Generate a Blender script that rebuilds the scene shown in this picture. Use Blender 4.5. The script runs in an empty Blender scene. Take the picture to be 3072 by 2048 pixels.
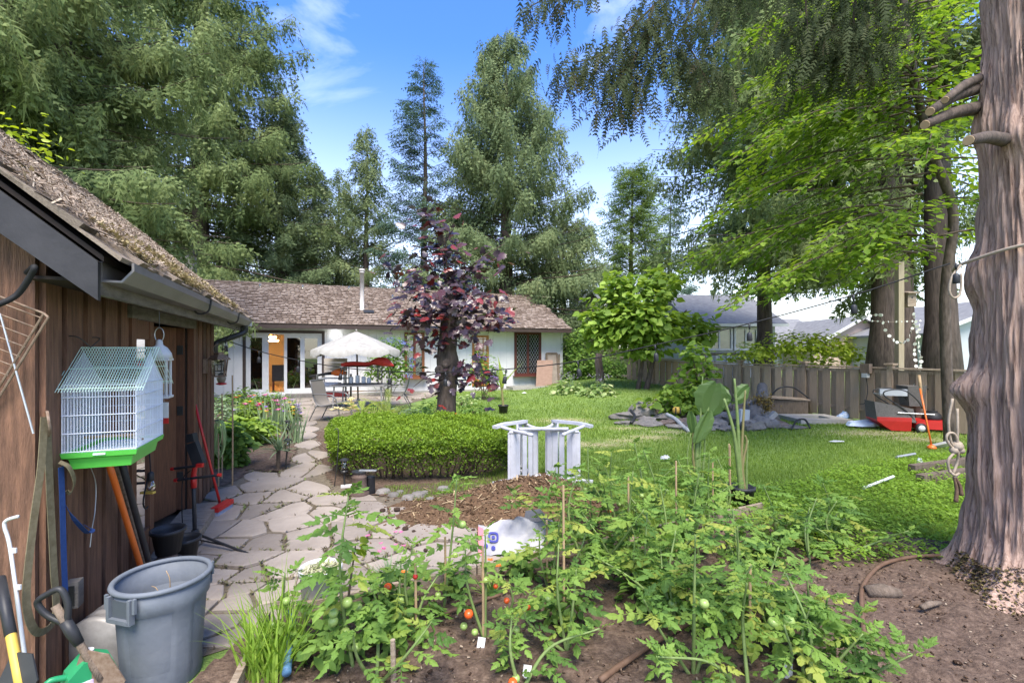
import bpy, math, random
import numpy as np
from mathutils import Matrix, Vector
random.seed(7); rng = np.random.default_rng(7)
SC = bpy.context.scene
COL = SC.collection
# ---------------------------------------------------------------- camera
CAMH = 1.7
FPX = 1420.0          # focal length in photo pixels (photo is 3072 wide)
HZ = 1050.0           # horizon row
cam = bpy.data.cameras.new('camera'); camo = bpy.data.objects.new('camera', cam); COL.objects.link(camo)
camo.location = (0, 0, CAMH); camo.rotation_euler = (math.pi/2, 0, 0)
cam.sensor_width = 36; cam.lens = 36*FPX/3072; cam.shift_y = (HZ-1024)/3072
cam.clip_end = 2000; cam.clip_start = .05
SC.camera = camo
# ---------------------------------------------------------------- sky and sun
SUN_EL = math.radians(60); SUN_AZ = math.radians(172)     # compass-like: measured from +Y clockwise, the direction the sun stands in
world = bpy.data.worlds.new('World'); SC.world = world; world.use_nodes = True
nt = world.node_tree; bgn = nt.nodes['Background']
sky = nt.nodes.new('ShaderNodeTexSky'); sky.sky_type = 'NISHITA'; sky.sun_disc = False
sky.sun_elevation = SUN_EL; sky.sun_rotation = SUN_AZ
sky.air_density = 1.0; sky.dust_density = .6; sky.ozone_density = 3.0
tc = nt.nodes.new('ShaderNodeTexCoord'); mp = nt.nodes.new('ShaderNodeMapping')
mp.inputs['Scale'].default_value = (1.3, 1.3, 3.6); mp.inputs['Location'].default_value = (6.1, 1.9, .75)
nz = nt.nodes.new('ShaderNodeTexNoise'); nz.inputs['Scale'].default_value = 1.9; nz.inputs['Detail'].default_value = 7
nz.inputs['Roughness'].default_value = .56; nz.inputs['Distortion'].default_value = .5
rp = nt.nodes.new('ShaderNodeValToRGB'); rp.color_ramp.elements[0].position = .55; rp.color_ramp.elements[1].position = .82
rp.color_ramp.elements[1].color = (.5, .5, .5, 1); rp.color_ramp.elements[0].color = (.02, .02, .02, 1)
mx = nt.nodes.new('ShaderNodeMix'); mx.data_type = 'RGBA'
mx.inputs[7].default_value = (6.0, 6.3, 6.8, 1)
hs = nt.nodes.new('ShaderNodeHueSaturation'); hs.inputs['Saturation'].default_value = 1.32
hs.inputs['Value'].default_value = 1.12; hs.inputs['Hue'].default_value = .513
L = nt.links.new
L(tc.outputs['Generated'], mp.inputs['Vector']); L(mp.outputs['Vector'], nz.inputs['Vector']); L(nz.outputs['Fac'], rp.inputs['Fac'])
L(rp.outputs['Color'], mx.inputs[0]); L(sky.outputs['Color'], hs.inputs['Color']); L(hs.outputs['Color'], mx.inputs[6])
sx = nt.nodes.new('ShaderNodeSeparateXYZ'); L(tc.outputs['Generated'], sx.inputs[0])     # pale hazy air low over the horizon, all round
hr = nt.nodes.new('ShaderNodeMapRange'); hr.interpolation_type = 'SMOOTHSTEP'; hr.inputs['From Min'].default_value = -.05; hr.inputs['From Max'].default_value = .55; hr.inputs['To Min'].default_value = .62; hr.inputs['To Max'].default_value = 0
L(sx.outputs['Z'], hr.inputs['Value']); mx2 = nt.nodes.new('ShaderNodeMix'); mx2.data_type = 'RGBA'; mx2.inputs[7].default_value = (7.0, 6.75, 6.4, 1)
L(hr.outputs[0], mx2.inputs[0]); L(mx.outputs[2], mx2.inputs[6])
L(mx2.outputs[2], bgn.inputs['Color']); bgn.inputs['Strength'].default_value = .125
sl = bpy.data.lights.new('sun', 'SUN'); sl.energy = 2.8; sl.angle = math.radians(30); sl.color = (1, .93, .81)
so = bpy.data.objects.new('sun', sl); COL.objects.link(so); so.location = (0, 0, 30)
sd = Vector((math.sin(SUN_AZ)*math.cos(SUN_EL), math.cos(SUN_AZ)*math.cos(SUN_EL), math.sin(SUN_EL)))
so.rotation_euler = sd.to_track_quat('Z', 'Y').to_euler()
vs = SC.view_settings; vs.view_transform = 'Standard'; vs.look = 'None'; vs.gamma = 1; vs.exposure = 1.58
vs.use_curve_mapping = False
SC.cycles.max_bounces = 6; SC.cycles.diffuse_bounces = 3; SC.cycles.glossy_bounces = 3
SC.cycles.transmission_bounces = 5; SC.cycles.transparent_max_bounces = 6
SC.cycles.use_denoising = True
# ---------------------------------------------------------------- the place: frames and pixel helpers
U = np.array([.9244, .3815, 0.]); V = np.array([-.3815, .9244, 0.]); ZZ = np.array([0, 0, 1.])
def sstep(a, b, x):
    t = np.clip((np.asarray(x, float)-a)/(b-a), 0, 1); return t*t*(3-2*t)
def gz(x, y):                                   # ground height: the lawn rises to the far corner
    return .46*sstep(12.5, 20, y)*sstep(-.5, 4.2, x)
def P(px, py, Y): return np.array([(px-1536)/FPX*Y, Y, CAMH-(py-HZ)/FPX*Y])
def G(px, py):
    Y = CAMH*FPX/(py-HZ)
    for _ in range(25):
        z = float(gz((px-1536)/FPX*Y, Y)); Y = .5*Y+.5*(CAMH-z)*FPX/(py-HZ)
    p = P(px, py, Y); p[2] = float(gz(p[0], p[1])); return p
C0 = np.array([-2.195, 2.196, 0.])              # near corner of the shed
def SW(t, e, z): return C0+V*t+U*e+ZZ*z         # shed frame: along the wall, out of the wall, up
def st(px, e=0.):                               # wall distance t seen at a picture column
    r = (px-1536)/FPX; b = C0+U*e
    return float((r*b[1]-b[0])/(V[0]-r*V[1]))
def SP(px, py, e=0.):                           # the point of the shed wall (offset e) seen at a pixel
    t = st(px, e); b = SW(t, e, 0); return SW(t, e, CAMH-(py-HZ)/FPX*b[1])
H0 = np.array([-9.2, 16.6, 0.])                 # on the house wall
def HW(s, e, z): return H0+U*s-V*e+ZZ*z         # house frame: along the wall, towards the yard, up
def hs_(px, e=0.):
    r = (px-1536)/FPX; b = H0-V*e
    return float((r*b[1]-b[0])/(U[0]-r*U[1]))
def HP(px, py, e=0.):
    s = hs_(px, e); b = HW(s, e, 0); return HW(s, e, CAMH-(py-HZ)/FPX*b[1])
F0 = np.array([8.1, 11.8, 0.])                  # on the fence
def FW(t, e, z): return F0+V*t-U*e+ZZ*z
def ft(px, e=0.):
    r = (px-1536)/FPX; b = F0-U*e
    return float((r*b[1]-b[0])/(V[0]-r*V[1]))
# ---------------------------------------------------------------- mesh helpers
PM = {}
def link(o, parent=None):
    COL.objects.link(o)
    if parent is not None:
        o.parent = parent; o.matrix_parent_inverse = PM.get(parent.name, Matrix()).inverted()
    return o
def rot(ax, a): return np.array(Matrix.Rotation(a, 3, ax))
def frame(d, up=(0, 0, 1)):                     # columns x = d, y, z near up
    d = np.asarray(d, float); d = d/np.linalg.norm(d); up = np.asarray(up, float)
    if abs(d@up) > .98: up = np.array([1., 0, 0])
    y = np.cross(up, d); y /= np.linalg.norm(y); return np.stack([d, y, np.cross(d, y)], 1)
UV3 = np.stack([U, V, ZZ], 1)                   # box axes along the house and shed
def mkmesh(name, v, f, mat=None, smooth=False, tint=None):
    me = bpy.data.meshes.new(name)
    v = np.asarray(v, np.float32)
    if isinstance(f, np.ndarray):
        n, k = f.shape
        me.vertices.add(len(v)); me.vertices.foreach_set('co', v.ravel())
        me.loops.add(n*k); me.loops.foreach_set('vertex_index', f.astype(np.int32).ravel())
        me.polygons.add(n); me.polygons.foreach_set('loop_start', np.arange(0, n*k, k, dtype=np.int32))
        me.update(calc_edges=True)
    else:
        me.from_pydata(v.tolist(), [], f); me.update()
    if smooth: me.polygons.foreach_set('use_smooth', np.ones(len(me.polygons), bool))
    if tint is not None:
        a = me.attributes.new('tint', 'FLOAT', 'POINT'); a.data.foreach_set('value', np.asarray(tint, np.float32))
    if mat: me.materials.append(mat)
    return me
class MB:
    def __init__(s): s.v = []; s.f = []; s.n = 0
    def add(s, v, f):
        v = np.asarray(v, float); s.v.append(v); s.f += [[i+s.n for i in q] for q in f]; s.n += len(v); return s
    def box(s, c, d, R=None):
        q = np.array([[x, y, z] for x in (-.5, .5) for y in (-.5, .5) for z in (-.5, .5)])*np.asarray(d, float)
        if R is not None: q = q@np.asarray(R).T
        return s.add(q+np.asarray(c, float), [[0, 1, 3, 2], [4, 6, 7, 5], [0, 4, 5, 1], [2, 3, 7, 6], [0, 2, 6, 4], [1, 5, 7, 3]])
    def bar(s, a, b, w, h, up=(0, 0, 1)):        # box from a to b
        a = np.asarray(a, float); b = np.asarray(b, float)
        return s.box((a+b)/2, (np.linalg.norm(b-a), w, h), frame(b-a, up))
    def tube(s, pts, r, n=8, cap=True):
        pts = np.asarray(pts, float); m = len(pts); r = np.broadcast_to(np.asarray(r, float), (m,))
        tg = np.gradient(pts, axis=0); tg /= np.linalg.norm(tg, axis=1)[:, None]+1e-9
        up = np.array([0, 0, 1.]) if abs(tg[0][2]) < .9 else np.array([1., 0, 0])
        a = np.linspace(0, 2*np.pi, n, endpoint=False); out = []
        y = np.cross(up, tg[0]); y /= np.linalg.norm(y)
        for i in range(m):
            y = y-tg[i]*(y@tg[i]); y /= np.linalg.norm(y)+1e-9; z = np.cross(tg[i], y)
            out.append(pts[i]+r[i]*(np.cos(a)[:, None]*y+np.sin(a)[:, None]*z))
        f = [[i*n+j, i*n+(j+1) % n, (i+1)*n+(j+1) % n, (i+1)*n+j] for i in range(m-1) for j in range(n)]
        if cap: f += [list(range(n))[::-1], [(m-1)*n+j for j in range(n)]]
        return s.add(np.concatenate(out), f)
    def lathe(s, prof, n=16, loc=(0, 0, 0), R=None, cap=True, closed=False):
        a = np.linspace(0, 2*np.pi, n, endpoint=False); out = []
        for r, z in prof: out.append(np.stack([r*np.cos(a), r*np.sin(a), np.full(n, z)], 1))
        m = len(prof); v = np.concatenate(out)
        if R is not None: v = v@np.asarray(R).T
        f = [[i*n+j, i*n+(j+1) % n, (i+1)*n+(j+1) % n, (i+1)*n+j] for i in range(m-1) for j in range(n)]
        if cap: f += [list(range(n))[::-1], [(m-1)*n+j for j in range(n)]]
        return s.add(v+np.asarray(loc, float), f)
    def prism(s, poly, h, O=(0, 0, 0), R=None):   # polygon in xy extruded along z by h
        p = np.asarray(poly, float); n = len(p)
        v = np.concatenate([np.c_[p, np.zeros(n)], np.c_[p, np.full(n, h)]])
        if R is not None: v = v@np.asarray(R).T
        f = [list(range(n))[::-1], list(range(n, 2*n))]+[[i, (i+1) % n, n+(i+1) % n, n+i] for i in range(n)]
        return s.add(v+np.asarray(O, float), f)
    def mesh(s, name, mat, smooth=False): return mkmesh(name, np.concatenate(s.v), s.f, mat, smooth)
    def build(s, name, mat, parent=None, smooth=False):
        return link(bpy.data.objects.new(name, s.mesh(name, mat, smooth)), parent)
def thing(name, label, cat, loc, group=None):
    o = bpy.data.objects.new(name, None); COL.objects.link(o); o.location = [float(q) for q in loc]; o.empty_display_size = .1
    PM[o.name] = Matrix.Translation(o.location); o['label'] = label; o['category'] = cat
    if group: o['group'] = group
    return o
def tag(o, label, cat, group=None, kind=None):
    o['label'] = label; o['category'] = cat
    if group: o['group'] = group
    if kind: o['kind'] = kind
    PM[o.name] = o.matrix_basis.copy(); return o
def struct(o, kind='structure'): o['kind'] = kind; PM[o.name] = o.matrix_basis.copy(); return o
def inst(name, me, M, parent):                  # one more piece sharing its mesh
    o = bpy.data.objects.new(name, me); o.matrix_basis = M; return link(o, parent)
def M4(R, loc, s=1.):
    m = np.eye(4); m[:3, :3] = np.asarray(R)*s; m[:3, 3] = loc; return Matrix(m.tolist())
def lin(a, b, n): return np.linspace(np.asarray(a, float), np.asarray(b, float), n)
def spline(pts, n=12):                          # Catmull-Rom through the points
    p = np.asarray(pts, float); p = np.concatenate([[2*p[0]-p[1]], p, [2*p[-1]-p[-2]]]); out = []
    for i in range(1, len(p)-2):
        t = np.linspace(0, 1, n, endpoint=False)[:, None]; a, b, c, d = p[i-1:i+3]
        out.append(.5*((2*b)+(-a+c)*t+(2*a-5*b+4*c-d)*t**2+(-a+3*b-3*c+d)*t**3))
    return np.concatenate(out+[p[-2:-1]])
def scatter(name, tv, tf, pos, R, sc, mat, parent=None, tint=None):   # many small leaf pieces in one mesh
    n, k = len(pos), len(tv); sc = np.broadcast_to(np.asarray(sc, float).reshape(len(sc), -1) if np.ndim(sc) else np.full((n, 1), sc), (n, 1 if np.ndim(sc) < 2 else sc.shape[1]))
    v = np.einsum('nij,nkj->nki', R, tv[None]*sc[:, None, :])+pos[:, None]
    f = (tf[None]+(np.arange(n)*k)[:, None, None]).reshape(-1, tf.shape[1])
    tt = None if tint is None else np.repeat(tint, k)
    return link(bpy.data.objects.new(name, mkmesh(name, v.reshape(-1, 3), f, mat, False, tt)), parent)
def frames(d, up=None, roll=None):              # (n,3,3) frames with x along d and z near up
    d = d/np.linalg.norm(d, axis=1)[:, None]; n = len(d)
    up = np.tile([0., 0, 1], (n, 1)) if up is None else up
    y = np.cross(up, d); l = np.linalg.norm(y, axis=1)[:, None]; y = np.where(l > 1e-3, y/np.maximum(l, 1e-3), [[0, 1., 0]])
    z = np.cross(d, y)
    if roll is not None:
        c, s = np.cos(roll)[:, None], np.sin(roll)[:, None]; y, z = c*y+s*z, c*z-s*y
    return np.stack([d, y, z], 2)
# ---------------------------------------------------------------- materials
def _nodes(name):
    m = bpy.data.materials.new(name); m.use_nodes = True; t = m.node_tree
    return m, t, t.nodes['Principled BSDF']
def rgb(c): return (c[0], c[1], c[2], 1)
def mat(name, c1, c2=None, scale=6, rough=.75, bump=0., bscale=40, metal=0., stretch=(1, 1, 1), rand=0., spec=.35, c3=None, detail=6, contrast=.5):
    m, t, b = _nodes(name); N = t.nodes.new; K = t.links.new
    b.inputs['Roughness'].default_value = rough; b.inputs['Metallic'].default_value = metal
    b.inputs['Specular IOR Level'].default_value = spec
    if c2 is None and not bump and not rand:
        b.inputs['Base Color'].default_value = rgb(c1); return m
    c2 = c2 or tuple(x*.75 for x in c1)
    tc = N('ShaderNodeTexCoord'); mp = N('ShaderNodeMapping'); mp.inputs['Scale'].default_value = stretch
    K(tc.outputs['Object'], mp.inputs['Vector'])
    oi = N('ShaderNodeObjectInfo')
    if rand:
        ml = N('ShaderNodeMath'); ml.operation = 'MULTIPLY'; ml.inputs[1].default_value = 17.0; K(oi.outputs['Random'], ml.inputs[0])
        cx = N('ShaderNodeCombineXYZ'); K(ml.outputs[0], cx.inputs[0]); K(ml.outputs[0], cx.inputs[1]); K(cx.outputs[0], mp.inputs['Location'])
    nz = N('ShaderNodeTexNoise'); nz.inputs['Scale'].default_value = scale; nz.inputs['Detail'].default_value = detail; nz.inputs['Roughness'].default_value = .62
    K(mp.outputs[0], nz.inputs['Vector'])
    r = N('ShaderNodeValToRGB'); e = r.color_ramp.elements
    e[0].position = .5-contrast*.36; e[1].position = .5+contrast*.36; e[0].color = rgb(c1); e[1].color = rgb(c2)
    if c3: q = e.new(.5); q.color = rgb(c3)
    K(nz.outputs['Fac'], r.inputs['Fac']); out = r.outputs['Color']
    if rand:
        mr = N('ShaderNodeMapRange'); mr.inputs['To Min'].default_value = 1-rand; mr.inputs['To Max'].default_value = 1+rand
        K(oi.outputs['Random'], mr.inputs['Value'])
        h = N('ShaderNodeHueSaturation'); K(mr.outputs[0], h.inputs['Value']); K(out, h.inputs['Color']); out = h.outputs['Color']
    K(out, b.inputs['Base Color'])
    if bump:
        n2 = N('ShaderNodeTexNoise'); n2.inputs['Scale'].default_value = bscale; n2.inputs['Detail'].default_value = 5; K(mp.outputs[0], n2.inputs['Vector'])
        bp = N('ShaderNodeBump'); bp.inputs['Strength'].default_value = bump; bp.inputs['Distance'].default_value = .02
        K(n2.outputs['Fac'], bp.inputs['Height']); K(bp.outputs[0], b.inputs['Normal'])
    return m
def leafmat(name, cols, trans=.38, rough=.5, attr=True, spec=.35):   # colour runs through cols with the leaf's own tint
    m, t, b = _nodes(name); N = t.nodes.new; K = t.links.new
    b.inputs['Roughness'].default_value = rough; b.inputs['Specular IOR Level'].default_value = spec
    if attr: a = N('ShaderNodeAttribute'); a.attribute_name = 'tint'; fac = a.outputs['Fac']
    else: a = N('ShaderNodeObjectInfo'); fac = a.outputs['Random']
    r = N('ShaderNodeValToRGB'); e = r.color_ramp.elements
    e[0].color = rgb(cols[0]); e[1].color = rgb(cols[-1]); e[1].position = 1
    for i in range(1, len(cols)-1): e.new(i/(len(cols)-1)).color = rgb(cols[i])
    K(fac, r.inputs['Fac'])
    K(r.outputs['Color'], b.inputs['Base Color'])
    tr = N('ShaderNodeBsdfTranslucent'); hs = N('ShaderNodeHueSaturation'); hs.inputs['Value'].default_value = 1.35; hs.inputs['Saturation'].default_value = 1.1
    hs.inputs['Hue'].default_value = .49
    K(r.outputs['Color'], hs.inputs['Color']); K(hs.outputs[0], tr.inputs['Color'])
    mx = N('ShaderNodeMixShader'); mx.inputs[0].default_value = trans
    K(b.outputs[0], mx.inputs[1]); K(tr.outputs[0], mx.inputs[2]); K(mx.outputs[0], t.nodes['Material Output'].inputs['Surface'])
    return m
def glassmat(name, tint=(.9, .95, .95), rough=.02, alpha=.25, refl=.12):   # thin window pane: mostly clear, mirror at grazing angles
    m, t, b = _nodes(name); N = t.nodes.new; K = t.links.new
    tr = N('ShaderNodeBsdfTransparent'); tr.inputs[0].default_value = rgb(tint)
    gl = N('ShaderNodeBsdfGlossy'); gl.inputs['Roughness'].default_value = rough
    fr = N('ShaderNodeFresnel'); fr.inputs[0].default_value = 1.5
    ad = N('ShaderNodeMath'); ad.operation = 'ADD'; ad.inputs[1].default_value = refl; K(fr.outputs[0], ad.inputs[0])
    mx = N('ShaderNodeMixShader'); K(ad.outputs[0], mx.inputs[0]); K(tr.outputs[0], mx.inputs[1]); K(gl.outputs[0], mx.inputs[2])
    K(mx.outputs[0], t.nodes['Material Output'].inputs['Surface']); return m
def emit(name, c, s):
    m, t, b = _nodes(name); b.inputs['Base Color'].default_value = rgb(c)
    b.inputs['Emission Color'].default_value = rgb(c); b.inputs['Emission Strength'].default_value = s; return m
M_ = {}
M_['soil'] = mat('soil', (.045, .028, .02), (.185, .13, .095), 26, .95, .9, 60, c3=(.10, .066, .047), contrast=.7)
M_['manure'] = mat('manure', (.055, .03, .016), (.2, .125, .07), 30, .95, 1., 55, c3=(.11, .065, .035), contrast=.7)
M_['stone'] = mat('flagstone', (.2, .168, .142), (.33, .285, .245), 2.6, .9, .5, 22, rand=.2, contrast=.95)
M_['joint'] = mat('joint_dirt', (.075, .06, .042), (.2, .165, .12), 18, .95, .7, 60, contrast=.8)
M_['shedboard'] = mat('shed_board', (.06, .032, .021), (.255, .13, .078), 5, .8, .5, 30, stretch=(9, 9, .8), rand=.35, c3=(.14, .072, .045), contrast=.75)
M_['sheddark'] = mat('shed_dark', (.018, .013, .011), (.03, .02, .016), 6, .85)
M_['greyboard'] = mat('grey_board', (.1, .09, .08), (.2, .18, .16), 6, .8, .4, 40, stretch=(1, 1, 4))
M_['fascia'] = mat('fascia_paint', (.022, .021, .024), (.038, .036, .04), 8, .6, .05, 60)
M_['gutter'] = mat('gutter_paint', (.19, .175, .175), (.12, .11, .11), 3, .45, spec=.5)
M_['shake'] = mat('cedar_shake', (.15, .112, .083), (.36, .295, .235), 7, .9, .6, 40, stretch=(4, 4, 1), rand=.28, contrast=.7)
M_['needle'] = mat('needle_litter', (.16, .115, .075), (.42, .33, .24), 30, .95, .8, 90, contrast=.8)
M_['moss'] = mat('moss', (.07, .075, .02), (.2, .165, .045), 30, .95, .8, 80)
M_['houseshake'] = leafmat('house_shake', [(.155, .115, .088), (.235, .18, .145), (.31, .245, .2), (.38, .31, .26)], 0, .9, spec=.1)
M_['white'] = mat('white_siding', (.60, .595, .60), (.67, .665, .67), 2, .6, .1, 40)
M_['whitepaint'] = mat('white_paint', (.6, .6, .6), (.54, .54, .54), 6, .45)
M_['whiteplastic'] = mat('white_resin', (.56, .56, .59), (.46, .46, .48), 9, .45, spec=.4)
M_['browntrim'] = mat('brown_trim', (.045, .03, .026), (.06, .042, .035), 8, .55)
M_['mahogany'] = mat('mahogany', (.075, .022, .017), (.11, .035, .026), 10, .5, stretch=(6, 6, 1))
M_['orangewood'] = mat('orange_wood', (.33, .125, .03), (.42, .18, .05), 10, .5, stretch=(6, 6, 1))
M_['doorwood'] = mat('door_wood', (.085, .036, .02), (.15, .065, .033), 6, .6, .2, 40, stretch=(8, 8, 1))
M_['plywood'] = mat('plywood', (.23, .145, .11), (.30, .2, .155), 5, .8, stretch=(1, 1, 4))
M_['oldwood'] = mat('old_wood', (.10, .075, .055), (.19, .145, .11), 8, .9, .5, 50, stretch=(4, 4, 1), rand=.15)
M_['bedwood'] = mat('bed_wood', (.2, .145, .1), (.38, .31, .24), 8, .85, .5, 50, stretch=(1, 5, 5))
M_['fence'] = mat('fence_board', (.2, .142, .098), (.46, .36, .265), 5, .9, .5, 40, stretch=(8, 8, .8), rand=.22, contrast=.7)
M_['iron'] = mat('black_metal', (.018, .018, .019), (.03, .03, .03), 10, .45, spec=.5)
M_['rubber'] = mat('black_plastic', (.02, .021, .024), (.03, .031, .034), 10, .5)
M_['grey'] = mat('grey_plastic', (.10, .115, .135), (.17, .185, .205), 4, .6, .1, 30, spec=.3, c3=(.135, .152, .176), contrast=.8)
M_['steel'] = mat('galvanised', (.42, .43, .44), (.55, .56, .56), 12, .4, metal=.6)
M_['weight'] = mat('cast_weight', (.25, .235, .225), (.36, .34, .33), 14, .55, metal=.3)
M_['bark'] = mat('cedar_bark', (.09, .058, .046), (.34, .245, .205), 7, .95, 1., 14, stretch=(3.2, 3.2, .35), c3=(.22, .152, .125), contrast=.8)
M_['barkdark'] = mat('dark_bark', (.045, .034, .028), (.13, .098, .08), 6, .95, .8, 12, stretch=(3, 3, .4))
M_['maplebark'] = mat('maple_bark', (.05, .037, .029), (.14, .108, .088), 9, .9, .6, 20, stretch=(2, 2, .6))
M_['twig'] = mat('twig', (.075, .055, .04), (.12, .09, .065), 20, .9)
M_['stake'] = mat('bamboo', (.33, .22, .12), (.42, .3, .17), 12, .7)
M_['red'] = mat('red_plastic', (.5, .02, .018), (.42, .018, .016), 10, .4, spec=.5)
M_['orange'] = mat('orange_plastic', (.75, .16, .02), (.65, .13, .02), 10, .4, spec=.5)
M_['green'] = mat('green_plastic', (.09, .48, .06), (.11, .55, .08), 6, .35, spec=.5)
M_['blue'] = mat('blue_web', (.016, .045, .16), (.022, .06, .2), 60, .8)
M_['olive'] = mat('olive_web', (.13, .105, .055), (.21, .175, .105), 40, .85)
M_['yellow'] = mat('yellow_paint', (.62, .42, .08), (.52, .34, .06), 9, .5)
M_['cable'] = mat('cable', (.012, .012, .013))
M_['wirewhite'] = mat('white_wire', (.66, .70, .80), None, rough=.35, spec=.5)
M_['wiregreen'] = mat('pale_green_wire', (.58, .76, .64), None, rough=.35, spec=.5)
M_['rust'] = mat('rusty_wire', (.16, .10, .065), (.27, .2, .15), 40, .7, metal=.2)
M_['rock'] = mat('slate_rock', (.10, .092, .085), (.27, .25, .235), 6, .9, .8, 18, rand=.25, c3=(.18, .165, .15), contrast=.8)
M_['rockbrown'] = mat('brown_rock', (.12, .085, .065), (.26, .2, .165), 7, .9, .8, 20, rand=.2)
M_['concrete'] = mat('concrete', (.3, .28, .255), (.38, .36, .335), 8, .9, .3, 40)
M_['canvas'] = mat('canvas', (.27, .255, .23), (.38, .37, .345), 7, .85, .15, 60)
M_['glass'] = glassmat('window_glass')
M_['darkglass'] = glassmat('dark_glass', (.13, .135, .14), .02, refl=.14)
M_['bulb'] = glassmat('bulb_glass', (.92, .92, .9), refl=.1)
M_['rope'] = mat('rope', (.28, .225, .17), (.38, .32, .25), 60, .9)
M_['terracotta'] = mat('rusty_pot', (.075, .05, .04), (.12, .085, .07), 15, .8)
# foliage
M_['cedar'] = leafmat('cedar_leaf', [(.055, .088, .03), (.12, .165, .06), (.2, .25, .095), (.29, .33, .14)], .3, .75, spec=.12)
M_['cedarfar'] = leafmat('cedar_leaf_far', [(.065, .10, .045), (.12, .165, .075), (.18, .23, .105), (.25, .285, .135)], .3, .75, spec=.12)
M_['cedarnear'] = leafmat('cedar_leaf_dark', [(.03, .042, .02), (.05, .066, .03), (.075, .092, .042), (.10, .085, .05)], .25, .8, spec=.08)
M_['fir'] = leafmat('fir_leaf', [(.055, .10, .07), (.085, .14, .095), (.12, .18, .12)], .2, .75, spec=.12)
M_['thuja'] = leafmat('arborvitae_leaf', [(.10, .165, .04), (.16, .235, .06), (.22, .29, .085)], .3, .75, spec=.12)
M_['maple'] = leafmat('bright_leaf', [(.065, .125, .02), (.13, .22, .03), (.21, .315, .042), (.29, .39, .07)], .48, .55, spec=.2)
M_['kiwi'] = leafmat('round_leaf', [(.13, .22, .035), (.22, .34, .055), (.33, .46, .09)], .42, .5, spec=.2)
M_['purple'] = leafmat('purple_leaf', [(.035, .022, .03), (.055, .036, .046), (.07, .046, .056), (.045, .028, .035), (.10, .03, .03), (.22, .025, .02)], .06, .32, attr=False, spec=.6)
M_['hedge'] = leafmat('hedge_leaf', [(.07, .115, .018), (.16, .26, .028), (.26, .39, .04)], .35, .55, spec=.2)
M_['tomato'] = leafmat('tomato_leaf', [(.07, .14, .035), (.115, .215, .045), (.16, .275, .055), (.21, .33, .07), (.17, .28, .05), (.34, .38, .08)], .4, .65, attr=False, spec=.2)
M_['plant'] = leafmat('garden_leaf', [(.08, .16, .035), (.15, .26, .055), (.24, .36, .08)], .4, .6, spec=.2)
M_['lime'] = leafmat('lime_leaf', [(.21, .30, .03), (.34, .43, .045), (.46, .53, .08)], .4, .5)
M_['hosta'] = leafmat('hosta_leaf', [(.12, .21, .055), (.24, .35, .11), (.5, .54, .28)], .35, .55, spec=.2)
M_['banana'] = leafmat('banana_leaf', [(.10, .17, .05), (.15, .24, .075)], .4, .4, attr=False)
M_['stem'] = mat('green_stem', (.12, .19, .05), (.2, .26, .09), 20, .6)
M_['palmstem'] = mat('palm_stem', (.16, .17, .05), (.26, .2, .1), 14, .6, stretch=(3, 3, .5))
M_['grass'] = leafmat('grass_blade', [(.115, .185, .034), (.185, .28, .054), (.275, .365, .085), (.5, .43, .24)], .42, .7, spec=.1)
M_['weed'] = leafmat('weed_leaf', [(.12, .22, .028), (.2, .33, .045), (.3, .43, .075)], .42, .7, spec=.1)
M_['palm'] = leafmat('palm_leaf', [(.17, .24, .04), (.3, .38, .07), (.45, .46, .12)], .4, .45)
M_['dracaena'] = leafmat('grey_leaf', [(.17, .25, .13), (.27, .35, .2)], .3, .7, spec=.12)
M_['tomatogreen'] = mat('unripe_tomato', (.2, .3, .07), (.3, .4, .12), 12, .35, spec=.5)
M_['tomatored'] = mat('ripe_tomato', (.6, .06, .015), (.7, .13, .02), 12, .3, spec=.5)
def petal(name, c): M_[name] = leafmat(name, [tuple(x*.8 for x in c), c], .35, .6)
for n, c in (('pk', (.75, .22, .42)), ('or', (.85, .25, .04)), ('yl', (.85, .62, .12)), ('lav', (.6, .45, .75)), ('bl', (.28, .3, .8)), ('vio', (.3, .16, .5)), ('cr', (.85, .76, .4)), ('rd', (.7, .05, .05)), ('wh', (.8, .78, .8))): petal('petal_'+n, c)
M_['butt'] = mat('shingle_butt', (.05, .037, .03), (.09, .068, .055), 20, .95)  # weathered end grain, darkened to stand in for the shadow under each course
# ---------------------------------------------------------------- ground and lawn
DRY = [(1700, 1262, .75, .5), (1790, 1335, .7, .28), (1730, 1330, .5, .2), (1950, 1312, .6, .3), (2010, 1296, .6, .25), (1875, 1322, .5, .2),
       (2620, 1300, 1.2, .5), (2750, 1318, .7, .4), (1880, 1285, .5, .25), (2470, 1700, .35, .2), (2330, 1560, .3, .2)]
DRYG = [(G(a, b)[:2], c, d) for a, b, c, d in DRY]
def dryness(x, y):
    q = np.zeros_like(x)
    for c, a, b in DRYG: q = np.maximum(q, 1.15*np.exp(-(((x-c[0])/a)**2+((y-c[1])/b)**2)*1.3))
    return q
gx = np.unique(np.concatenate([np.linspace(-400, 400, 33), np.linspace(-24, 24, 97), np.linspace(-4, 9, 70)]))
gy = np.unique(np.concatenate([np.linspace(-60, 700, 40), np.linspace(-2, 34, 73), np.linspace(2, 14, 70)]))
XX, YY = np.meshgrid(gx, gy); v = np.stack([XX.ravel(), YY.ravel(), gz(XX.ravel(), YY.ravel())-.004*0], 1)
nx = len(gx); ii = (np.arange(len(gy)-1)[:, None]*nx+np.arange(nx-1)[None]).ravel()
gf = np.stack([ii, ii+1, ii+nx+1, ii+nx], 1)
gm, t, b = _nodes('lawn_turf'); N = t.nodes.new; K = t.links.new
tcn = N('ShaderNodeTexCoord'); n1 = N('ShaderNodeTexNoise'); n1.inputs['Scale'].default_value = .55; n1.inputs['Detail'].default_value = 8; n1.inputs['Roughness'].default_value = .7
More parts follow.
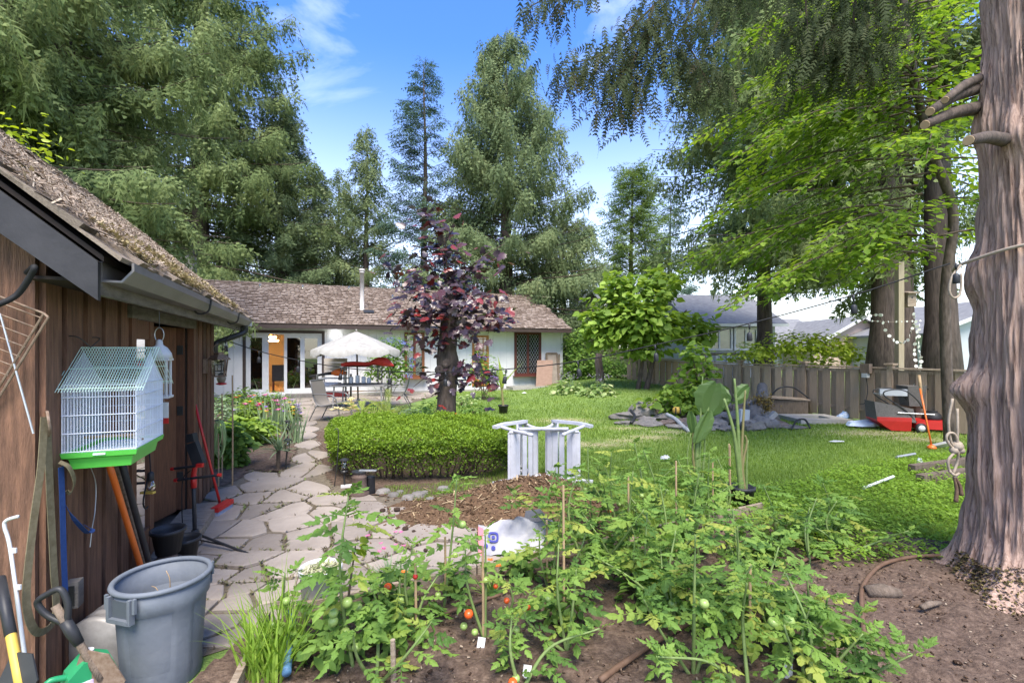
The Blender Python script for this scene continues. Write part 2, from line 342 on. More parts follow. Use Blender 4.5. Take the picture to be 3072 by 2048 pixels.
K(tcn.outputs['Object'], n1.inputs['Vector']); r1 = N('ShaderNodeValToRGB'); e = r1.color_ramp.elements
e[0].position = .3; e[0].color = (.10, .17, .032, 1); e[1].position = .7; e[1].color = (.2, .29, .06, 1); K(n1.outputs['Fac'], r1.inputs['Fac'])
n2 = N('ShaderNodeTexNoise'); n2.inputs['Scale'].default_value = 45; n2.inputs['Detail'].default_value = 4; K(tcn.outputs['Object'], n2.inputs['Vector'])
at = N('ShaderNodeAttribute'); at.attribute_name = 'tint'; mm = N('ShaderNodeMath'); mm.operation = 'MULTIPLY'
n3 = N('ShaderNodeMapRange'); n3.inputs['From Min'].default_value = .3; n3.inputs['From Max'].default_value = .6; K(n2.outputs['Fac'], n3.inputs['Value'])
K(at.outputs['Fac'], mm.inputs[0]); K(n3.outputs[0], mm.inputs[1])
mx2 = N('ShaderNodeMix'); mx2.data_type = 'RGBA'; K(mm.outputs[0], mx2.inputs[0]); K(r1.outputs[0], mx2.inputs[6]); mx2.inputs[7].default_value = (.42, .34, .22, 1)
K(mx2.outputs[2], b.inputs['Base Color']); b.inputs['Roughness'].default_value = .95
bp = N('ShaderNodeBump'); bp.inputs['Strength'].default_value = .8; bp.inputs['Distance'].default_value = .03; K(n2.outputs['Fac'], bp.inputs['Height']); K(bp.outputs[0], b.inputs['Normal'])
ground = struct(link(bpy.data.objects.new('ground', mkmesh('ground', v, gf, gm, True, np.clip(dryness(v[:, 0], v[:, 1]), 0, 1)))))

def inpoly(pts, poly):
    x, y = pts[:, 0], pts[:, 1]; poly = np.asarray(poly)[:, :2]; r = np.zeros(len(pts), bool); j = len(poly)-1
    for i in range(len(poly)):
        (xi, yi), (xj, yj) = poly[i], poly[j]
        c = ((yi > y) != (yj > y)) & (x < (xj-xi)*(y-yi)/(yj-yi+1e-12)+xi); r ^= c; j = i
    return r
# ---------------------------------------------------------------- patio and flagstones
PAT = [G(a, b)[:2] for a, b in [(1000, 1452), (1080, 1482), (1190, 1493), (1300, 1515), (1420, 1550), (1600, 1590), (1700, 1668), (1640, 1688), (1345, 1755), (838, 1874),
       (753, 1925), (605, 1972)]]+[np.array([-1.6, 2.25]), np.array([-1.7, 1.6]), np.array([-2.05, 1.6]), np.array([-2.2, 2.15]), SW(3.95, -.03, 0)[:2]]
PAT += [G(a, b)[:2] for a, b in [(700, 1446), (745, 1405), (822, 1418), (858, 1378), (868, 1325), (866, 1285), (868, 1240), (820, 1212)]]
PAT += [HW(1.0, .1, 0)[:2], HW(7.2, .1, 0)[:2]]+[G(a, b)[:2] for a, b in [(1210, 1216), (1100, 1246), (990, 1262), (980, 1290), (998, 1330), (1012, 1395)]]
PAT = np.array(PAT)
def sheet(name, poly, z, m, parent=None, kind='structure', zf=None):
    from mathutils.geometry import tessellate_polygon
    p = [Vector((q[0], q[1], z+(float(zf(q[0], q[1])) if zf else 0))) for q in poly]
    me = mkmesh(name, [tuple(q) for q in p], [list(x) for x in tessellate_polygon([p])], m)
    me.update(); o = link(bpy.data.objects.new(name, me), parent); o['kind'] = kind; PM[o.name] = Matrix(); return o
patio = sheet('patio', PAT, .006, M_['joint'])
SEEDP = [(764, 1428), (900, 1412), (970, 1410), (905, 1376), (965, 1368), (937, 1468), (1078, 1493), (800, 1462), (833, 1496), (772, 1498), (784, 1530), (676, 1540), (849, 1540), (868, 1573),
         (914, 1615), (791, 1634), (734, 1598), (676, 1640), (726, 1684), (845, 1712), (646, 1734), (745, 1737), (715, 1772), (814, 1787), (1009, 1537), (1055, 1521),
         (1021, 1500), (1105, 1567), (1068, 1592), (1112, 1655), (1162, 1586), (1238, 1552), (1185, 1700), (1330, 1660), (1368, 1602), (702, 1823), (661, 1868), (752, 1802),
         (858, 1795), (889, 1826), (712, 1925), (634, 1935), (800, 1856), (1040, 1745), (990, 1805), (634, 1790), (520, 1800), (505, 1900), (430, 1990), (565, 1700),
         (500, 1650), (560, 1605), (620, 1600), (480, 1740), (585, 1830), (1480, 1680), (1290, 1760), (1180, 1790), (1500, 1600), (1590, 1650), (1260, 1605), (580, 1540),
         (640, 1490), (915, 1337), (905, 1311), (925, 1291), (908, 1272), (930, 1254), (905, 1239), (940, 1228), (975, 1236), (900, 1222)]
seeds = [G(a, b)[:2] for a, b in SEEDP]+[np.array(q) for q in ((-1.75, 1.95), (-1.95, 1.75))]
rs = np.random.default_rng(3)
for s_ in np.arange(1.2, 7.2, .62):
    for e_ in np.arange(.45, 3.4, .55): seeds.append(HW(s_+rs.uniform(-.2, .2), e_+rs.uniform(-.16, .16), 0)[:2])
seeds = [s for s in seeds if inpoly(np.array([s]), PAT)[0]]
keep = []
for s in seeds:
    if all(np.linalg.norm(s-q) > .16 for q in keep): keep.append(s)
ns = len(keep); ghosts = []
for i in range(len(PAT)):                       # outside seeds hold the edge stones to the outline
    a, b_ = PAT[i], PAT[(i+1) % len(PAT)]; d = b_-a; l = np.linalg.norm(d); nrm = np.array([d[1], -d[0]])/l
    m_ = max(2, int(l/.1))
    for k in range(m_):
        q = a+d*(k+.5)/m_
        for sg in (1, -1):
            c = q+nrm*sg*.1
            if not inpoly(np.array([c]), PAT)[0]: ghosts.append(c)
allp = np.array(keep+ghosts)
def cell(i):
    c = allp[i]; poly = [c+np.array(q)*3 for q in ((-1, -1), (1, -1), (1, 1), (-1, 1))]
    for j in np.argsort(((allp-c)**2).sum(1))[1:40]:
        n_ = allp[j]-c; l = np.linalg.norm(n_); n_ = n_/l; dd = l/2-(.006+.006*random.random()); out = []
        for k in range(len(poly)):
            a, b_ = poly[k], poly[(k+1) % len(poly)]; da, db = (a-c)@n_-dd, (b_-c)@n_-dd
            if da <= 0: out.append(a)
            if da*db < 0: out.append(a+(b_-a)*da/(da-db))
        poly = out
        if len(poly) < 3: return None
    return np.array(poly)
EDGE = []
for i in range(ns):
    pl = cell(i)
    if pl is None or np.ptp(pl[:, 0])*np.ptp(pl[:, 1]) < .008: continue
    q = []
    for k in range(len(pl)):                    # chipped, slightly wavy edges
        a, b_ = pl[k], pl[(k+1) % len(pl)]; l = np.linalg.norm(b_-a); nn = max(1, int(l/.09)); nrm = np.array([b_[1]-a[1], a[0]-b_[0]])/(l+1e-6)
        for h in range(nn): q.append(a+(b_-a)*h/nn-nrm*abs(random.gauss(0, .006 if l > .1 else .001))*(1 if h else 2))
    q = np.array(q); c = q.mean(0); n = len(q); top = .023+random.uniform(-.008, .012); EDGE.append(q)
    tl = np.array([random.gauss(0, .005), random.gauss(0, .005)])
    ins = c+(q-c)*(1-.012/np.maximum(np.linalg.norm(q-c, axis=1), .05))[:, None]
    zt = lambda w: (w-c)@tl
    vv = np.concatenate([np.c_[q, np.zeros(n)], np.c_[q, top-.007+zt(q)], np.c_[ins, top+zt(ins)]])
    ff = [[a, (a+1) % n, n+(a+1) % n, n+a] for a in range(n)]+[[n+a, n+(a+1) % n, 2*n+(a+1) % n, 2*n+a] for a in range(n)]+[list(range(2*n, 3*n))]
    MB().add(vv, ff).build('flagstone', M_['stone'], patio)
ej = np.concatenate(EDGE); ej = np.repeat(ej, 4, 0)+rng.normal(0, .012, (len(ej)*4, 2)); ej = ej[(np.sin(ej[:, 0]*2.1+1.3*ej[:, 1])+np.sin(ej[:, 1]*3.3-ej[:, 0]) > .55) | (rng.random(len(ej)) < .08)]; nj = len(ej); a_ = rng.random(nj)*6.28
M_['jointbits'] = leafmat('joint_litter', [(.09, .07, .045), (.2, .165, .11), (.17, .16, .08), (.15, .2, .06)], .2, .9, spec=.1)
jo = scatter('joint_litter', np.array([[0, -.25, 0], [1, 0, .12], [0, .25, 0]]), np.array([[0, 1, 2]]), np.c_[ej, .012+.016*rng.random(nj)], frames(np.stack([np.cos(a_), np.sin(a_), rng.uniform(0, .9, nj)], 1)), .02+.03*rng.random(nj), M_['jointbits'], patio, tint=rng.random(nj)); jo['kind'] = 'stuff'
# ---------------------------------------------------------------- garden soil
def bumpy(name, poly, m, step, zf, kind='structure', parent=None, amp=.02, fr=9.):
    poly = np.asarray(poly)[:, :2]; x0, y0 = poly.min(0); x1, y1 = poly.max(0)
    xs = np.arange(x0, x1+step, step); ys = np.arange(y0, y1+step, step); X, Y = np.meshgrid(xs, ys); p = np.stack([X.ravel(), Y.ravel()], 1)
    ins = inpoly(p, poly); z = zf(p[:, 0], p[:, 1])+amp*(np.sin(p[:, 0]*fr+2*np.sin(p[:, 1]*fr*.7))*np.sin(p[:, 1]*fr*1.1)+.8*rng.standard_normal(len(p))*.5)
    nx = len(xs); ii = (np.arange(len(ys)-1)[:, None]*nx+np.arange(nx-1)[None]).ravel(); f = np.stack([ii, ii+1, ii+nx+1, ii+nx], 1)
    f = f[ins[f].any(1)]
    o = link(bpy.data.objects.new(name, mkmesh(name, np.c_[p, z], f, m, True)), parent); o['kind'] = kind; PM[o.name] = Matrix(); return o
BC = np.array([-1.43, 2.91]); BD = np.array([2.62, 4.93])
BED = [BC, BD, (3.35, 4.35), (4.6, 3.6), (6.5, 2.6), (6.5, -1.5), (-1.1, -1.5), (-1.12, 1.6)]
bed = bumpy('garden_soil', BED, M_['soil'], .045, lambda x, y: .035+0*x, amp=.016, fr=11)
bumpy('soil_strip', [(-1.52, 2.95), (-1.62, 2.42), (-1.6, 1.2), (-1.0, 1.2), (-1.0, 2.6)], M_['soil'], .03, lambda x, y: .02+0*x, amp=.008)
# ---------------------------------------------------------------- grass
HED = np.array([G(a, b)[:2] for a, b in ((985, 1430), (1130, 1452), (1400, 1445), (1545, 1400))])
def lawnmask(p):
    m = ~inpoly(p, PAT) & ~inpoly(p, np.array([np.asarray(q)[:2] for q in BED]))
    hw = (p-H0[:2])@np.array([-V[0], -V[1]])    # in front of the house wall
    fw = (p-F0[:2])@np.array([-U[0], -U[1]])
    m &= (hw > .15) & (fw > .05) & (p[:, 0] > -2.6)
    m &= ~((((p[:, 0]+1.55)/1.45)**2+((p[:, 1]-7.2)/1.3)**2) < 1)
    m &= ~((((p[:, 0]-.05)/1.15)**2+((p[:, 1]-4.9)/.8)**2) < 1)
    m &= ~((((p[:, 0]-3.55)/.55)**2+((p[:, 1]-3.3)/.5)**2) < 1)
    return m
def grass(n, y0, y1, h, w, seed):
    r = np.random.default_rng(seed); Y = y0*(y1/y0)**r.random(n); X = Y*(r.random(n)*1.5-.27); p = np.stack([X, Y], 1); p = p[lawnmask(p)]; n = len(p)
    dr = np.clip(dryness(p[:, 0], p[:, 1]), 0, 1); a = r.random(n)*2*np.pi; lean = r.normal(0, .55, n)
    lush = np.clip(.5+.4*np.sin(p[:, 0]*1.7+1.3*np.sin(p[:, 1]*1.1))*np.sin(p[:, 1]*1.3+.6)+.35*np.sin(p[:, 0]*5.3+2*np.sin(p[:, 1]*2.9))*np.sin(p[:, 1]*4.7+1.1*np.sin(p[:, 0]*3.1)), 0, 1.2)
    hh = h*(.55+.7*r.random(n))*(1-.6*dr)*(.8+.5*lush); base = np.c_[p, gz(p[:, 0], p[:, 1])]
    d = np.stack([np.cos(a), np.sin(a), 0*a], 1); s = np.stack([-np.sin(a), np.cos(a), 0*a], 1)
    tip = base+np.c_[d[:, :2]*(lean*hh)[:, None], hh]; ww = (w*(.6+.8*r.random(n)))[:, None]
    v = np.stack([base-s*ww, base+s*ww, tip], 1).reshape(-1, 3); f = np.arange(3*n).reshape(-1, 3)
    tint = np.clip(.62*(.25+.75*r.random(n))*(.62+.55*lush)+.5*np.maximum(dr-.25*r.random(n), 0)*(r.random(n) < .9), 0, 1)
    return v, f, np.repeat(tint, 3)
gp = [grass(165000, 3.9, 9, .05, .0045, 1), grass(120000, 9, 26, .055, .009, 2)]
off = 0; vs_, fs_, ts_ = [], [], []
for a, b_, c in gp: vs_.append(a); fs_.append(b_+off); ts_.append(c); off += len(a)
go = link(bpy.data.objects.new('grass', mkmesh('grass', np.concatenate(vs_), np.concatenate(fs_), M_['grass'], False, np.concatenate(ts_))))
tag(go, 'short green lawn grass with dry straw patches', 'grass', kind='stuff')
# lush weeds creeping over the lawn towards the trunk
LEAF4 = (np.array([[0, 0, 0], [.5, .32, .06], [1, 0, -.05], [.5, -.32, .06]]), np.array([[0, 1, 2, 3]]))
def patch(poly_px, n, seed):
    pg = np.array([G(a, b)[:2] for a, b in poly_px]); r = np.random.default_rng(seed); lo, hi = pg.min(0), pg.max(0)
    p = lo+(hi-lo)*r.random((n*3, 2)); p = p[inpoly(p, pg)][:n]; return p, r
WEED = [(2280, 1480), (2500, 1420), (2700, 1385), (2930, 1360), (2960, 1480), (2960, 1650), (2880, 1690), (2640, 1700), (2480, 1720), (2330, 1640), (2180, 1560), (2000, 1450), (2150, 1420)]
p, r = patch(WEED, 17000, 5); n = len(p)
cl = .5+.5*np.sin(p[:, 0]*5+np.sin(p[:, 1]*4))*np.sin(p[:, 1]*5.5); a = r.random(n)*6.28
hgt = (.02+.13*r.random(n)*(.35+.65*cl))
d = np.stack([np.cos(a), np.sin(a), r.normal(.1, .45, n)], 1)
wo = scatter('weeds', *LEAF4, np.c_[p, hgt], frames(d), .022+.028*r.random(n), M_['weed'], tint=np.clip(.15+.55*r.random(n)+.3*cl*r.random(n), 0, 1))
tag(wo, 'lush bright green chickweed spreading over the lawn by the trunk', 'weeds', kind='stuff')
# crumbs of soil and wood chips over the beds
p = np.stack([rng.uniform(-1.6, 5.5, 11000), rng.uniform(1.3, 4.9, 11000)], 1); p = p[inpoly(p, np.array([np.asarray(q)[:2] for q in BED]))]; n = len(p)
BX = np.array([[-1, -.4, -.3], [1, -.5, -.25], [.8, .5, -.3], [-.9, .4, -.2], [-.7, -.3, .35], [.8, -.3, .3], [.6, .35, .4], [-.8, .3, .3]])*.5
BF = np.array([[0, 3, 2, 1], [4, 5, 6, 7], [0, 1, 5, 4], [1, 2, 6, 5], [2, 3, 7, 6], [3, 0, 4, 7]])
M_['crumb'] = leafmat('soil_crumb', [(.04, .024, .016), (.085, .054, .036), (.14, .095, .065), (.34, .27, .2)], .0, .95, spec=.1)
a = rng.random(n)*6.28; sc = np.where(rng.random(n) < .04, .018+.03*rng.random(n), .008+.014*rng.random(n))
cr = scatter('soil_crumbs', BX, BF, np.c_[p, .04+.01*rng.standard_normal(n)], frames(np.stack([np.cos(a), np.sin(a), rng.normal(0, .3, n)], 1)), sc, M_['crumb'], tint=rng.random(n)**1.8)
tag(cr, 'loose brown soil crumbs and wood chips on the garden bed', 'soil', kind='stuff')
# ---------------------------------------------------------------- garden shed
SHL = 3.92; EZ = 2.13; SL = .84; SR = 1.3      # wall length, eave height, roof slope, half width
shed = thing('garden_shed', 'dark brown board and batten garden shed with mossy shake roof', 'shed', SW(SHL/2, -SR, 0))
T0, T1, DH = 1.11, 2.78, 1.94
def roofz(e): return EZ+SL*(.3-e)
m = MB()                                        # backing walls with the door opening
R = np.stack([V, U, ZZ], 1)
def wallb(m, t0, t1, z0, z1, th=.05, e=-.045): m.box(SW((t0+t1)/2, e, (z0+z1)/2), (t1-t0, th, z1-z0), R)
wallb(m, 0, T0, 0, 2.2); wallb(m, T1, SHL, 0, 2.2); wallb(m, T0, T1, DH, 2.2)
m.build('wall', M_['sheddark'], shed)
for t_ in (0.03, SHL-.03):
    g = MB(); prof = [(-.08, 0), (-.08, roofz(-.08)-.1), (-SR, roofz(-SR)-.12), (-2*SR+.05, roofz(-.08)-.1), (-2*SR+.05, 0)]
    g.prism([(a, b_) for a, b_ in prof], .04, SW(t_-.02, 0, 0), np.stack([U, ZZ, np.cross(U, ZZ)*-1], 1)).build('gable_wall', M_['sheddark'], shed)
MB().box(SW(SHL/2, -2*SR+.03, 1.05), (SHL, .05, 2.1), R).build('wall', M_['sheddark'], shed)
MB().box(SW(SHL/2, -SR, .03), (SHL-.1, 2*SR-.1, .05), R).build('floor', M_['oldwood'], shed)
edges = [118, 183, 247, 316, 371, 388]          # proud boards seen before the door
ts = [(.0, .0)]
def board(t0, t1, z0, z1, e=.012, th=.025, mt='shedboard'):
    mb = MB(); w = t1-t0; c = SW((t0+t1)/2, e, (z0+z1)/2)
    mb.box(c, (w, th, z1-z0), R); return mb.build('board', M_[mt], shed)
pos = [(.002, .15), (.205, .385), (.44, .62), (.68, .86), (.92, 1.085)]
for a, b_ in pos: board(a, b_, .05, 2.12)
for a, b_ in ((T1+.11, T1+.27), (T1+.33, T1+.48), (T1+.54, T1+.69), (T1+.75, T1+.9), (T1+.96, SHL-.002)): board(a, b_, .04, 2.12)
for k in range(6): board(T0+.08+k*.27, T0+.15+k*.27, DH+.06, 2.12, e=.01, mt='shedboard')
for k in range(5): board(T0+.17+k*.27, T0+.33+k*.27, DH+.06, 2.12, e=-.006, mt='sheddark')
# gable end boards facing the garden path
RG = np.stack([U, -V, ZZ], 1)
x = 0.
while x < 2*SR:
    w = random.uniform(.17, .23); zt = roofz(-(x+w)) if x+w < SR else roofz(-(2*SR-x))
    zt = min(roofz(-x) if x < SR else 9, zt); 
    MB().box(SW(-.018, -x-w/2+.006, (zt-.15)/2+.02), (w-.012, .03, zt-.15), RG).build('board', M_['shedboard'], shed); x += w
# door surround, half open door leaves
MB().box(SW((T0+T1)/2, .02, DH+.02), (T1-T0+.16, .06, .085), R).build('lintel', M_['greyboard'], shed)
for t_ in (T0-.012, T1+.05): MB().box(SW(t_, .015, DH/2), (.09, .055, DH), R).build('door_jamb', M_['doorwood'], shed)
MB().box(SW((T0+T1)/2+.05, .09, .05), (T1-T0+.25, .3, .1), R).build('door_sill', M_['bedwood'], shed)
d = MB(); q0 = SW(T0+.03, -.05, 0); dw = .5
dr = MB()                                       # near leaf: stiles and rails round a pane
for a, b_ in ((.0, .09), (dw-.09, dw)): dr.box(SW(T0+.03+(a+b_)/2, -.01, .12+.9), (b_-a, .04, 1.8), R)
for z0, z1 in ((.12, .35), (1.05, 1.15), (1.78, 1.92)): dr.box(SW(T0+.03+dw/2, -.012, (z0+z1)/2), (dw-.18, .036, z1-z0), R)
leaf1 = dr.build('door', M_['doorwood'], shed)
MB().box(SW(T0+.03+dw/2, -.01, 1.465), (dw-.19, .006, .63), R).build('pane', M_['darkglass'], leaf1)
MB().box(SW(T0+.03+dw/2, -.01, .7), (dw-.19, .006, .7), R).build('pane', M_['darkglass'], leaf1)
d1 = SW(T1-.01, -.02, 0); 
for (a, off) in ((-.04, 0.), (-.04, .0)): pass
dl = MB(); dl.box(SW(T1-.03, -.40, .12+.9), (.04, .74, 1.8), R); far = dl.build('door', M_['doorwood'], shed)
MB().box(SW(T1-.32, -.19, .12+.9), (.5, .04, 1.8), R@rot('Z', .35)).build('door', M_['doorwood'], shed)
for z in (.45, 1.1, 1.7): MB().box(SW(T1-.055, -.06, z), (.01, .05, .09), R).build('hinge', M_['iron'], far)
# rake boards, fascia, gutter
def rake(t_, sgn, th=.03):
    a = SW(t_, .285, roofz(.285)-.035-.01); b_ = SW(t_, -SR, roofz(-SR)-.035-.01)
    if sgn < 0: a = SW(t_, -2*SR-.285, roofz(.285)-.045)
    p = np.array([[.0, 0], [1., 0]]); mb = MB(); n = V*th; dz = np.array([0, 0, -.175])
    vv = [a, b_, b_+dz*1.15, a+dz]; vv = vv+[q+n for q in vv]
    mb.add(np.array(vv), [[0, 1, 2, 3], [7, 6, 5, 4], [0, 4, 5, 1], [1, 5, 6, 2], [2, 6, 7, 3], [3, 7, 4, 0]])
    mb.build('barge_board', M_['fascia'], shed)
RT0, RT1 = -.2, SHL+.33
for t_ in (RT0, RT1-.03):
    for sg in (1, -1): rake(t_, sg)
MB().box(SW((RT0+RT1)/2+.02, .255, EZ-.1), (RT1-RT0-.1, .03, .15), R).build('fascia_board', M_['greyboard'], shed)
MB().box(SW((RT0+RT1)/2, .13, EZ-.11), (RT1-RT0-.1, .22, .015), R).build('soffit', M_['sheddark'], shed)
gp_ = [(.275, -.0), (.275, -.085), (.345, -.085), (.385, -.035), (.385, .0), (.395, .0), (.395, -.038), (.35, -.095), (.265, -.095), (.265, 0)]
gm_ = MB(); gm_.prism(gp_, RT1-RT0-.06, SW(RT0+.08, 0, EZ-.02), np.stack([U, ZZ, V], 1)); gut = gm_.build('gutter', M_['gutter'], shed)
MB().box(SW(RT1+.022, .33, EZ-.06), (.008, .13, .1), R).build('end_cap', M_['whitepaint'], gut)
for t_ in (1.6, 3.1):
    MB().tube(spline([SW(t_, .27, EZ-.01), SW(t_, .3, EZ-.13), SW(t_, .38, EZ-.12), SW(t_, .405, EZ-.02)], 5), .008, 6).build('gutter_bracket', M_['iron'], gut)
MB().tube(spline([SW(RT1-.12, .33, EZ-.11), SW(RT1-.12, .32, EZ-.2), SW(RT1-.22, .12, EZ-.3), SW(RT1-.33, .04, EZ-.36), SW(SHL+.02, .03, EZ-.5)], 6), .036, 8).build('downspout', M_['iron'], shed)
# roof deck and shakes
deck = MB()
for sg in (1, -1):
    e0 = .3 if sg > 0 else -2*SR-.3
    a, b_, c, dd = SW(RT0+.02, e0, EZ-.03), SW(RT1-.02, e0, EZ-.03), SW(RT1-.02, -SR, roofz(-SR)-.03), SW(RT0+.02, -SR, roofz(-SR)-.03)
    vv = np.array([a, b_, c, dd]); deck.add(np.concatenate([vv, vv+[0, 0, .025]]), [[0, 1, 2, 3], [7, 6, 5, 4], [0, 4, 5, 1], [1, 5, 6, 2], [2, 6, 7, 3], [3, 7, 4, 0]])
roof = deck.build('roof', M_['sheddark'], shed)
ang = math.atan(SL); ca, sa = math.cos(ang), math.sin(ang)
UP = -U*ca+ZZ*sa; NR = U*sa+ZZ*ca                # up the slope, off the slope
shk = []
for k in range(5):
    mb = MB(); vv = np.array([[-.5, 0, 0], [.5, 0, 0], [.5, 1, 0], [-.5, 1, 0], [-.5, 0, 1], [.5, 0, 1], [.5, 1, .25], [-.5, 1, .25]])
    vv[[0, 1, 4, 5], 1] += np.repeat([random.uniform(-.06, .06), random.uniform(-.06, .06)], 2)
    vv[4:6, 2] *= random.uniform(.7, 1.2); mb.add(vv, [[0, 3, 2, 1], [4, 5, 6, 7], [0, 1, 5, 4], [1, 2, 6, 5], [2, 3, 7, 6], [3, 0, 4, 7]])
    shk.append(mb.mesh('shingle', M_['shake']))
RS = np.stack([V, UP, NR], 1); ex = .2; rl = (SR+.36)/ca; rest = MB(); cnt = 0
for k in range(int(rl/ex)+1):
    t_ = RT0-.02
    while t_ < RT1:
        w = random.uniform(.1, .24); s0 = k*ex-.03+random.uniform(-.016, .016); ln = min(.36, rl-s0)
        o_ = SW(t_+w/2, .335, EZ-.032+.02)+UP*s0+NR*(.006+random.uniform(0, .014)); M = np.eye(4)
        M[:3, 0] = V*(w-.007); M[:3, 1] = UP*ln; M[:3, 2] = NR*random.uniform(.022, .04); M[:3, 3] = o_
        if cnt < 300 and k < 8 and ln > .1: inst('shingle', shk[cnt % 5], Matrix(M.tolist()), roof); cnt += 1
        elif ln > .08:
            rest.box(o_+UP*ln/2+NR*.015, (w-.007, ln, .02), RS)
        t_ += w
    t_ = RT0-.02
    while t_ < RT1:                               # far slope
        w = random.uniform(.14, .28); s0 = k*ex; ln = min(.34, rl-s0)
        if ln > .08:
            U2 = U*ca+ZZ*sa; N2 = -U*sa+ZZ*ca
            rest.box(SW(t_+w/2, -2*SR-.335, EZ-.01)+U2*(s0+ln/2)+N2*.02, (w-.008, ln, .02), np.stack([V, U2, N2], 1))
        t_ += w
ro = rest.build('shingle_courses', M_['shake'], roof); ro['kind'] = 'stuff'
rc = MB()
for k in range(13):
    for sg in (1, -1):
        D = U*sg*.9-ZZ*.5*.9; D = D/np.linalg.norm(D)
        rc.box(SW(RT0+.16+k*.33, -SR+sg*.085, roofz(-SR)+.0), (.34, .2, .02), np.stack([V, D, np.cross(V, D)], 1))
rc.build('ridge_cap', M_['shake'], roof)
# needle litter and moss tufts lying on the shakes
n = 30000; s_ = rng.random(n)*rl*.98; tt = RT0+(RT1-RT0)*rng.random(n)
dens = .5+.5*np.sin(s_*4.3+1.7*np.sin(tt*2.1))*np.sin(tt*3.1+.7)+.35*rng.random(n)
k_ = dens > .72-.25*np.exp(-((s_-.55)/.5)**2); s_, tt, dens = s_[k_], tt[k_], dens[k_]; n = len(s_)
pp = SW(0, .335, EZ+.03)[None]+tt[:, None]*V+s_[:, None]*UP+(.018+.018*rng.random(n)*dens)[:, None]*NR
a = rng.random(n)*6.28; dv = np.cos(a)[:, None]*V+np.sin(a)[:, None]*UP+rng.normal(0, .25, n)[:, None]*NR
ST = (np.array([[-.5, -.06, 0], [.5, -.05, 0], [.5, .05, 0], [-.5, .06, .01]]), np.array([[0, 1, 2, 3]]))
M_['litter'] = leafmat('roof_litter', [(.15, .11, .08), (.32, .245, .18), (.5, .41, .31), (.36, .27, .2)], 0., .9, spec=.1)
o = scatter('needle_litter', *ST, pp, frames(dv, np.tile(NR, (n, 1))), .03+.05*rng.random(n), M_['litter'], roof, tint=rng.random(n)); o['kind'] = 'stuff'
n = 9000; tt = RT0+(RT1-RT0)*rng.random(n); s_ = np.abs(rng.normal(0, .4, n))*rng.random(n)*1.6
k_ = (np.sin(tt*6+2*np.sin(tt*2.3))*.5+.5)*np.exp(-s_*1.1)+.25*np.sin(s_*11+tt*3) > .62; tt, s_ = tt[k_], s_[k_]; n = len(tt)
pp = SW(0, .34, EZ+.025)[None]+tt[:, None]*V+s_[:, None]*UP+(.012+.035*rng.random(n))[:, None]*NR
dv = rng.normal(0, 1, (n, 3))+NR*.6
M_['mosst'] = leafmat('roof_moss', [(.10, .09, .035), (.2, .165, .07), (.34, .275, .15), (.42, .34, .23)], .2, .9, spec=.1)
o = scatter('moss', *LEAF4, pp, frames(dv), .014+.022*rng.random(n), M_['mosst'], roof, tint=rng.random(n)); o['kind'] = 'stuff'
# ---------------------------------------------------------------- white bungalow
hR = hs_(1687); EH = 2.55
house = thing('bungalow', 'long low white bungalow with brown shake roof and glazed sliding doors', 'house', HW(5, -3, 0))
RH = np.stack([U, -V, ZZ], 1)
def hrect(a, b_, c, d, e=0.): return hs_(a, e), hs_(b_, e), HP((a+b_)/2, d, e)[2], HP((a+b_)/2, c, e)[2]   # s0 s1 z0 z1 from px0 px1 py_top py_bottom
SD = hrect(735, 968, 999, 1180)
W1 = hrect(1216, 1270, 1000, 1130); OD = hrect(1416, 1466, 1006, 1160); W2 = hrect(1545, 1620, 999, 1123)
OPEN = [SD, W1, OD, W2]
s = -5.
while s < hR:                                   # grooved vertical siding boards, cut at the openings
    w = .3; s1 = min(s+w, hR); cuts = [(o[2], o[3]) for o in OPEN if o[0] < s1-.02 and o[1] > s+.02]
    pieces = [(s, s1, -.15, EH-.02)]
    for o in OPEN:
        nxt = []
        for (a, b_, z0, z1) in pieces:
            if o[0] >= b_-.001 or o[1] <= a+.001: nxt.append((a, b_, z0, z1)); continue
            if o[0] > a: nxt.append((a, o[0], z0, z1))
            if o[1] < b_: nxt.append((o[1], b_, z0, z1))
            aa, bb = max(a, o[0]), min(b_, o[1]); nxt.append((aa, bb, z0, o[2])); nxt.append((aa, bb, o[3], z1))
        pieces = nxt
    for a, b_, z0, z1 in pieces:
        if b_-a > .015 and z1-z0 > .02:
            g0 = .006 if abs(a-s) < .001 else 0; MB().box(HW((a+g0+b_)/2, -.04, (z0+z1)/2), (b_-a-g0, .08, z1-z0), RH).build('siding_board', M_['white'], house)
    s += w
bw = MB(); bw.box(HW((hR-5)/2, -7.4, EH/2), (hR+5, .1, EH+.3), RH)
gpf = [(0, -.1), (0, EH), (3.7, EH+1.6), (7.4, EH), (7.4, -.1)]
for s_ in (-5, hR-.1): bw.prism([(a, b_) for a, b_ in gpf], .1, HW(s_, -.002, 0), np.stack([V, ZZ, U], 1))
bw.build('wall', M_['white'], house)
MB().box(HW(hR-.05, .012, EH/2), (.11, .03, EH), RH).build('corner_trim', M_['whitepaint'], house)
# foundation strip
MB().box(HW((hR-5)/2, .01, -.02), (hR+5, .06, .2), RH).build('foundation', M_['concrete'], house)
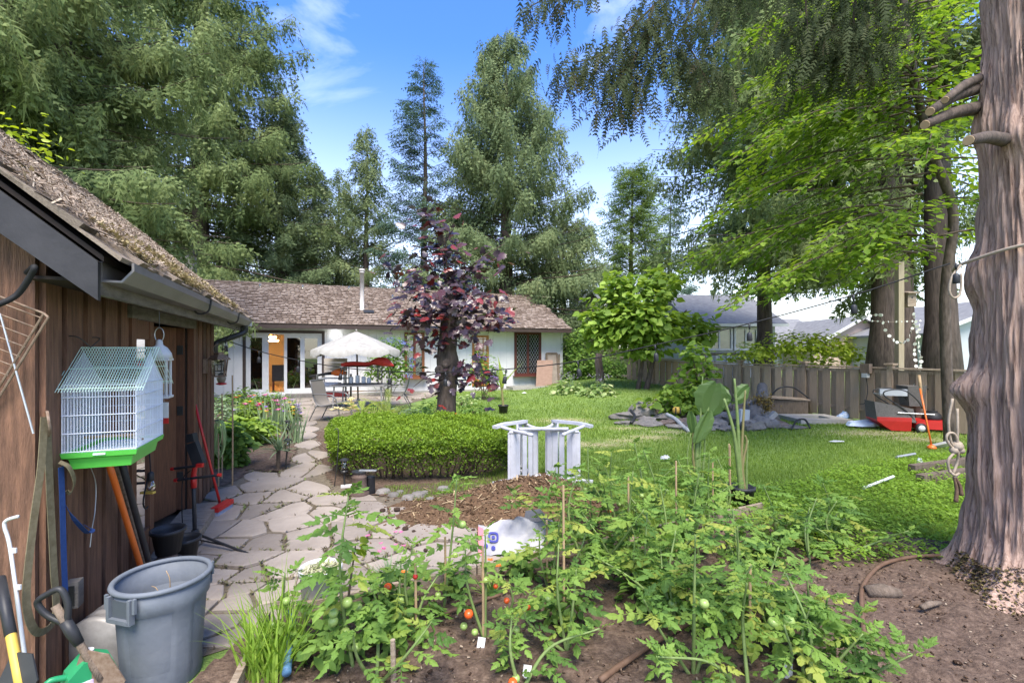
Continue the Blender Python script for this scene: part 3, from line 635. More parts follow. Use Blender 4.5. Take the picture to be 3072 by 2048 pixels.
# roof
eR = hs_(1711, .6); RUN = 4.3; RISE = 1.92; hl = math.hypot(RUN, RISE); rca, rsa = RUN/hl, RISE/hl
UPH = V*rca+ZZ*rsa; NH = -V*rsa+ZZ*rca
rf = MB(); q = [(-.62, EH-.03), (RUN-.6, EH+RISE-.03), (2*RUN-.6+.02, EH-.03), (2*RUN-.6, EH+.04), (RUN-.6, EH+RISE+.05), (-.62, EH+.05)]
rf.prism(q, eR+6.2, HW(-6.2, 0, 0), np.stack([V, ZZ, U], 1)); hroof = rf.build('roof', M_['browntrim'], house)
pos_, dim_ = [], []
for k in range(26):
    s = -6.2
    while s < eR+.02:
        w = random.uniform(.11, .22); s0 = k*.185-.06+random.uniform(-.014, .014); ln = min(.3, hl+.03-s0)
        pos_.append(HW(s+w/2, .62, EH+.05)+UPH*s0+NH*(.004+random.uniform(0, .012))); dim_.append((w-.012, ln, 1.)); s += w
pos_ = np.array(pos_); RT_ = np.repeat((np.stack([U, UPH, NH], 1)@rot('X', -.1))[None], len(pos_), 0)
BT = np.array([[-.5, 0, 0], [.5, 0, 0], [.5, 1, 0], [-.5, 1, 0], [-.5, 0, .03], [.5, 0, .03], [.5, 1, .02], [-.5, 1, .02]])
tn_ = rng.random(len(pos_))
scatter('shingle_courses', BT, np.array([[4, 5, 6, 7], [1, 2, 6, 5], [2, 3, 7, 6], [3, 0, 4, 7]]), pos_+NH*.03, RT_, np.array(dim_), M_['houseshake'], hroof, tn_)['kind'] = 'stuff'
scatter('shingle_butts', np.array([[-.5, 0, -.012], [.5, 0, -.012], [.5, 0, .03], [-.5, 0, .03]]), np.array([[0, 1, 2, 3]]), pos_+NH*.03, RT_, np.array(dim_), M_['butt'], hroof)['kind'] = 'stuff'  # butt ends drawn apart; their dark colour carries the course shadow lines
rc = MB()
for k in range(60):
    for sg in (1, -1):
        D = V*sg*rca-ZZ*rsa; rc.box(HW(-6+k*.33, -RUN+.6, EH+RISE+.075)+D*.09, (.34, .2, .02), np.stack([U, D, np.cross(U, D)], 1))
rc.build('ridge_cap', M_['shake'], hroof)
MB().box(HW((eR-6.2)/2, .66, EH-.03), (eR+6.2, .1, .13), RH).build('gutter', M_['browntrim'], house)
MB().box(HW((eR-6.2)/2, .3, EH-.035), (eR+6.1, .62, .015), RH).build('soffit', M_['whitepaint'], house)
for sg in (0, 1):
    a = HW(eR+.012, .6, EH); b_ = HW(eR+.012, -RUN+.6, EH+RISE); c = HW(eR+.012, -2*RUN+.6, EH)
    MB().bar(a if not sg else c, b_, .03, .16).build('barge_board', M_['browntrim'], house)
# flue, roof vent, brick chimney
f0 = HP(1086, 897, -.9); s_ = hs_(1086, -.9); zz = EH+.05+(.6+.9)*RISE/RUN; fb = HW(s_, -.9, zz)
fl = MB(); hgt = (HP(1086, 806, -.9)[2]-zz); fl.lathe([(.14, -.08), (.1, .08), (.085, .1), (.085, hgt-.18), (.1, hgt-.18), (.1, hgt-.13), (.075, hgt-.1), (.115, hgt-.09), (.115, hgt-.02), (.05, hgt)], 14, fb)
fl.build('flue_pipe', mat('flue_paint', (.62, .58, .56), (.5, .46, .44), 8, .5), house, True)
MB().box(HW(hs_(1106, -.6), -.6, EH+.11+1.2*RISE/RUN), (.4, .3, .09), np.stack([U, UPH, NH], 1)).build('roof_vent', M_['rubber'], house)
s_ = hs_(558, -3.9); ch = MB()
bz = EH+RISE-.3; tz = HP(558, 765, -3.9)[2]
M_['chim'] = mat('chimney_stone', (.24, .21, .19), (.36, .33, .3), 6, .9, .5, 20)
chm = MB().box(HW(s_, -3.9, (bz+tz)/2), (.62, .62, tz-bz), RH).build('chimney', M_['chim'], house)
cp = MB()
for a in (-.32, .32):
    for b_ in (-.32, .32): cp.box(HW(s_+a, -3.9+b_, tz+.13), (.06, .06, .26), RH)
cp.box(HW(s_, -3.9, tz+.29), (.82, .82, .06), RH); cp.box(HW(s_, -3.9, tz+.015), (.74, .74, .05), RH); cp.build('chimney_cap', M_['iron'], chm)
# sliding doors
def framebox(mb, a, b_, z0, z1, w, e, dp, w2=None):
    w2 = w2 or w
    mb.box(HW(a+w/2, e, (z0+z1)/2), (w, dp, z1-z0), RH); mb.box(HW(b_-w/2, e, (z0+z1)/2), (w, dp, z1-z0), RH)
    mb.box(HW((a+b_)/2, e, z1-w2/2), (b_-a-2*w, dp, w2), RH); mb.box(HW((a+b_)/2, e, z0+w2/2), (b_-a-2*w, dp, w2), RH)
a, b_, z0, z1 = SD
mb = MB(); tw = .1
mb.box(HW(a-.02, .012, (z0+z1)/2+.02), (tw, .05, z1-z0+.16), RH); mb.box(HW(b_+.02, .012, (z0+z1)/2+.02), (tw, .05, z1-z0+.16), RH); mb.box(HW((a+b_)/2, .012, z1+.05), (b_-a-.061, .05, tw), RH)
mb.build('door_trim', M_['browntrim'], house)
MB().box(HW((a+b_)/2, .1, z0-.05), (b_-a+.3, .35, .1), RH).build('door_step', M_['whitepaint'], house)
mb = MB(); framebox(mb, a+.031, b_-.031, z0, z1-.0, .05, -.03, .1); mb.build('door_frame', M_['whitepaint'], house)
cols = [hs_(q, 0) for q in (742, 796, 806, 858, 862, 909, 911, 960)]
for i, (p0, p1, e_) in enumerate(((742, 796, -.03), (852, 910, -.0), (905, 961, -.035), (790, 806, -.05))):
    mb = MB(); q0, q1 = hs_(p0), hs_(p1); framebox(mb, q0, q1, z0+.051, z1-.051, .1 if i < 3 else .085, e_, .04, .12)
    dd = mb.build('sliding_panel', M_['whitepaint'], house)
    if i < 3: MB().box(HW((q0+q1)/2, e_, (z0+z1)/2), (q1-q0-.19, .008, z1-z0-.3), RH).build('pane', M_['darkglass'], dd)
# room behind
room = MB(); ra, rb, rd = a-1.2, b_+2.2, 4.6
M_['room'] = mat('warm_wall', (.4, .285, .165), (.36, .25, .14), 2, .8)
room.box(HW((ra+rb)/2, -rd, 1.2), (rb-ra, .05, 2.6), RH)
for x in (ra, rb): room.box(HW(x, -rd/2-.1, 1.2), (.05, rd-.25, 2.6), RH)
room.build('room_wall', M_['room'], house)
MB().box(HW((ra+rb)/2, -rd/2, z0-.0), (rb-ra, rd, .04), RH).build('room_floor', mat('room_floor', (.3, .17, .08), (.38, .22, .11), 4, .4), house)
MB().box(HW((ra+rb)/2, -rd/2-.06, 2.42), (rb-ra, rd, .04), RH).build('room_ceiling', M_['whitepaint'], house)
cl = thing('chandelier', 'lit gold chandelier hanging in the room behind the open sliding door', 'chandelier', HW(hs_(812, -2.2), -2.2, 2.2))
cp_ = np.array(cl.location)
M_['glow'] = emit('warm_glow', (1, .66, .3), 14)
MB().lathe([(.28, 0), (.3, .03), (.28, .06)], 20, cp_-[0, 0, .15]).lathe([(.2, 0), (.22, .03), (.2, .06)], 20, cp_-[0, 0, .02]).build('glass_ring', M_['glow'], cl)
MB().tube(lin(cp_-[0, 0, .14], cp_+[0, 0, .2], 3), .02, 6).build('stem', M_['yellow'], cl)
ptl = bpy.data.lights.new('chandelier_lamp', 'POINT'); ptl.energy = 28; ptl.color = (1, .74, .42); ptl.shadow_soft_size = .3
po = bpy.data.objects.new('lamp_light', ptl); COL.objects.link(po); po.location = cp_-[0, 0, .3]; po.parent = cl; po.matrix_parent_inverse = PM[cl.name].inverted()
dc = thing('dining_chair', 'black dining chair standing inside the open sliding door', 'chair', HW(hs_(838, -.8), -.8, z0))
q = np.array(dc.location)
MB().box(q+[0, 0, .45], (.46, .44, .07), RH).build('seat', M_['rubber'], dc); MB().box(q-V*.2+[0, 0, .74], (.46, .05, .55), RH).build('backrest', M_['rubber'], dc)
for x in (-.2, .2):
    for y in (-.18, .18): MB().box(q+U*x+V*y+[0, 0, .225], (.04, .04, .42), RH).build('leg', M_['mahogany'], dc)
# leaded windows and the orange door
def leaded(rect, mt, n):
    a, b_, z0, z1 = rect; mb = MB(); framebox(mb, a-.04, b_+.04, z0-.04, z1+.04, .1, .02, .07); mb.box(HW((a+b_)/2, .02, (z0+z1)/2), (.09, .06, z1-z0-.13), RH)
    w = mb.build('window', mt, house); MB().box(HW((a+b_)/2, .14, z0-.06), (b_-a+.22, .24, .04), RH).build('window_sill', mt, w)
    for c0, c1 in ((a+.06, (a+b_)/2-.045), ((a+b_)/2+.045, b_-.06)):
        MB().box(HW((c0+c1)/2, .0, (z0+z1)/2), (c1-c0, .006, z1-z0-.12), RH).build('pane', M_['darkglass'], w)
        ld = MB(); W, H = c1-c0, z1-z0-.12; st_ = W/n; zs = z0+.06
        k = -int(H/(st_*1.5))-1
        for k in range(-12, 24):
            for sg in (1, -1):
                # line s = st_*k + sg*z/1.6 clipped to the pane
                pts = []
                for zz in np.linspace(0, H, 60):
                    x = st_*k+sg*zz/1.6
                    if 0 <= x <= W: pts.append((x, zz))
                if len(pts) > 1: ld.bar(HW(c0+pts[0][0], .012, zs+pts[0][1]), HW(c0+pts[-1][0], .012, zs+pts[-1][1]), .009, .009)
        ld.build('lead_lattice', M_['steel'], w)
    MB().box(HW((a+b_)/2, -.35, (z0+z1)/2), (b_-a+.2, .04, z1-z0+.2), RH).build('curtain', mat('dim_curtain', (.10, .085, .075), (.2, .17, .15), 4, .9, stretch=(6, 6, .3)), w)
leaded(W1, M_['orangewood'] if False else mat('window_brown', (.16, .06, .025), (.22, .085, .035), 10, .5), 4); leaded(W2, M_['mahogany'], 4)
a, b_, z0, z1 = OD; z0 = .2; mb = MB(); framebox(mb, a, b_, z0, z1, .09, .0, .06); fr = mb.build('door', M_['orangewood'], house)
mb = MB(); pz0 = z1-1.15
for k in range(1, 3): mb.box(HW(a+(b_-a)*k/3, .0, (pz0+z1)/2), (.03, .04, z1-pz0-.2), RH)
for k in range(0, 5): mb.box(HW((a+b_)/2, .002, pz0+.05+(z1-pz0-.15)*k/4.2), (b_-a-.18, .038, .03), RH)
mb.build('muntin', M_['orangewood'], fr); MB().box(HW((a+b_)/2, -.005, (z0+pz0)/2+.05), (b_-a-.18, .03, pz0-z0-.1), RH).build('lower_panel', M_['orangewood'], fr)
MB().box(HW((a+b_)/2, -.012, (pz0+z1)/2), (b_-a-.17, .006, z1-pz0-.18), RH).build('pane', M_['darkglass'], fr)
MB().box(HW((a+b_)/2, -.35, (z0+z1)/2), (b_-a+.3, .04, z1-z0), RH).build('curtain', M_['sheddark'], fr)
# flood light
lp = HP(1007, 1004, .14); fl = thing('flood_light', 'small lit white flood light on the siding above the parasol', 'lamp', lp)
MB().box(HW(hs_(1007, .03), .03, lp[2]), (.12, .06, .12), RH).build('mount', M_['whitepaint'], fl)
MB().lathe([(.02, -.06), (.06, -.02), (.065, .03), (.04, .05)], 14, lp, frame(-V)@np.array([[0, 0, 1], [0, 1, 0], [-1, 0, 0]])).build('lamp_head', emit('lamp_led', (1, 1, 1), 9), fl, True)
# dartboard
dp = HP(659, 1064, .06); db = thing('dartboard', 'round black and cream dartboard hung on the white siding', 'dartboard', dp)
RD = np.stack([U, ZZ, -V], 1); rad = .24
MB().lathe([(rad+.02, -.02), (rad+.02, .02)], 24, dp, RD).build('backing', M_['iron'], db)
for k in range(20):
    for r0, r1 in ((.03, .13), (.14, .215)):
        a0, a1 = 2*math.pi*k/20, 2*math.pi*(k+1)/20
        MB().prism([(r0*math.cos(a0), r0*math.sin(a0)), (r1*math.cos(a0), r1*math.sin(a0)), (r1*math.cos(a1), r1*math.sin(a1)), (r0*math.cos(a1), r0*math.sin(a1))], .006, dp-V*.021, RD).build('segment', (M_['iron'] if k % 2 else mat('sisal', (.6, .52, .25))) if k < 2 and r0 < .1 else (M_['iron'] if k % 2 else bpy.data.materials['sisal']), db)
# plywood sheets leaning by the leaded window
def leaner(name, label, px0, px1, ytop, ybot, mt, e0, e1, tilt=0.):
    b0, b1 = hs_(px0, e0), hs_(px1, e0); zt = HP((px0+px1)/2, ytop, e1)[2]; zb = max(0., float(gz(*HW((b0+b1)/2, e0, 0)[:2])))-.01
    a, b_, c, d = HW(b0, e0, zb), HW(b1, e0, zb), HW(b1+tilt, e1, zt), HW(b0+tilt, e1, zt); n = -V*.02
    mb = MB(); vv = [a, b_, c, d]; mb.add(np.array(vv+[q+n for q in vv]), [[3, 2, 1, 0], [4, 5, 6, 7], [0, 1, 5, 4], [1, 2, 6, 5], [2, 3, 7, 6], [3, 0, 4, 7]])
    return tag(mb.build(name, mt), label, 'board')
leaner('plywood_sheet', 'brown plywood sheet leaning against the leaded window wall', 1607, 1655, 1080, 1157, M_['plywood'], .75, .3, .28)
fr_ = thing('framed_panel', 'weathered wooden framed panel leaning behind the plywood sheet', 'panel', HW(hs_(1655, .4), .4, 0))
pa, pb = hs_(1640, .35), hs_(1672, .35); zt = HP(1655, 1060, .1)[2]; zb = .1
P4 = [HW(pa, .5, zb), HW(pb, .5, zb), HW(pb+.1, .12, zt), HW(pa+.1, .12, zt)]
for i in range(4): MB().bar(P4[i], P4[(i+1) % 4], .08, .04, -V).build('frame_rail', M_['oldwood'], fr_)
mbp = MB(); vv = [p_+V*.01 for p_ in P4]; mbp.add(np.array(vv+[q+V*.015 for q in vv]), [[0, 1, 2, 3], [7, 6, 5, 4], [0, 4, 5, 1], [1, 5, 6, 2], [2, 6, 7, 3], [3, 7, 4, 0]]); mbp.build('panel', mat('grey_panel', (.2, .165, .14), (.27, .23, .2), 6), fr_)
tag(MB().bar(HW(hs_(1676, .5), .55, .0), HW(hs_(1679, .1), .06, HP(1679, 1062, .1)[2]), .06, .05).build('timber_post', M_['oldwood']), 'narrow weathered timber leaning beside the framed panel', 'timber')
w0 = HW(hs_(1590, .7), .75, .14)
mb = MB(); framew = .06
for dx, dy, lx, ly in ((0, -.35, 1.9, framew), (0, .35, 1.9, framew), (-.92, 0, framew, .64), (.92, 0, framew, .64)): mb.box(w0+U*dx-V*dy+[0, 0, -.0], (lx, ly, .12), RH)
tag(mb.build('window_well', M_['concrete']), 'pale low window well frame on the lawn under the leaded window', 'window well')
# ---------------------------------------------------------------- shadow box fence
fence = thing('board_fence', 'weathered brown board fence with alternating boards along the lawn', 'fence', FW(2, 0, 0))
RF = np.stack([V, -U, ZZ], 1); FT = 1.3
fm = [MB().box((0, 0, .5), (1, 1, 1)).mesh('fence_board', M_['fence'])]
def fb(t, w, e, z0, z1):
    M = np.eye(4); M[:3, 0] = V*w; M[:3, 1] = -U*.02; M[:3, 2] = ZZ*(z1-z0)+V*random.gauss(0, .008); M[:3, 3] = FW(t, e, z0); inst('fence_board', fm[0], Matrix(M.tolist()), fence)
t = -5.2; k = 0
while t < 8.4:
    gzv = float(gz(*FW(t, 0, 0)[:2])); top = FT+max(0, gzv-.1)*.3
    fb(t, .195+random.uniform(-.01, .012), .03, gzv+random.uniform(.03, .07), top-.05); fb(t+.17, .19, -.035, gzv+.03, top-.05)
    t += .34; k += 1
for t0, t1 in [(-5.3+i*2.05, -5.3+(i+1)*2.05) for i in range(7)]:
    dz0, dz1 = [max(0, float(gz(*FW(q, 0, 0)[:2]))-.1)*.3 for q in (t0, t1)]
    MB().bar(FW(t0, .0, FT+dz0-.01), FW(t1, .0, FT+dz1-.01), .13, .035).build('top_rail', M_['fence'], fence)
    MB().bar(FW(t0+.05, -.003, FT+dz0-.09), FW(t1-.05, -.003, FT+dz1-.09), .036, .07).build('rail', M_['fence'], fence)
    MB().bar(FW(t0+.05, -.003, .3+dz0*3), FW(t1-.05, -.003, .3+dz1*3), .036, .07).build('rail', M_['fence'], fence)
    ps = MB().box(FW(t0, -.0, (FT+.05+dz0)/2), (.11, .11, FT+.05+dz0), RF).build('post', M_['fence'], fence)
    MB().box(FW(t0, 0, FT+.085+dz0), (.19, .19, .035), RF).box(FW(t0, 0, FT+.06+dz0), (.15, .15, .03), RF).build('post_cap', M_['fence'], ps)
# ---------------------------------------------------------------- neighbours beyond the fence
def nhouse(name, label, px0, px1, Y, py_e, py_r, wm, rm, wins=(), depth=8., ov=.4, gable=False, lap=0, yaw=0.):
    x0, x1 = (px0-1536)/FPX*Y, (px1-1536)/FPX*Y; ze = CAMH-(py_e-HZ)/FPX*Y; zr = CAMH-(py_r-HZ)/FPX*(Y+(0 if gable else depth/2)); h = thing(name, label, 'house', ((x0+x1)/2, Y+depth/2, 0))
    mb = MB()
    if gable: mb.prism([(x0, 0), (x1, 0), (x1, ze), ((x0+x1)/2, zr), (x0, ze)], depth, (0, Y+depth, 0), np.array([[1, 0, 0], [0, 0, -1], [0, 1, 0]]))
    else: mb.prism([(Y, 0), (Y, ze), (Y+depth/2, zr), (Y+depth, ze), (Y+depth, 0)], x1-x0, (x0, 0, 0), np.array([[0, 0, 1], [1, 0, 0], [0, 1, 0]]))
    mb.build('wall', wm, h)
    if gable:
        for sg in (-1, 1):
            a = np.array([(x0+x1)/2, 0, zr]); b_ = np.array([x0 if sg < 0 else x1, 0, ze]); d = (b_-a)/np.linalg.norm(b_-a); b_ = b_+d*ov
            q = [a+[0, Y-ov, .03], b_+[0, Y-ov, .03], b_+[0, Y+depth, .03], a+[0, Y+depth, .03]]
            m2 = MB(); m2.add(np.array(q+[w+[0, 0, .12] for w in q]), [[0, 1, 2, 3], [7, 6, 5, 4], [0, 4, 5, 1], [1, 5, 6, 2], [2, 6, 7, 3], [3, 7, 4, 0]]); m2.build('roof', rm, h)
            MB().bar(a+[0, Y-ov-.02, .06], b_+[0, Y-ov-.02, .06], .03, .16).build('barge_board', M_['whitepaint'], h)
    else:
        sl_ = (zr-ze)/(depth/2); m2 = MB()
        m2.prism([(Y-ov, ze-ov*sl_+.02), (Y+depth/2, zr+.02), (Y+depth+ov, ze-ov*sl_+.02), (Y+depth+ov, ze-ov*sl_+.14), (Y+depth/2, zr+.15), (Y-ov, ze-ov*sl_+.14)], x1-x0+2*ov, (x0-ov, 0, 0), np.array([[0, 0, 1], [1, 0, 0], [0, 1, 0]]))
        m2.build('roof', rm, h); MB().box(((x0+x1)/2, Y-ov-.05, ze-ov*sl_+.05), (x1-x0+2*ov, .1, .13)).build('gutter', M_['whitepaint'], h)
    if lap:
        z = .1
        while z < zr:
            xa, xb = x0, x1
            if gable and z > ze: f_ = (z-ze)/(zr-ze)*(x1-x0)/2; xa, xb = x0+f_, x1-f_
            if xb-xa > .2: MB().box(((xa+xb)/2, Y-.015, z+lap/2), (xb-xa-.02, .03, lap-.012), rot('X', .05)).build('siding_board', wm, h)
            z += lap
    for wx0, wx1, wy0, wy1, nb in wins:
        a0, a1 = (wx0-1536)/FPX*Y, (wx1-1536)/FPX*Y; z1, z0 = CAMH-(wy0-HZ)/FPX*Y, CAMH-(wy1-HZ)/FPX*Y; f = MB(); t_ = .09
        f.box((a0, Y-.05, (z0+z1)/2), (t_, .1, z1-z0+t_)); f.box((a1, Y-.05, (z0+z1)/2), (t_, .1, z1-z0+t_)); f.box(((a0+a1)/2, Y-.05, z0), (a1-a0-t_, .1, t_)); f.box(((a0+a1)/2, Y-.05, z1), (a1-a0-t_, .1, t_))
        for q in range(1, nb): f.box((a0+(a1-a0)*q/nb, Y-.045, (z0+z1)/2), (t_*.8, .08, z1-z0-t_))
        w = f.build('window', M_['whitepaint'], h); MB().box(((a0+a1)/2, Y-.03, (z0+z1)/2), (a1-a0-t_, .012, z1-z0-t_)).build('pane', M_['nglass'], w)
    return h
M_['nglass'] = mat('neighbour_glass', (.16, .2, .15), (.28, .34, .24), 1.2, .08, spec=.8)
M_['greyside'] = mat('grey_siding', (.36, .37, .36), (.42, .43, .42), 3, .7)
M_['greyroof'] = mat('grey_shingle', (.15, .15, .155), (.22, .22, .22), 4, .9, .4, 30)
M_['peach'] = mat('peach_siding', (.45, .35, .29), (.5, .39, .33), 3, .7)
M_['palewall'] = mat('pale_wall', (.42, .44, .47), (.47, .49, .51), 3, .7)
M_['brownside'] = mat('brown_siding', (.105, .088, .075), (.15, .13, .11), 3, .8)
nhouse('grey_house', 'grey clapboard neighbour house with white framed windows beyond the fence', 2085, 2325, 23, 968, 892, M_['greyside'], M_['greyroof'], [(2120, 2193, 985, 1048, 2), (2203, 2268, 985, 1048, 2), (2283, 2312, 985, 1048, 1)], 7)
nhouse('pale_house', 'pale neighbour house with a wide grey shingle roof above the lime shrub', 2330, 2475, 30, 1030, 962, M_['palewall'], M_['greyroof'], (), 7)
nhouse('peach_house', 'peach gabled neighbour house behind the fence and lime shrub', 2440, 2720, 27, 1035, 955, M_['peach'], M_['greyroof'], (), 8, gable=True, lap=.0)
nhouse('garage', 'white neighbour garage with peach gable beside the big cedar trunks', 2790, 3300, 22, 1000, 900, M_['palewall'], M_['greyroof'], (), 8, gable=True)
nhouse('brown_house', 'dark brown clapboard house behind the end of the bungalow', 1690, 1850, 30, 965, 872, M_['brownside'], M_['greyroof'], [(1733, 1756, 985, 1035, 1)], 8, gable=True, lap=.22)
dk = thing('deck_rail', 'white and brown deck railing below the grey house windows', 'railing', P(2230, 1085, 21.5)*[1, 1, 0])
Y = 21.5
MB().box(((2215-1536)/FPX*Y, Y, CAMH-(1062-HZ)/FPX*Y), (3.4, .14, .12)).build('top_rail', M_['oldwood'], dk)
for px in range(2115, 2320, 34): MB().box(((px-1536)/FPX*Y, Y, .75), (.1, .1, 1.5)).build('post', M_['whitepaint'], dk)
for px0 in range(2115, 2300, 34): MB().box(((px0+17-1536)/FPX*Y, Y+.03, .85), (.4, .03, 1.0)).build('panel', M_['palewall'], dk)
# ---------------------------------------------------------------- foliage generators
def spray(n, wid=.3, lw=.1, droop=.3, fwd=None):  # a feathery frond along +x
    v, f = [], []
    for i, s in enumerate(np.linspace(.04, .92 if fwd is None else .62, n)):
        for sg in (-1, 1):
            z = -droop*s*s; k = len(v)
            if fwd is None: l = wid*(1-.55*s)*(.5+.5*min(1, s*4)); tip = (s+l*.85, sg*l, z-droop*.35*l-.04)
            else: l = wid*(1.05-.8*s); tip = (s+fwd*(1.1-.5*s), sg*l, z-droop*fwd*(s+.3)-.05*l)
            v += [(s-lw*.3, 0, z), (s+lw, sg*.01, -droop*(s+lw)**2), tip]; f.append((k, k+1, k+2))
    if fwd is not None:
        k = len(v); v += [(.5, -.045, -droop*.25), (.5, .045, -droop*.25), (1.05, 0, -droop*1.1)]; f.append((k, k+1, k+2))
    return np.array(v, float), np.array(f)
def conifer(name, label, base, H, R, z0, nb, dens, mt, size, seed, shape=.85, hang=.8, rise=.1, trunk_r=.25, tm='barkdark', pairs=5, group=None, wid=.3, trunks=None, zcut=None, aim=None, lw=.1, wl=.5):
    r = np.random.default_rng(seed); base = np.asarray(base, float); tr = thing(name, label, 'tree', base, group)
    mb = MB()
    for (dx, dy, tr_) in (trunks or [(0, 0, trunk_r)]):
        zs = np.linspace(-.2, H, 9); mb.tube(np.c_[base[0]+dx+.06*np.sin(zs*.6+dx), base[1]+dy+0*zs, zs+base[2]], tr_*np.clip(1.25-zs/H*1.2, .05, 2)*(1+.5*np.exp(-np.maximum(zs, 0)*2)), 10)
    mb.build('trunk', M_[tm], tr, True)
    pos, dirs, szs, tin = [], [], [], []; wood = MB()
    for i in range(nb):
        u = (i+r.random())/nb; z = z0+(H-z0)*u; Lb = R*(1-u)**shape*r.uniform(.6, 1.12)+.25; az = r.random()*2*np.pi
        if aim is not None and r.random() < aim[1]: az = aim[0]+r.normal(0, .9)
        if aim is not None and math.sin(az) < -.3:
            if z < 8.5: continue
            Lb *= .6
        o = np.array([np.cos(az), np.sin(az), 0]); lat = np.array([-o[1], o[0], 0]); rs_ = rise+.5*u
        path = lambda s: base+np.outer(s*Lb, o)+np.outer(z+Lb*(rs_*s-(.75-.5*u)*s**2+.42*s**3), [0, 0, 1])
        sp_ = np.linspace(0, 1, 6); wood.tube(path(sp_), .03*Lb/4*(1.05-sp_)+.006, 4, False)
        m = max(5, int(Lb*dens)); s = .12+.88*r.random(m)**.75; p = path(s); side = r.normal(0, 1, m)
        wdt = .13*Lb*(1.15-s)+.05; p += lat[None]*(side*wdt)[:, None]; p[:, 2] -= np.abs(side)*wdt*.35+r.random(m)**2*.32*hang
        d = o[None]*r.uniform(.1, .75, m)[:, None]+lat[None]*(side*.4+r.normal(0, .15, m))[:, None]+np.outer(-hang*r.uniform(.55, 1.2, m)+.25*u, [0, 0, 1])
        pos.append(p); dirs.append(d); szs.append(size*(.55+.8*r.random(m))); bt = r.random(); tin.append(np.clip(.42*bt+.5*r.random(m)+.04, 0, 1))
    # leading shoot
    m = max(6, int(dens*1.2)); zt = H-r.random(m)*R*.35; p = base+np.c_[r.normal(0, .12, m), r.normal(0, .12, m), zt]; pos.append(p); dirs.append(np.c_[r.normal(0, .6, m), r.normal(0, .6, m), r.uniform(-.4, .9, m)]); szs.append(size*(.5+.5*r.random(m))); tin.append(r.random(m))
    pos, dirs, szs, tin = np.concatenate(pos), np.concatenate(dirs), np.concatenate(szs), np.concatenate(tin)
    pxs = 1536+FPX*pos[:, 0]/pos[:, 1]
    hid = ((pxs < -260) | (pxs > 3330)) & (r.random(len(pos)) < .75) | (pos[:, 2] > CAMH+1.12*HZ/FPX*pos[:, 1]) & (r.random(len(pos)) < .7) | (pos[:, 1] > base[1]+.25*R) & (r.random(len(pos)) < .55)   # thinner where it is far above or on the far side
    pos, dirs, szs, tin = pos[~hid], dirs[~hid], szs[~hid], tin[~hid]
    half = r.random(len(pos)) < .45; d2 = dirs.copy(); d2[:, 2] *= .55      # hanging feathers and flatter side fronds
    A1, B1 = spray(pairs, wid, lw, .35, .42); A2, B2 = spray(3, wid*1.15, .17, .3); Rl = r.normal(0, .7, len(pos))
    R1, R2 = frames(dirs[half], roll=Rl[half]), frames(d2[~half], roll=Rl[~half]*.8)
    v1 = (np.einsum('nij,nkj->nki', R1, A1[None]*szs[half][:, None, None])+pos[half][:, None]).reshape(-1, 3); v2 = (np.einsum('nij,nkj->nki', R2, A2[None]*(szs[~half]*.8)[:, None, None])+pos[~half][:, None]).reshape(-1, 3)
    f1 = (B1[None]+(np.arange(half.sum())*len(A1))[:, None, None]).reshape(-1, 3); f2 = (B2[None]+(np.arange((~half).sum())*len(A2))[:, None, None]).reshape(-1, 3)+len(v1)
    tt = np.concatenate([np.repeat(tin[half], len(A1)), np.repeat(tin[~half], len(A2))]); link(bpy.data.objects.new('crown', mkmesh('crown', np.concatenate([v1, v2]), np.concatenate([f1, f2]), M_[mt], False, np.clip(tt, 0, 1))), tr)
    wood.build('branches', M_['twig'], tr)['kind'] = 'stuff'; return tr
def Gd(px, Y, z=0): return np.array([(px-1536)/FPX*Y, Y, z])
FAR = 'tall conifers behind the bungalow'
# the tall wall of cedars on the shed side
conifer('cedar_tree', 'tall drooping cedar right behind the garden shed roof', Gd(190, 12.), 19, 4.0, 2.4, 210, 95, 'cedar', .46, 11, .6, 1.25, trunk_r=.4, pairs=3, wid=.26, lw=.07)
conifer('cedar_tree', 'broad hemlock rising between the shed and the bungalow chimney', Gd(600, 25.5), 34, 6.8, 3.6, 330, 52, 'cedar', .68, 12, .55, 1.15, trunk_r=.5, pairs=3, wid=.24, lw=.07)
conifer('cedar_tree', 'tall cedar leaning over the shed ridge with dark inner boughs', Gd(20, 10.5), 17, 3.8, 2.8, 150, 70, 'cedar', .4, 13, .6, 1.1, trunk_r=.35, pairs=3, lw=.07)
conifer('cedar_tree', 'slim cedar stepping down from the shed side trees above the chimney', Gd(840, 27.5), 16.6, 4.0, 1.5, 210, 42, 'cedarfar', .55, 14, .75, 1.0, trunk_r=.3, pairs=3, lw=.07)
conifer('cedar_tree', 'second slim cedar above the bungalow ridge beside the flue pipe', Gd(945, 30), 13.2, 3.0, 1, 150, 40, 'cedarfar', .52, 15, .75, 1.0, trunk_r=.3, pairs=3, lw=.07)
# behind the bungalow
conifer('cedar_tree', 'small pointed cedar behind the roof above the flue pipe', Gd(1100, 31), 16.2, 3.6, .5, 180, 36, 'cedarfar', .55, 16, .8, 1.0, group=FAR, pairs=3, lw=.07)
conifer('cedar_tree', 'thin cedar behind the roof ridge between two taller spires', Gd(1015, 33), 14.3, 2.9, .5, 140, 34, 'cedarfar', .52, 17, .8, 1.0, group=FAR, pairs=3, lw=.07)
conifer('fir_tree', 'sparse blue green fir spire with airy upper branches behind the purple maple', Gd(1274, 29), 19.4, 4.3, .5, 190, 48, 'fir', .46, 18, .8, .3, .14, group=FAR, pairs=3, wid=.22, lw=.07)
conifer('cedar_tree', 'largest cedar behind the bungalow with upturned weeping boughs', Gd(1520, 27.5), 20, 6.6, .8, 230, 58, 'cedarfar', .68, 19, .72, 1.3, .16, trunk_r=.45, pairs=3, wid=.2, lw=.07)
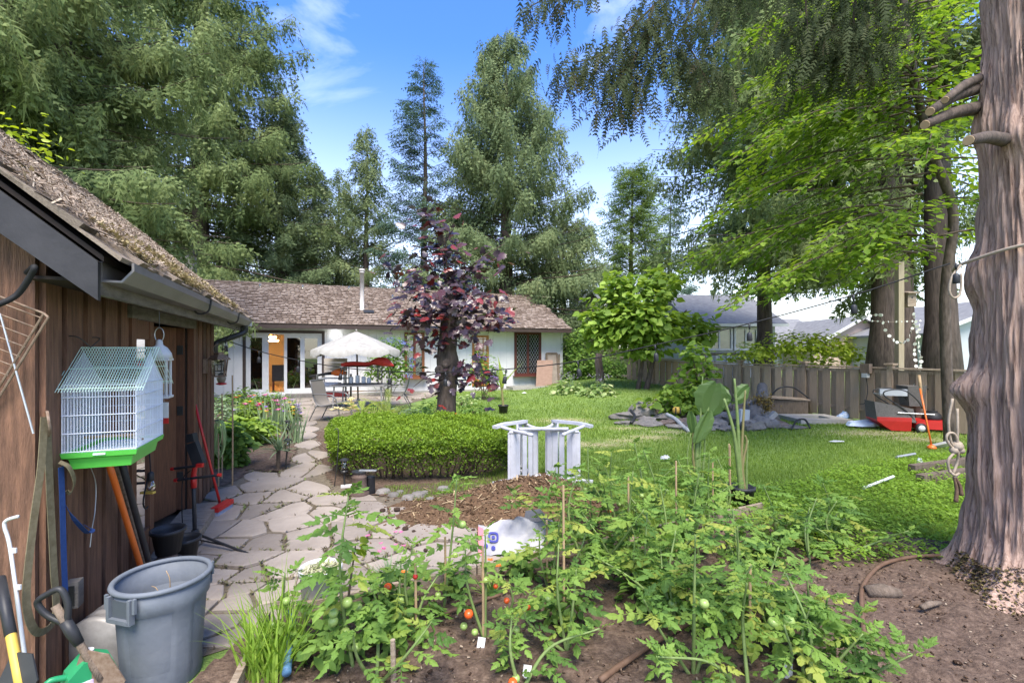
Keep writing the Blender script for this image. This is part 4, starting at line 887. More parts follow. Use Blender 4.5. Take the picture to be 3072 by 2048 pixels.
conifer('arborvitae', 'dense narrow conical arborvitae behind the brown clapboard house', Gd(1895, 33), 14.2, 3.1, .5, 260, 42, 'thuja', .5, 20, .45, .2, .35, group=FAR, pairs=3, wid=.3, lw=.08)
conifer('cedar_tree', 'low drooping cedar behind the gable end of the bungalow', Gd(1690, 31), 10.6, 4.4, 1.5, 140, 36, 'cedarfar', .55, 21, .6, 1.2, group=FAR, pairs=3, lw=.07)
conifer('fir_tree', 'dark fir behind the arborvitae and the round leaved tree', Gd(2010, 36), 13.5, 3.5, .5, 130, 30, 'fir', .5, 22, .7, .4, group=FAR, pairs=3, lw=.08)
# the great three stemmed cedar behind the fence
BIG = Gd(2740, 12.6)
conifer('cedar_tree', 'huge three stemmed cedar behind the board fence with drooping boughs', BIG, 21, 5.3, 3.8, 350, 64, 'cedar', .52, 23, .4, 1.2, .2, pairs=3, wid=.27, lw=.07,
        trunks=[(-.72, .1, .29), (-.1, .35, .27), (.6, -.1, .31)], aim=(math.radians(176), .6))
conifer('cedar_tree', 'drooping cedar beyond the fence beside the great cedar stems', Gd(2290, 18.5), 20, 4.6, 5.6, 150, 52, 'cedar', .6, 24, .5, 1.2, .15, pairs=3, wid=.26, lw=.07)
# ---------------------------------------------------------------- broad leaved crowns
OVAL = (np.array([[0, 0, 0], [.33, .27, .05], [.72, .22, .02], [1, 0, -.1], [.72, -.22, .02], [.33, -.27, .05]]), np.array([[0, 1, 2, 3], [0, 3, 4, 5]]))
ROUND = (np.array([[0, 0, 0], [.12, .32, .06], [.5, .43, .08], [1, 0, -.12], [.5, -.43, .08], [.12, -.32, .06]]), np.array([[0, 1, 2, 3], [0, 3, 4, 5]]))
def cluster_pts(cl, r, fill=.5):
    P_, Nn = [], []
    for c, rad, n in cl:
        d = r.normal(0, 1, (n, 3)); d /= np.linalg.norm(d, axis=1)[:, None]; q = (fill+(1-fill)*r.random(n))[:, None]
        lump = (1+.22*np.sin(d[:, :1]*5+c[0]*3)*np.sin(d[:, 1:2]*6)+.18*np.sin(d[:, 2:]*7+c[2]*2)); P_.append(np.asarray(c)+d*np.asarray(rad)*q*lump); Nn.append(d)
    return np.concatenate(P_), np.concatenate(Nn)
def leaves(name, cl, tmpl, size, mt, parent, seed, fill=.5, droop=.5, up=.7, kind=None, tb=0.):
    r = np.random.default_rng(seed); p, nrm = cluster_pts(cl, r, fill); n = len(p)
    az = r.random(n)*6.28; d = nrm*.7+np.stack([np.cos(az), np.sin(az), 0*az], 1)*.7; d[:, 2] = d[:, 2]*.4-droop*r.random(n)
    upv = nrm*(1-up)+np.array([0, 0, up])+r.normal(0, .3, (n, 3))
    o = scatter(name, *tmpl, p, frames(d, upv), size*(.6+.7*r.random(n)), M_[mt], parent, np.clip(tb+r.random(n), 0, 1))
    if kind: o['kind'] = kind
    return o, p, d, upv
def sticks(name, segs, mt, parent, n=5):
    m = MB()
    for pts, r0, r1 in segs: m.tube(spline(pts, 4) if len(pts) > 2 else np.asarray(pts), np.linspace(r0, r1, (len(pts)-1)*4+1 if len(pts) > 2 else 2), n)
    o = m.build(name, M_[mt], parent, True)
    if name in ('branches', 'stems', 'limbs', 'flower_stalks'): o['kind'] = 'stuff'
    return o
# bright vine maple in front of the big cedar
mt_ = thing('maple_tree', 'bright green layered maple in front of the big cedar trunks', 'tree', Gd(2830, 8.4))
sticks('trunk', [([Gd(2850, 8.4, -.1), P(2835, 900, 8.4), P(2860, 640, 8.4), P(2790, 440, 8.3), P(2740, 220, 8.2), P(2715, 60, 8.1), P(2700, -250, 8.)], .085, .05)], 'maplebark', mt_, 8)
r = np.random.default_rng(31); segs = []; pp, dd, uu, tt = [], [], [], []
for i in range(92):
    py0 = r.uniform(-60, 760); s0 = P(2740+r.uniform(-40, 90), py0, 8.2+r.uniform(-.4, .6)); ln = r.uniform(1.6, 3.9)*(1.05 if py0 > 150 else .8); az = math.pi+r.normal(-.05, .75)
    if r.random() < .16: az = r.normal(0, .8); ln *= .45
    o = np.array([math.cos(az), math.sin(az), 0]); rr = r.uniform(.0, .3); pt = lambda s: s0+np.outer(s*ln, o)+np.outer(ln*(rr*s-.42*s*s), [0, 0, 1])
    sv = np.linspace(0, 1, 5); segs.append((list(pt(sv)), .022, .005)); m = int(140*ln/2.3); s = .15+.85*r.random(m)**.8; p = pt(s); lat = np.array([-o[1], o[0], 0])
    sd_ = r.normal(0, 1, m); p = p+lat*(sd_*.33*(1.2-s))[:, None]+np.c_[0*s, 0*s, r.normal(-.03, .06, m)]
    pp.append(p); d = o*.7+lat*(sd_*.5)[:, None]+r.normal(0, .35, (m, 3)); d[:, 2] = d[:, 2]*.4-.35; dd.append(d); uu.append(np.array([0, 0, 1])+r.normal(0, .22, (m, 3))); tt.append(np.clip(.3*r.random()+.7*r.random(m), 0, 1))
pp = np.concatenate(pp); scatter('crown', *OVAL, pp, frames(np.concatenate(dd), np.concatenate(uu)), .07+.09*r.random(len(pp)), M_['maple'], mt_, np.concatenate(tt))
sticks('branches', segs, 'twig', mt_, 4)
# a sprig of maple over the shed roof
sm = thing('maple_sapling', 'yellowing maple sprigs showing above the shed roof ridge', 'tree', SW(2.4, -3.3, 0))
c = P(110, 470, 5.4); sticks('trunk', [([SW(2.4, -3.3, -.1), c-[.2, 0, 1.2], c], .03, .01)], 'maplebark', sm)
leaves('crown', [(P(60, 430, 5.2), (.4, .3, .2), 30), (P(110, 400, 5.4), (.2, .3, .2), 22), (P(150, 480, 5.5), (.3, .3, .15), 24), (P(20, 420, 5.2), (.2, .3, .2), 24)], OVAL, .08, 'lime', sm, 33)
# round leaved tree on the lawn
kb = G(1937, 1166); kt = thing('catalpa_tree', 'small bushy tree with big round bright leaves on the lawn', 'tree', kb); kY = kb[1]
tk = [P(1975, 1060, kY), P(1960, 960, kY), P(1900, 920, kY)]
sticks('trunk', [([kb-[0, 0, .1], P(1948, 1130, kY), P(1958, 1080, kY), P(1962, 1020, kY), P(1940, 950, kY)], .11, .06), ([kb-[.3, 0, .1], P(1922, 1120, kY), P(1925, 1060, kY), P(1900, 980, kY)], .09, .05),
                 ([P(1962, 1020, kY), P(2030, 960, kY), P(2060, 930, kY-.5)], .05, .02), ([P(1925, 1060, kY), P(1850, 1000, kY), P(1800, 960, kY-.4)], .05, .02), ([P(1940, 950, kY), P(1950, 880, kY), P(1955, 840, kY)], .05, .02)], 'maplebark', kt, 8)
kc = [(P(1900, 905, kY), (1.35, 1.2, .95), 750), (P(1985, 850, kY), (.7, .8, .55), 260), (P(1930, 965, kY-.5), (1.5, 1.1, .7), 750), (P(1810, 1000, kY), (.8, .8, .55), 300), (P(2060, 985, kY), (.8, .8, .6), 300), (P(1850, 860, kY), (.6, .7, .5), 180), (P(1790, 960, kY), (.55, .6, .5), 150), (P(1930, 1040, kY-.4), (1.1, .7, .45), 260), (P(2110, 1000, kY+.2), (.4, .5, .5), 90)]
def leafobj(cl, tmpl, size, mt, parent, seed, nobj, fill, droop=.5, up=.6, name='leaf'):
    # the leaves that show largest as objects of their own, the rest as one mass
    r = np.random.default_rng(seed); p, nrm = cluster_pts(cl, r, fill); n = len(p); az = r.random(n)*6.28
    d = nrm*.8+np.stack([np.cos(az), np.sin(az), 0*az], 1)*.5; d[:, 2] = d[:, 2]*.4-droop*r.random(n); upv = nrm*(1-up)+np.array([0, 0, up])+r.normal(0, .3, (n, 3)); R_ = frames(d, upv); sz = size*(.6+.7*r.random(n)); tn = r.random(n)
    order = np.argsort(p[:, 1]-.4*nrm[:, 2]+r.random(n)*.3)
    a, b_ = order[:nobj], order[nobj:]; mes = [mkmesh(name, tmpl[0], tmpl[1], M_[mt], False, np.full(len(tmpl[0]), q)) for q in (.1, .3, .5, .7, .9)]
    for i in a: inst(name, mes[int(tn[i]*4.99)], M4(R_[i], p[i], sz[i]), parent)
    if len(b_): scatter('crown', *tmpl, p[b_], R_[b_], sz[b_], M_[mt], parent, tn[b_])['kind'] = 'stuff'
leafobj(kc, ROUND, .26, 'kiwi', kt, 41, 280, .45)
# leafy vine mound over the rockery
vb = G(2085, 1262); vt = thing('vine_mound', 'climbing vine with heart shaped leaves spilling over the rockery', 'vine', vb); vY = vb[1]+.6
sticks('stems', [([vb+[0, .5, 0], P(2090, 1150, vY), P(2080, 1080, vY)], .03, .012), ([vb+[-.6, .5, 0], P(2040, 1180, vY), P(2020, 1120, vY)], .025, .01), ([vb+[.3, .5, 0], P(2120, 1160, vY), P(2115, 1060, vY)], .02, .01)], 'twig', vt)
leafobj([(P(2095, 1110, vY+.2), (.5, .5, .55), 190), (P(2075, 1180, vY), (.75, .5, .45), 290), (P(2030, 1215, vY-.2), (.8, .5, .36), 260), (P(2110, 1225, vY-.3), (.5, .4, .3), 150), (P(2085, 1060, vY+.3), (.3, .35, .35), 80)], ROUND, .19, 'kiwi', vt, 42, 220, .35)
# ---------------------------------------------------------------- the near cedar trunk
TB = np.array([3.8, 3.4, 0]); nc = thing('cedar_trunk_tree', 'massive near cedar trunk with peeling bark, knots and sawn branch stubs', 'tree', TB)
na, nzv = 250, 220; aa = np.radians(np.concatenate([np.linspace(128, 325, 215, endpoint=False), np.linspace(325, 488, 35, endpoint=False)])); zz = np.concatenate([np.linspace(-.15, .8, 60), np.linspace(.82, 7.5, nzv-60)]); A, Z = np.meshgrid(aa, zz)
rr = .36+.02*np.sin(Z*1.3)-.015*Z*.4+.2*np.exp(-np.maximum(Z, 0)/.16)*(.25+.75*np.abs(np.cos(A*2.5+.9)))+.05*np.exp(-Z/.5)
for a0_, h_, w2_, dz_ in ((205, .26, .2, .13), (252, .12, .2, .14), (288, .1, .2, .14), (165, .1, .2, .12), (228, .08, .3, .3)):
    da = np.angle(np.exp(1j*(A-math.radians(a0_)))); rr = rr+h_*np.exp(-(da/w2_)**2)*np.exp(-np.maximum(Z, -.05)/dz_)
tw = A+.1*Z+.05*np.sin(Z*1.6+A*2); rid = np.zeros_like(rr); rb_ = np.random.default_rng(77)
def vnoise(u, v, nu, nv):                       # periodic in u
    g = rb_.random((nv+2, nu)); u = (u % (2*np.pi))/(2*np.pi)*nu; v = np.clip(v/7.7*nv, 0, nv); i, j = np.floor(u).astype(int), np.floor(v).astype(int); fu, fv = u-i, v-j; fu = fu*fu*(3-2*fu); fv = fv*fv*(3-2*fv); i1 = (i+1) % nu; i = i % nu
    return (g[j, i]*(1-fu)+g[j, i1]*fu)*(1-fv)+(g[j+1, i]*(1-fu)+g[j+1, i1]*fu)*fv
for nu_, nv_2, am in ((26, 9, .022), (60, 16, .026), (110, 24, .026), (210, 40, .016)): rid += am*(np.abs(vnoise(tw, Z+.15, nu_, nv_2)-.5)*2)
rr += rid-.04+.02*np.cos(A*3+Z*.6)
def knob(a0, z0, ra, rz, h): 
    global rr
    da = np.angle(np.exp(1j*(A-a0))); rr = rr+h*np.exp(-(da/ra)**2-((Z-z0)/rz)**2)
AL = math.radians(150)                           # the side of the trunk that shows as its left outline
for z_, h_, rz_ in ((1.40, .12, .13), (2.25, .07, .16), (3.35, .06, .2)): knob(AL, z_, .38, rz_, h_)
knob(math.radians(225), 2.0, .3, .09, .05); knob(math.radians(205), 3.2, .3, .14, .06)
lean = np.c_[-.02*zz, 0*zz]
X = TB[0]+.0*Z+rr*np.cos(A); Yv = TB[1]+.0*Z+rr*np.sin(A)
ii = (np.arange(nzv-1)[:, None]*na); jj = np.arange(na)[None]; f = np.stack([(ii+jj).ravel(), (ii+(jj+1) % na).ravel(), (ii+na+(jj+1) % na).ravel(), (ii+na+jj).ravel()], 1)
bm, t, b = _nodes('near_bark'); N = t.nodes.new; K = t.links.new      # ridged bark: tint carries the ridge height of the real relief
at = N('ShaderNodeAttribute'); at.attribute_name = 'tint'; tcn = N('ShaderNodeTexCoord'); mp_ = N('ShaderNodeMapping'); mp_.inputs['Scale'].default_value = (13, 13, .8); K(tcn.outputs['Object'], mp_.inputs['Vector'])
n1 = N('ShaderNodeTexNoise'); n1.inputs['Scale'].default_value = 3.4; n1.inputs['Detail'].default_value = 8; n1.inputs['Roughness'].default_value = .68; n1.inputs['Distortion'].default_value = .6; K(mp_.outputs[0], n1.inputs['Vector'])
r1 = N('ShaderNodeValToRGB'); e = r1.color_ramp.elements; e[0].position = .32; e[0].color = (.12, .07, .05, 1); e[1].position = .66; e[1].color = (.52, .37, .295, 1); q = e.new(.46); q.color = (.37, .25, .195, 1); K(n1.outputs['Fac'], r1.inputs['Fac'])
K(r1.outputs[0], b.inputs['Base Color']); b.inputs['Roughness'].default_value = .95; b.inputs['Specular IOR Level'].default_value = .15
bp = N('ShaderNodeBump'); bp.inputs['Strength'].default_value = 1; bp.inputs['Distance'].default_value = .02; K(n1.outputs['Fac'], bp.inputs['Height']); K(bp.outputs[0], b.inputs['Normal'])
link(bpy.data.objects.new('trunk', mkmesh('trunk', np.stack([X.ravel(), Yv.ravel(), Z.ravel()], 1), f, bm, True)), nc)
def tsurf(px, py): return P(px, py, 3.12)
for k, (x0, y0, x1, y1, rd) in enumerate(((2925, 268, 2790, 335, .034), (2930, 325, 2775, 375, .036), (2940, 235, 2835, 300, .028), (3010, 420, 2905, 422, .034))):
    a_, b_ = P(x0, y0, 3.55 if k < 3 else 3.3), P(x1, y1, 3.3 if k < 3 else 2.85); pts = spline([a_, (a_+b_)/2+[0, 0, .02], b_], 4); st_ = MB().tube(pts, np.linspace(rd*1.35, rd*.85, len(pts)), 10).build('branch_stub', M_['barkdark'], nc, True)
    dv_ = (pts[-1]-pts[-2]); MB().lathe([(rd*.84, 0), (rd*.8, .004)], 10, b_, frame(dv_)@np.array([[0, 0, 1], [1, 0, 0], [0, 1, 0]])).build('sawn_end', M_['stake'], st_)
n = 6500; a = np.radians(rng.uniform(150, 310, n)); z = rng.random(n)**2*.4*(.45+.55*np.clip((np.degrees(a)-190)/60, 0, 1)); r_ = rr[np.abs(zz[None]-z[:, None]).argmin(1), np.abs(aa[None]-a[:, None]).argmin(1)]
scatter('moss', *LEAF4, np.c_[TB[0]+r_*np.cos(a), TB[1]+r_*np.sin(a), z], frames(rng.normal(0, 1, (n, 3))+np.c_[np.cos(a), np.sin(a), 0*a]), .012+.018*rng.random(n), leafmat('base_moss', [(.05, .035, .022), (.10, .07, .045), (.12, .10, .035), (.22, .18, .07)], .1, .9, spec=.1), nc, rng.random(n))['kind'] = 'stuff'  # moss and brown litter; dark tones added to tone down the sunlit root flare
# limbs of the near cedar hanging into the top of the picture
r = np.random.default_rng(51); segs = []; pp, dd, tt = [], [], []
def limb(pts, n, w, hang, size=.2, bend=1.):
    w = w*.85; n = int(n*3.2); p = spline(pts, 8); segs.append((list(pts), .018, .004)); s = r.random(n)**.75; i = (s*(len(p)-1)).astype(int); q = p[i]+(r.normal(0, 1, (n, 3))*[w, w, w*.45]); q[:, 2] -= np.abs(r.normal(0, w*.8, n))
    pp.append(q); d = np.stack([r.normal(-.15, .45, n), r.normal(-.1, .45, n), -hang*r.uniform(.4, 1.3, n)], 1); dd.append(d); tt.append(np.clip(.2+.55*r.random(n)+(r.random(n) < .08)*.4, 0, 1))
O_ = np.array([3.1, 3.5, 5.6])
limb([O_, P(2150, -150, 4.6), P(1960, 20, 4.4), P(1800, 165, 4.3), P(1690, 190, 4.3)], 190, .16, 1.0)
limb([P(1960, 20, 4.4), P(1930, 110, 4.4), P(1880, 230, 4.3), P(1850, 290, 4.3)], 170, .17, 1.1)
limb([O_, P(2250, -200, 4.8), P(2060, 60, 4.6), P(2090, 180, 4.6), P(2130, 260, 4.6)], 190, .2, 1.0)
limb([O_, P(1900, -180, 4.3), P(1700, -40, 4.2), P(1590, 20, 4.2)], 90, .12, .9)
limb([O_, P(2450, -150, 4.3), P(2420, 60, 4.2), P(2450, 180, 4.2)], 230, .22, 1.2)
limb([O_, P(2600, -100, 4.0), P(2560, 60, 4.0), P(2590, 170, 4.0)], 240, .22, 1.2)
limb([O_, P(2350, -220, 4.5), P(2220, -80, 4.5), P(2180, -10, 4.5)], 70, .2, 1.1)
pp = np.concatenate(pp); tv, tf = spray(6, .26, .1, .2)
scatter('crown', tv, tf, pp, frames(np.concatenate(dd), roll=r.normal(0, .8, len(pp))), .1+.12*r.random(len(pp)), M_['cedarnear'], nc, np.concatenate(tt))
sticks('limbs', segs, 'twig', nc, 6)
# upper boughs that stay above the frame
# ---------------------------------------------------------------- purple maple with a topped trunk
pb = Gd(1341, 8.9); pt = thing('purple_maple', 'purple leaved maple regrowing from a topped trunk behind the hedge', 'tree', pb); Yp = 8.9
zs = np.array([-.1, .3, .8, 1.2, 1.45, 1.55, 1.7, 2.1, 2.5, 2.8]); px_ = np.array([1338, 1338, 1340, 1345, 1344, 1342, 1341, 1347, 1351, 1352])
rad = np.array([.22, .195, .175, .18, .215, .205, .18, .17, .165, .175]); tkm = MB(); tkm.tube(np.c_[(px_-1536)/FPX*Yp, 0*zs+Yp, zs], rad, 16)
tkm.build('trunk', M_['maplebark'], pt, True)
for px, py, s_ in ((1340, 1090, .1), (1380, 1110, .11), (1318, 1110, .09), (1350, 1005, .06)): 
    kn = MB(); kn.lathe([(s_, -.05), (s_*.95, .03), (s_*.55, .06), (s_*.2, .045)], 10, P(px, py, Yp-.17), frame((0, -1, .1))@np.array([[0, 0, 1], [1, 0, 0], [0, 1, 0]])); kn.build('burl', M_['maplebark'], pt, True)
lob = [(0, 0), (.02, .16), (-.05, .3), (.12, .28), (.2, .52), (.36, .36), (.5, .48), (.58, .22), (.8, .26), (1.02, 0)]
ml = np.array([(x, y) for x, y in lob]+[(x, -y) for x, y in lob[-2:0:-1]]); c_ = np.array([[.38, 0]])
mv = np.concatenate([c_, ml]); mvz = np.c_[mv, .09-.25*np.abs(mv[:, 1])**1.3-.22*mv[:, 0]**2]; mf = np.array([[0, i, i % (len(ml))+1] for i in range(1, len(ml)+1)])
lmesh = []
for k in range(4):
    w = mvz.copy(); w[:, 2] += rng.normal(0, .035, len(w)); lmesh.append(mkmesh('leaf', w, mf, M_['purple']))
SHO = [((1352, 870), (1290, 640), 8.9, 52), ((1350, 880), (1330, 690), 9.1, 46), ((1345, 890), (1260, 770), 8.6, 40), ((1352, 900), (1165, 800), 8.8, 34), ((1340, 930), (1190, 860), 8.4, 38), ((1350, 890), (1500, 770), 9.0, 34), ((1355, 900), (1425, 800), 8.8, 34),
       ((1360, 930), (1480, 900), 8.5, 44), ((1350, 960), (1520, 960), 8.4, 44), ((1335, 960), (1185, 950), 8.5, 38), ((1330, 990), (1225, 960), 8.3, 34), ((1350, 990), (1430, 1010), 8.2, 34), ((1335, 1000), (1280, 1040), 8.4, 26), ((1352, 870), (1310, 620), 9.0, 26), ((1360, 1120), (1440, 1130), 8.3, 28), ((1330, 1120), (1240, 1160), 8.4, 16), ((1365, 1140), (1470, 1190), 8.2, 18), ((1350, 875), (1515, 730), 9.2, 14), ((1345, 905), (1390, 940), 8.1, 40), ((1340, 925), (1300, 930), 8.1, 40)]
segs = []; PL = []
r = np.random.default_rng(61)
for (x0, y0), (x1, y1), Y1, n in SHO:
    a_, b_ = P(x0, y0, Yp), P(x1, y1, Y1); mid = (a_+b_)/2+[0, 0, .12*np.linalg.norm((b_-a_)[:2])]; p = spline([a_, mid, b_], 10); segs.append(([a_, mid, b_], .018, .005))
    for k in range(int(n*1.35)):
        s = r.random()**.65; q = p[int(s*(len(p)-1))]+r.normal(0, .17, 3)*[1.2, 1, .8]; d = np.array([r.normal(0, 1), r.normal(-.35, .8), r.normal(-.45, .4)])+(b_-a_)*.3; PL.append((q, d, r.uniform(.1, .2)))
sticks('branches', segs, 'twig', pt, 5)
PL.sort(key=lambda q: q[0][1])
for k, (q, d, s) in enumerate(PL[:300]): inst('leaf', lmesh[k % 4], M4(frames(d[None], (np.array([0, -.35, 1])+r.normal(0, .35, 3))[None])[0], q, s), pt)
rest = PL[300:]; qq = np.array([x[0] for x in rest]); dd = np.array([x[1] for x in rest])
M_['purple2'] = leafmat('purple_leaf_mass', [(.035, .022, .03), (.055, .036, .046), (.07, .046, .056), (.045, .028, .035), (.10, .03, .03), (.22, .025, .02)], .06, .32, spec=.6)
scatter('crown', mvz, mf, qq, frames(dd, np.array([0, -.35, 1])+r.normal(0, .35, (len(qq), 3))), np.array([x[2] for x in rest]), M_['purple2'], pt, r.random(len(qq)))['kind'] = 'stuff'
# ---------------------------------------------------------------- garden plants
class LB:                                        # leaf strips with a tint each
    def __init__(s): s.v = []; s.f = []; s.t = []
    def strap(s, base, az, el, ln, w, bend, n=6, fold=.25, tint=.5, tipw=0.):
        o = np.array([math.cos(az), math.sin(az), 0]); lat = np.array([-o[1], o[0], 0]); p = np.asarray(base, float).copy(); e = el; k0 = len(s.v)
        for i in range(n+1):
            u = i/n; ww = w*(math.sin(math.pi*min(1, u*.92+.08))**.7*(1-u)+.12*(1-u)+tipw); up = np.array([-o[0]*math.sin(e), -o[1]*math.sin(e), math.cos(e)])
            s.v += [p-lat*ww+up*ww*fold, p, p+lat*ww+up*ww*fold]; s.t += [tint]*3
            if i < n: p = p+(o*math.cos(e)+ZZ*math.sin(e))*ln/n; e -= bend/n
        for i in range(n):
            a = k0+3*i; s.f += [[a, a+1, a+4, a+3], [a+1, a+2, a+5, a+4]]
        return p
    def build(s, name, mt, parent=None): return link(bpy.data.objects.new(name, mkmesh(name, s.v, s.f, M_[mt], True, np.array(s.t))), parent)
def rosette(name, label, cat, base, n, ln, w, mt, el=(.5, 1.3), bend=1.2, fold=.25, group=None, pname='leaves', spread=.03, tb=0., parts=False, root=None):
    t = root or thing(name, label, cat, base, group); r = random.Random(int(base[0]*977+base[1]*331))
    lb = LB()
    for k in range(n):
        if parts: lb = LB()
        b = np.asarray(base)+[r.uniform(-spread, spread), r.uniform(-spread, spread), 0]
        lb.strap(b, r.uniform(0, 6.28), r.uniform(*el), ln*r.uniform(.6, 1.1), w*r.uniform(.7, 1.15), bend*r.uniform(.5, 1.3), 6, fold, min(1, max(0, tb+r.random())))
        if parts: lb.build('leaf', mt, t)
    if not parts: lb.build(pname, mt, t)
    return t
def bush(name, label, cat, base, cl, tmpl, size, mt, seed, stems=6, group=None, fill=.3, droop=.4, up=.6, tb=0.):
    t = thing(name, label, cat, base, group); leaves('foliage', cl, tmpl, size, mt, t, seed, fill, droop, up, tb=tb)
    sg = []; rr_ = random.Random(seed)
    for k in range(stems):
        c, rad, _ = cl[k % len(cl)]; c = np.asarray(c); sg.append(([np.asarray(base)+[rr_.uniform(-.1, .1), rr_.uniform(-.1, .1), -.03], (np.asarray(base)+c)/2+[rr_.uniform(-.08, .08), 0, 0], c+[rr_.uniform(-.3, .3)*rad[0], 0, rr_.uniform(-.2, .3)*rad[2]]], .012, .004))
    sticks('stems', sg, 'twig', t, 5); return t
PET = (np.array([[0, 0, 0], [.5, .3, .12], [1, 0, .1], [.5, -.3, .12]]), np.array([[0, 1, 2, 3]]))
def blooms(name, pts, size, mt, parent, np_=7, seed=1, flat=.3):
    r = np.random.default_rng(seed)
    for q in pts:
        a = np.linspace(0, 6.28, np_, endpoint=False)+r.random(); d = np.stack([np.cos(a), np.sin(a), flat+r.normal(0, .2, np_)], 1)
        scatter(name, *PET, np.tile(np.asarray(q, float), (np_, 1)), frames(d), size*(.8+.4*r.random(np_)), M_[mt], parent, r.random(np_))
# box hedge
HP4 = np.array([(-2.32, 5.85), (.1, 6.05), (.0, 8.4), (-3.35, 8.55)]); hb = np.array([-1.45, 7.2, 0]); hd = thing('boxwood_hedge', 'low clipped boxwood hedge with bright lime top beside the path', 'hedge', hb)
def quadpt(u, v): return (1-v)*((1-u)*HP4[0]+u*HP4[1])+v*((1-u)*HP4[3]+u*HP4[2])
r = np.random.default_rng(71); n = 34000; u, v_ = r.random(n), r.random(n)
cu, cv = 2*u-1, 2*v_-1; rq = (np.abs(cu)**5+np.abs(cv)**5); k_ = rq < 1; u, v_, rq = u[k_], v_[k_], rq[k_]; n = len(u)
xy = np.array([quadpt(a, b_) for a, b_ in zip(u, v_)]); side = r.random(n)
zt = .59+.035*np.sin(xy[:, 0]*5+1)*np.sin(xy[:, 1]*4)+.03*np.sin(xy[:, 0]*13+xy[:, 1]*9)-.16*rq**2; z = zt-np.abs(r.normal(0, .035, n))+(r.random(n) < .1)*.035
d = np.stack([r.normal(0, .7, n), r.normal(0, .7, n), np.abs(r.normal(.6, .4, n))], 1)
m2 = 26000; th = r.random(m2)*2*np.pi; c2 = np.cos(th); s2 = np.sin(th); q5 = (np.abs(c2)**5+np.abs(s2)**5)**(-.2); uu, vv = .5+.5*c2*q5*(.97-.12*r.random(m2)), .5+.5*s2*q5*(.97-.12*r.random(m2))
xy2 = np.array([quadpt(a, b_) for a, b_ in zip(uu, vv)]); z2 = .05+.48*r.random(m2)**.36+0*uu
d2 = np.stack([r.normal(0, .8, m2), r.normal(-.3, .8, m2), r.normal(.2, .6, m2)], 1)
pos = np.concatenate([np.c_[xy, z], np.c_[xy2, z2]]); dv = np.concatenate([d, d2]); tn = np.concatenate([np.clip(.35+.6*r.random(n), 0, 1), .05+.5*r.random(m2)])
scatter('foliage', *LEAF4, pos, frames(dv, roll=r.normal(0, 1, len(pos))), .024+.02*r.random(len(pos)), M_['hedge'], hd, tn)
sg = []
for k in range(170):
    a = random.random()*6.28; q5 = (abs(math.cos(a))**5+abs(math.sin(a))**5)**(-.2); f_ = random.uniform(.55, .93); b0 = quadpt(.5+.5*f_*.85*math.cos(a)*q5, .5+.5*f_*.85*math.sin(a)*q5); b1 = quadpt(.5+.5*min(.96, f_*1.1)*math.cos(a)*q5, .5+.5*min(.96, f_*1.1)*math.sin(a)*q5)
    sg.append(([np.r_[b0, -.02], np.r_[(b0+b1)/2+np.array([random.gauss(0, .05), random.gauss(0, .05)]), .2], np.r_[b1+np.array([random.gauss(0, .08), random.gauss(0, .05)]), random.uniform(.4, .55)]], .012, .004))
sticks('stems', sg, 'twig', hd, 4)
bumpy('hedge_soil', [G(a, b)[:2] for a, b in ((985, 1428), (1010, 1456), (1090, 1482), (1210, 1494), (1330, 1500), (1500, 1480), (1560, 1430), (1555, 1330), (1500, 1270), (1000, 1270), (950, 1300), (970, 1360))], M_['soil'], .05, lambda x, y: .012+0*x, amp=.008)
for k, (px, py) in enumerate(((1150, 1480), (1180, 1488), (1225, 1497), (1290, 1500), (1255, 1490), (1200, 1478), (1330, 1470), (1110, 1470), (1275, 1480))):
    q = G(px, py); mb = MB(); s_ = random.uniform(.05, .1); mb.lathe([(s_*.7, -.02), (s_, .01), (s_*.8, s_*.5), (s_*.3, s_*.62)], 7, q); tag(mb.build('edging_stone', M_['rock']), 'dark rounded edging stone on the soil under the hedge', 'stone', 'stones along the hedge foot')
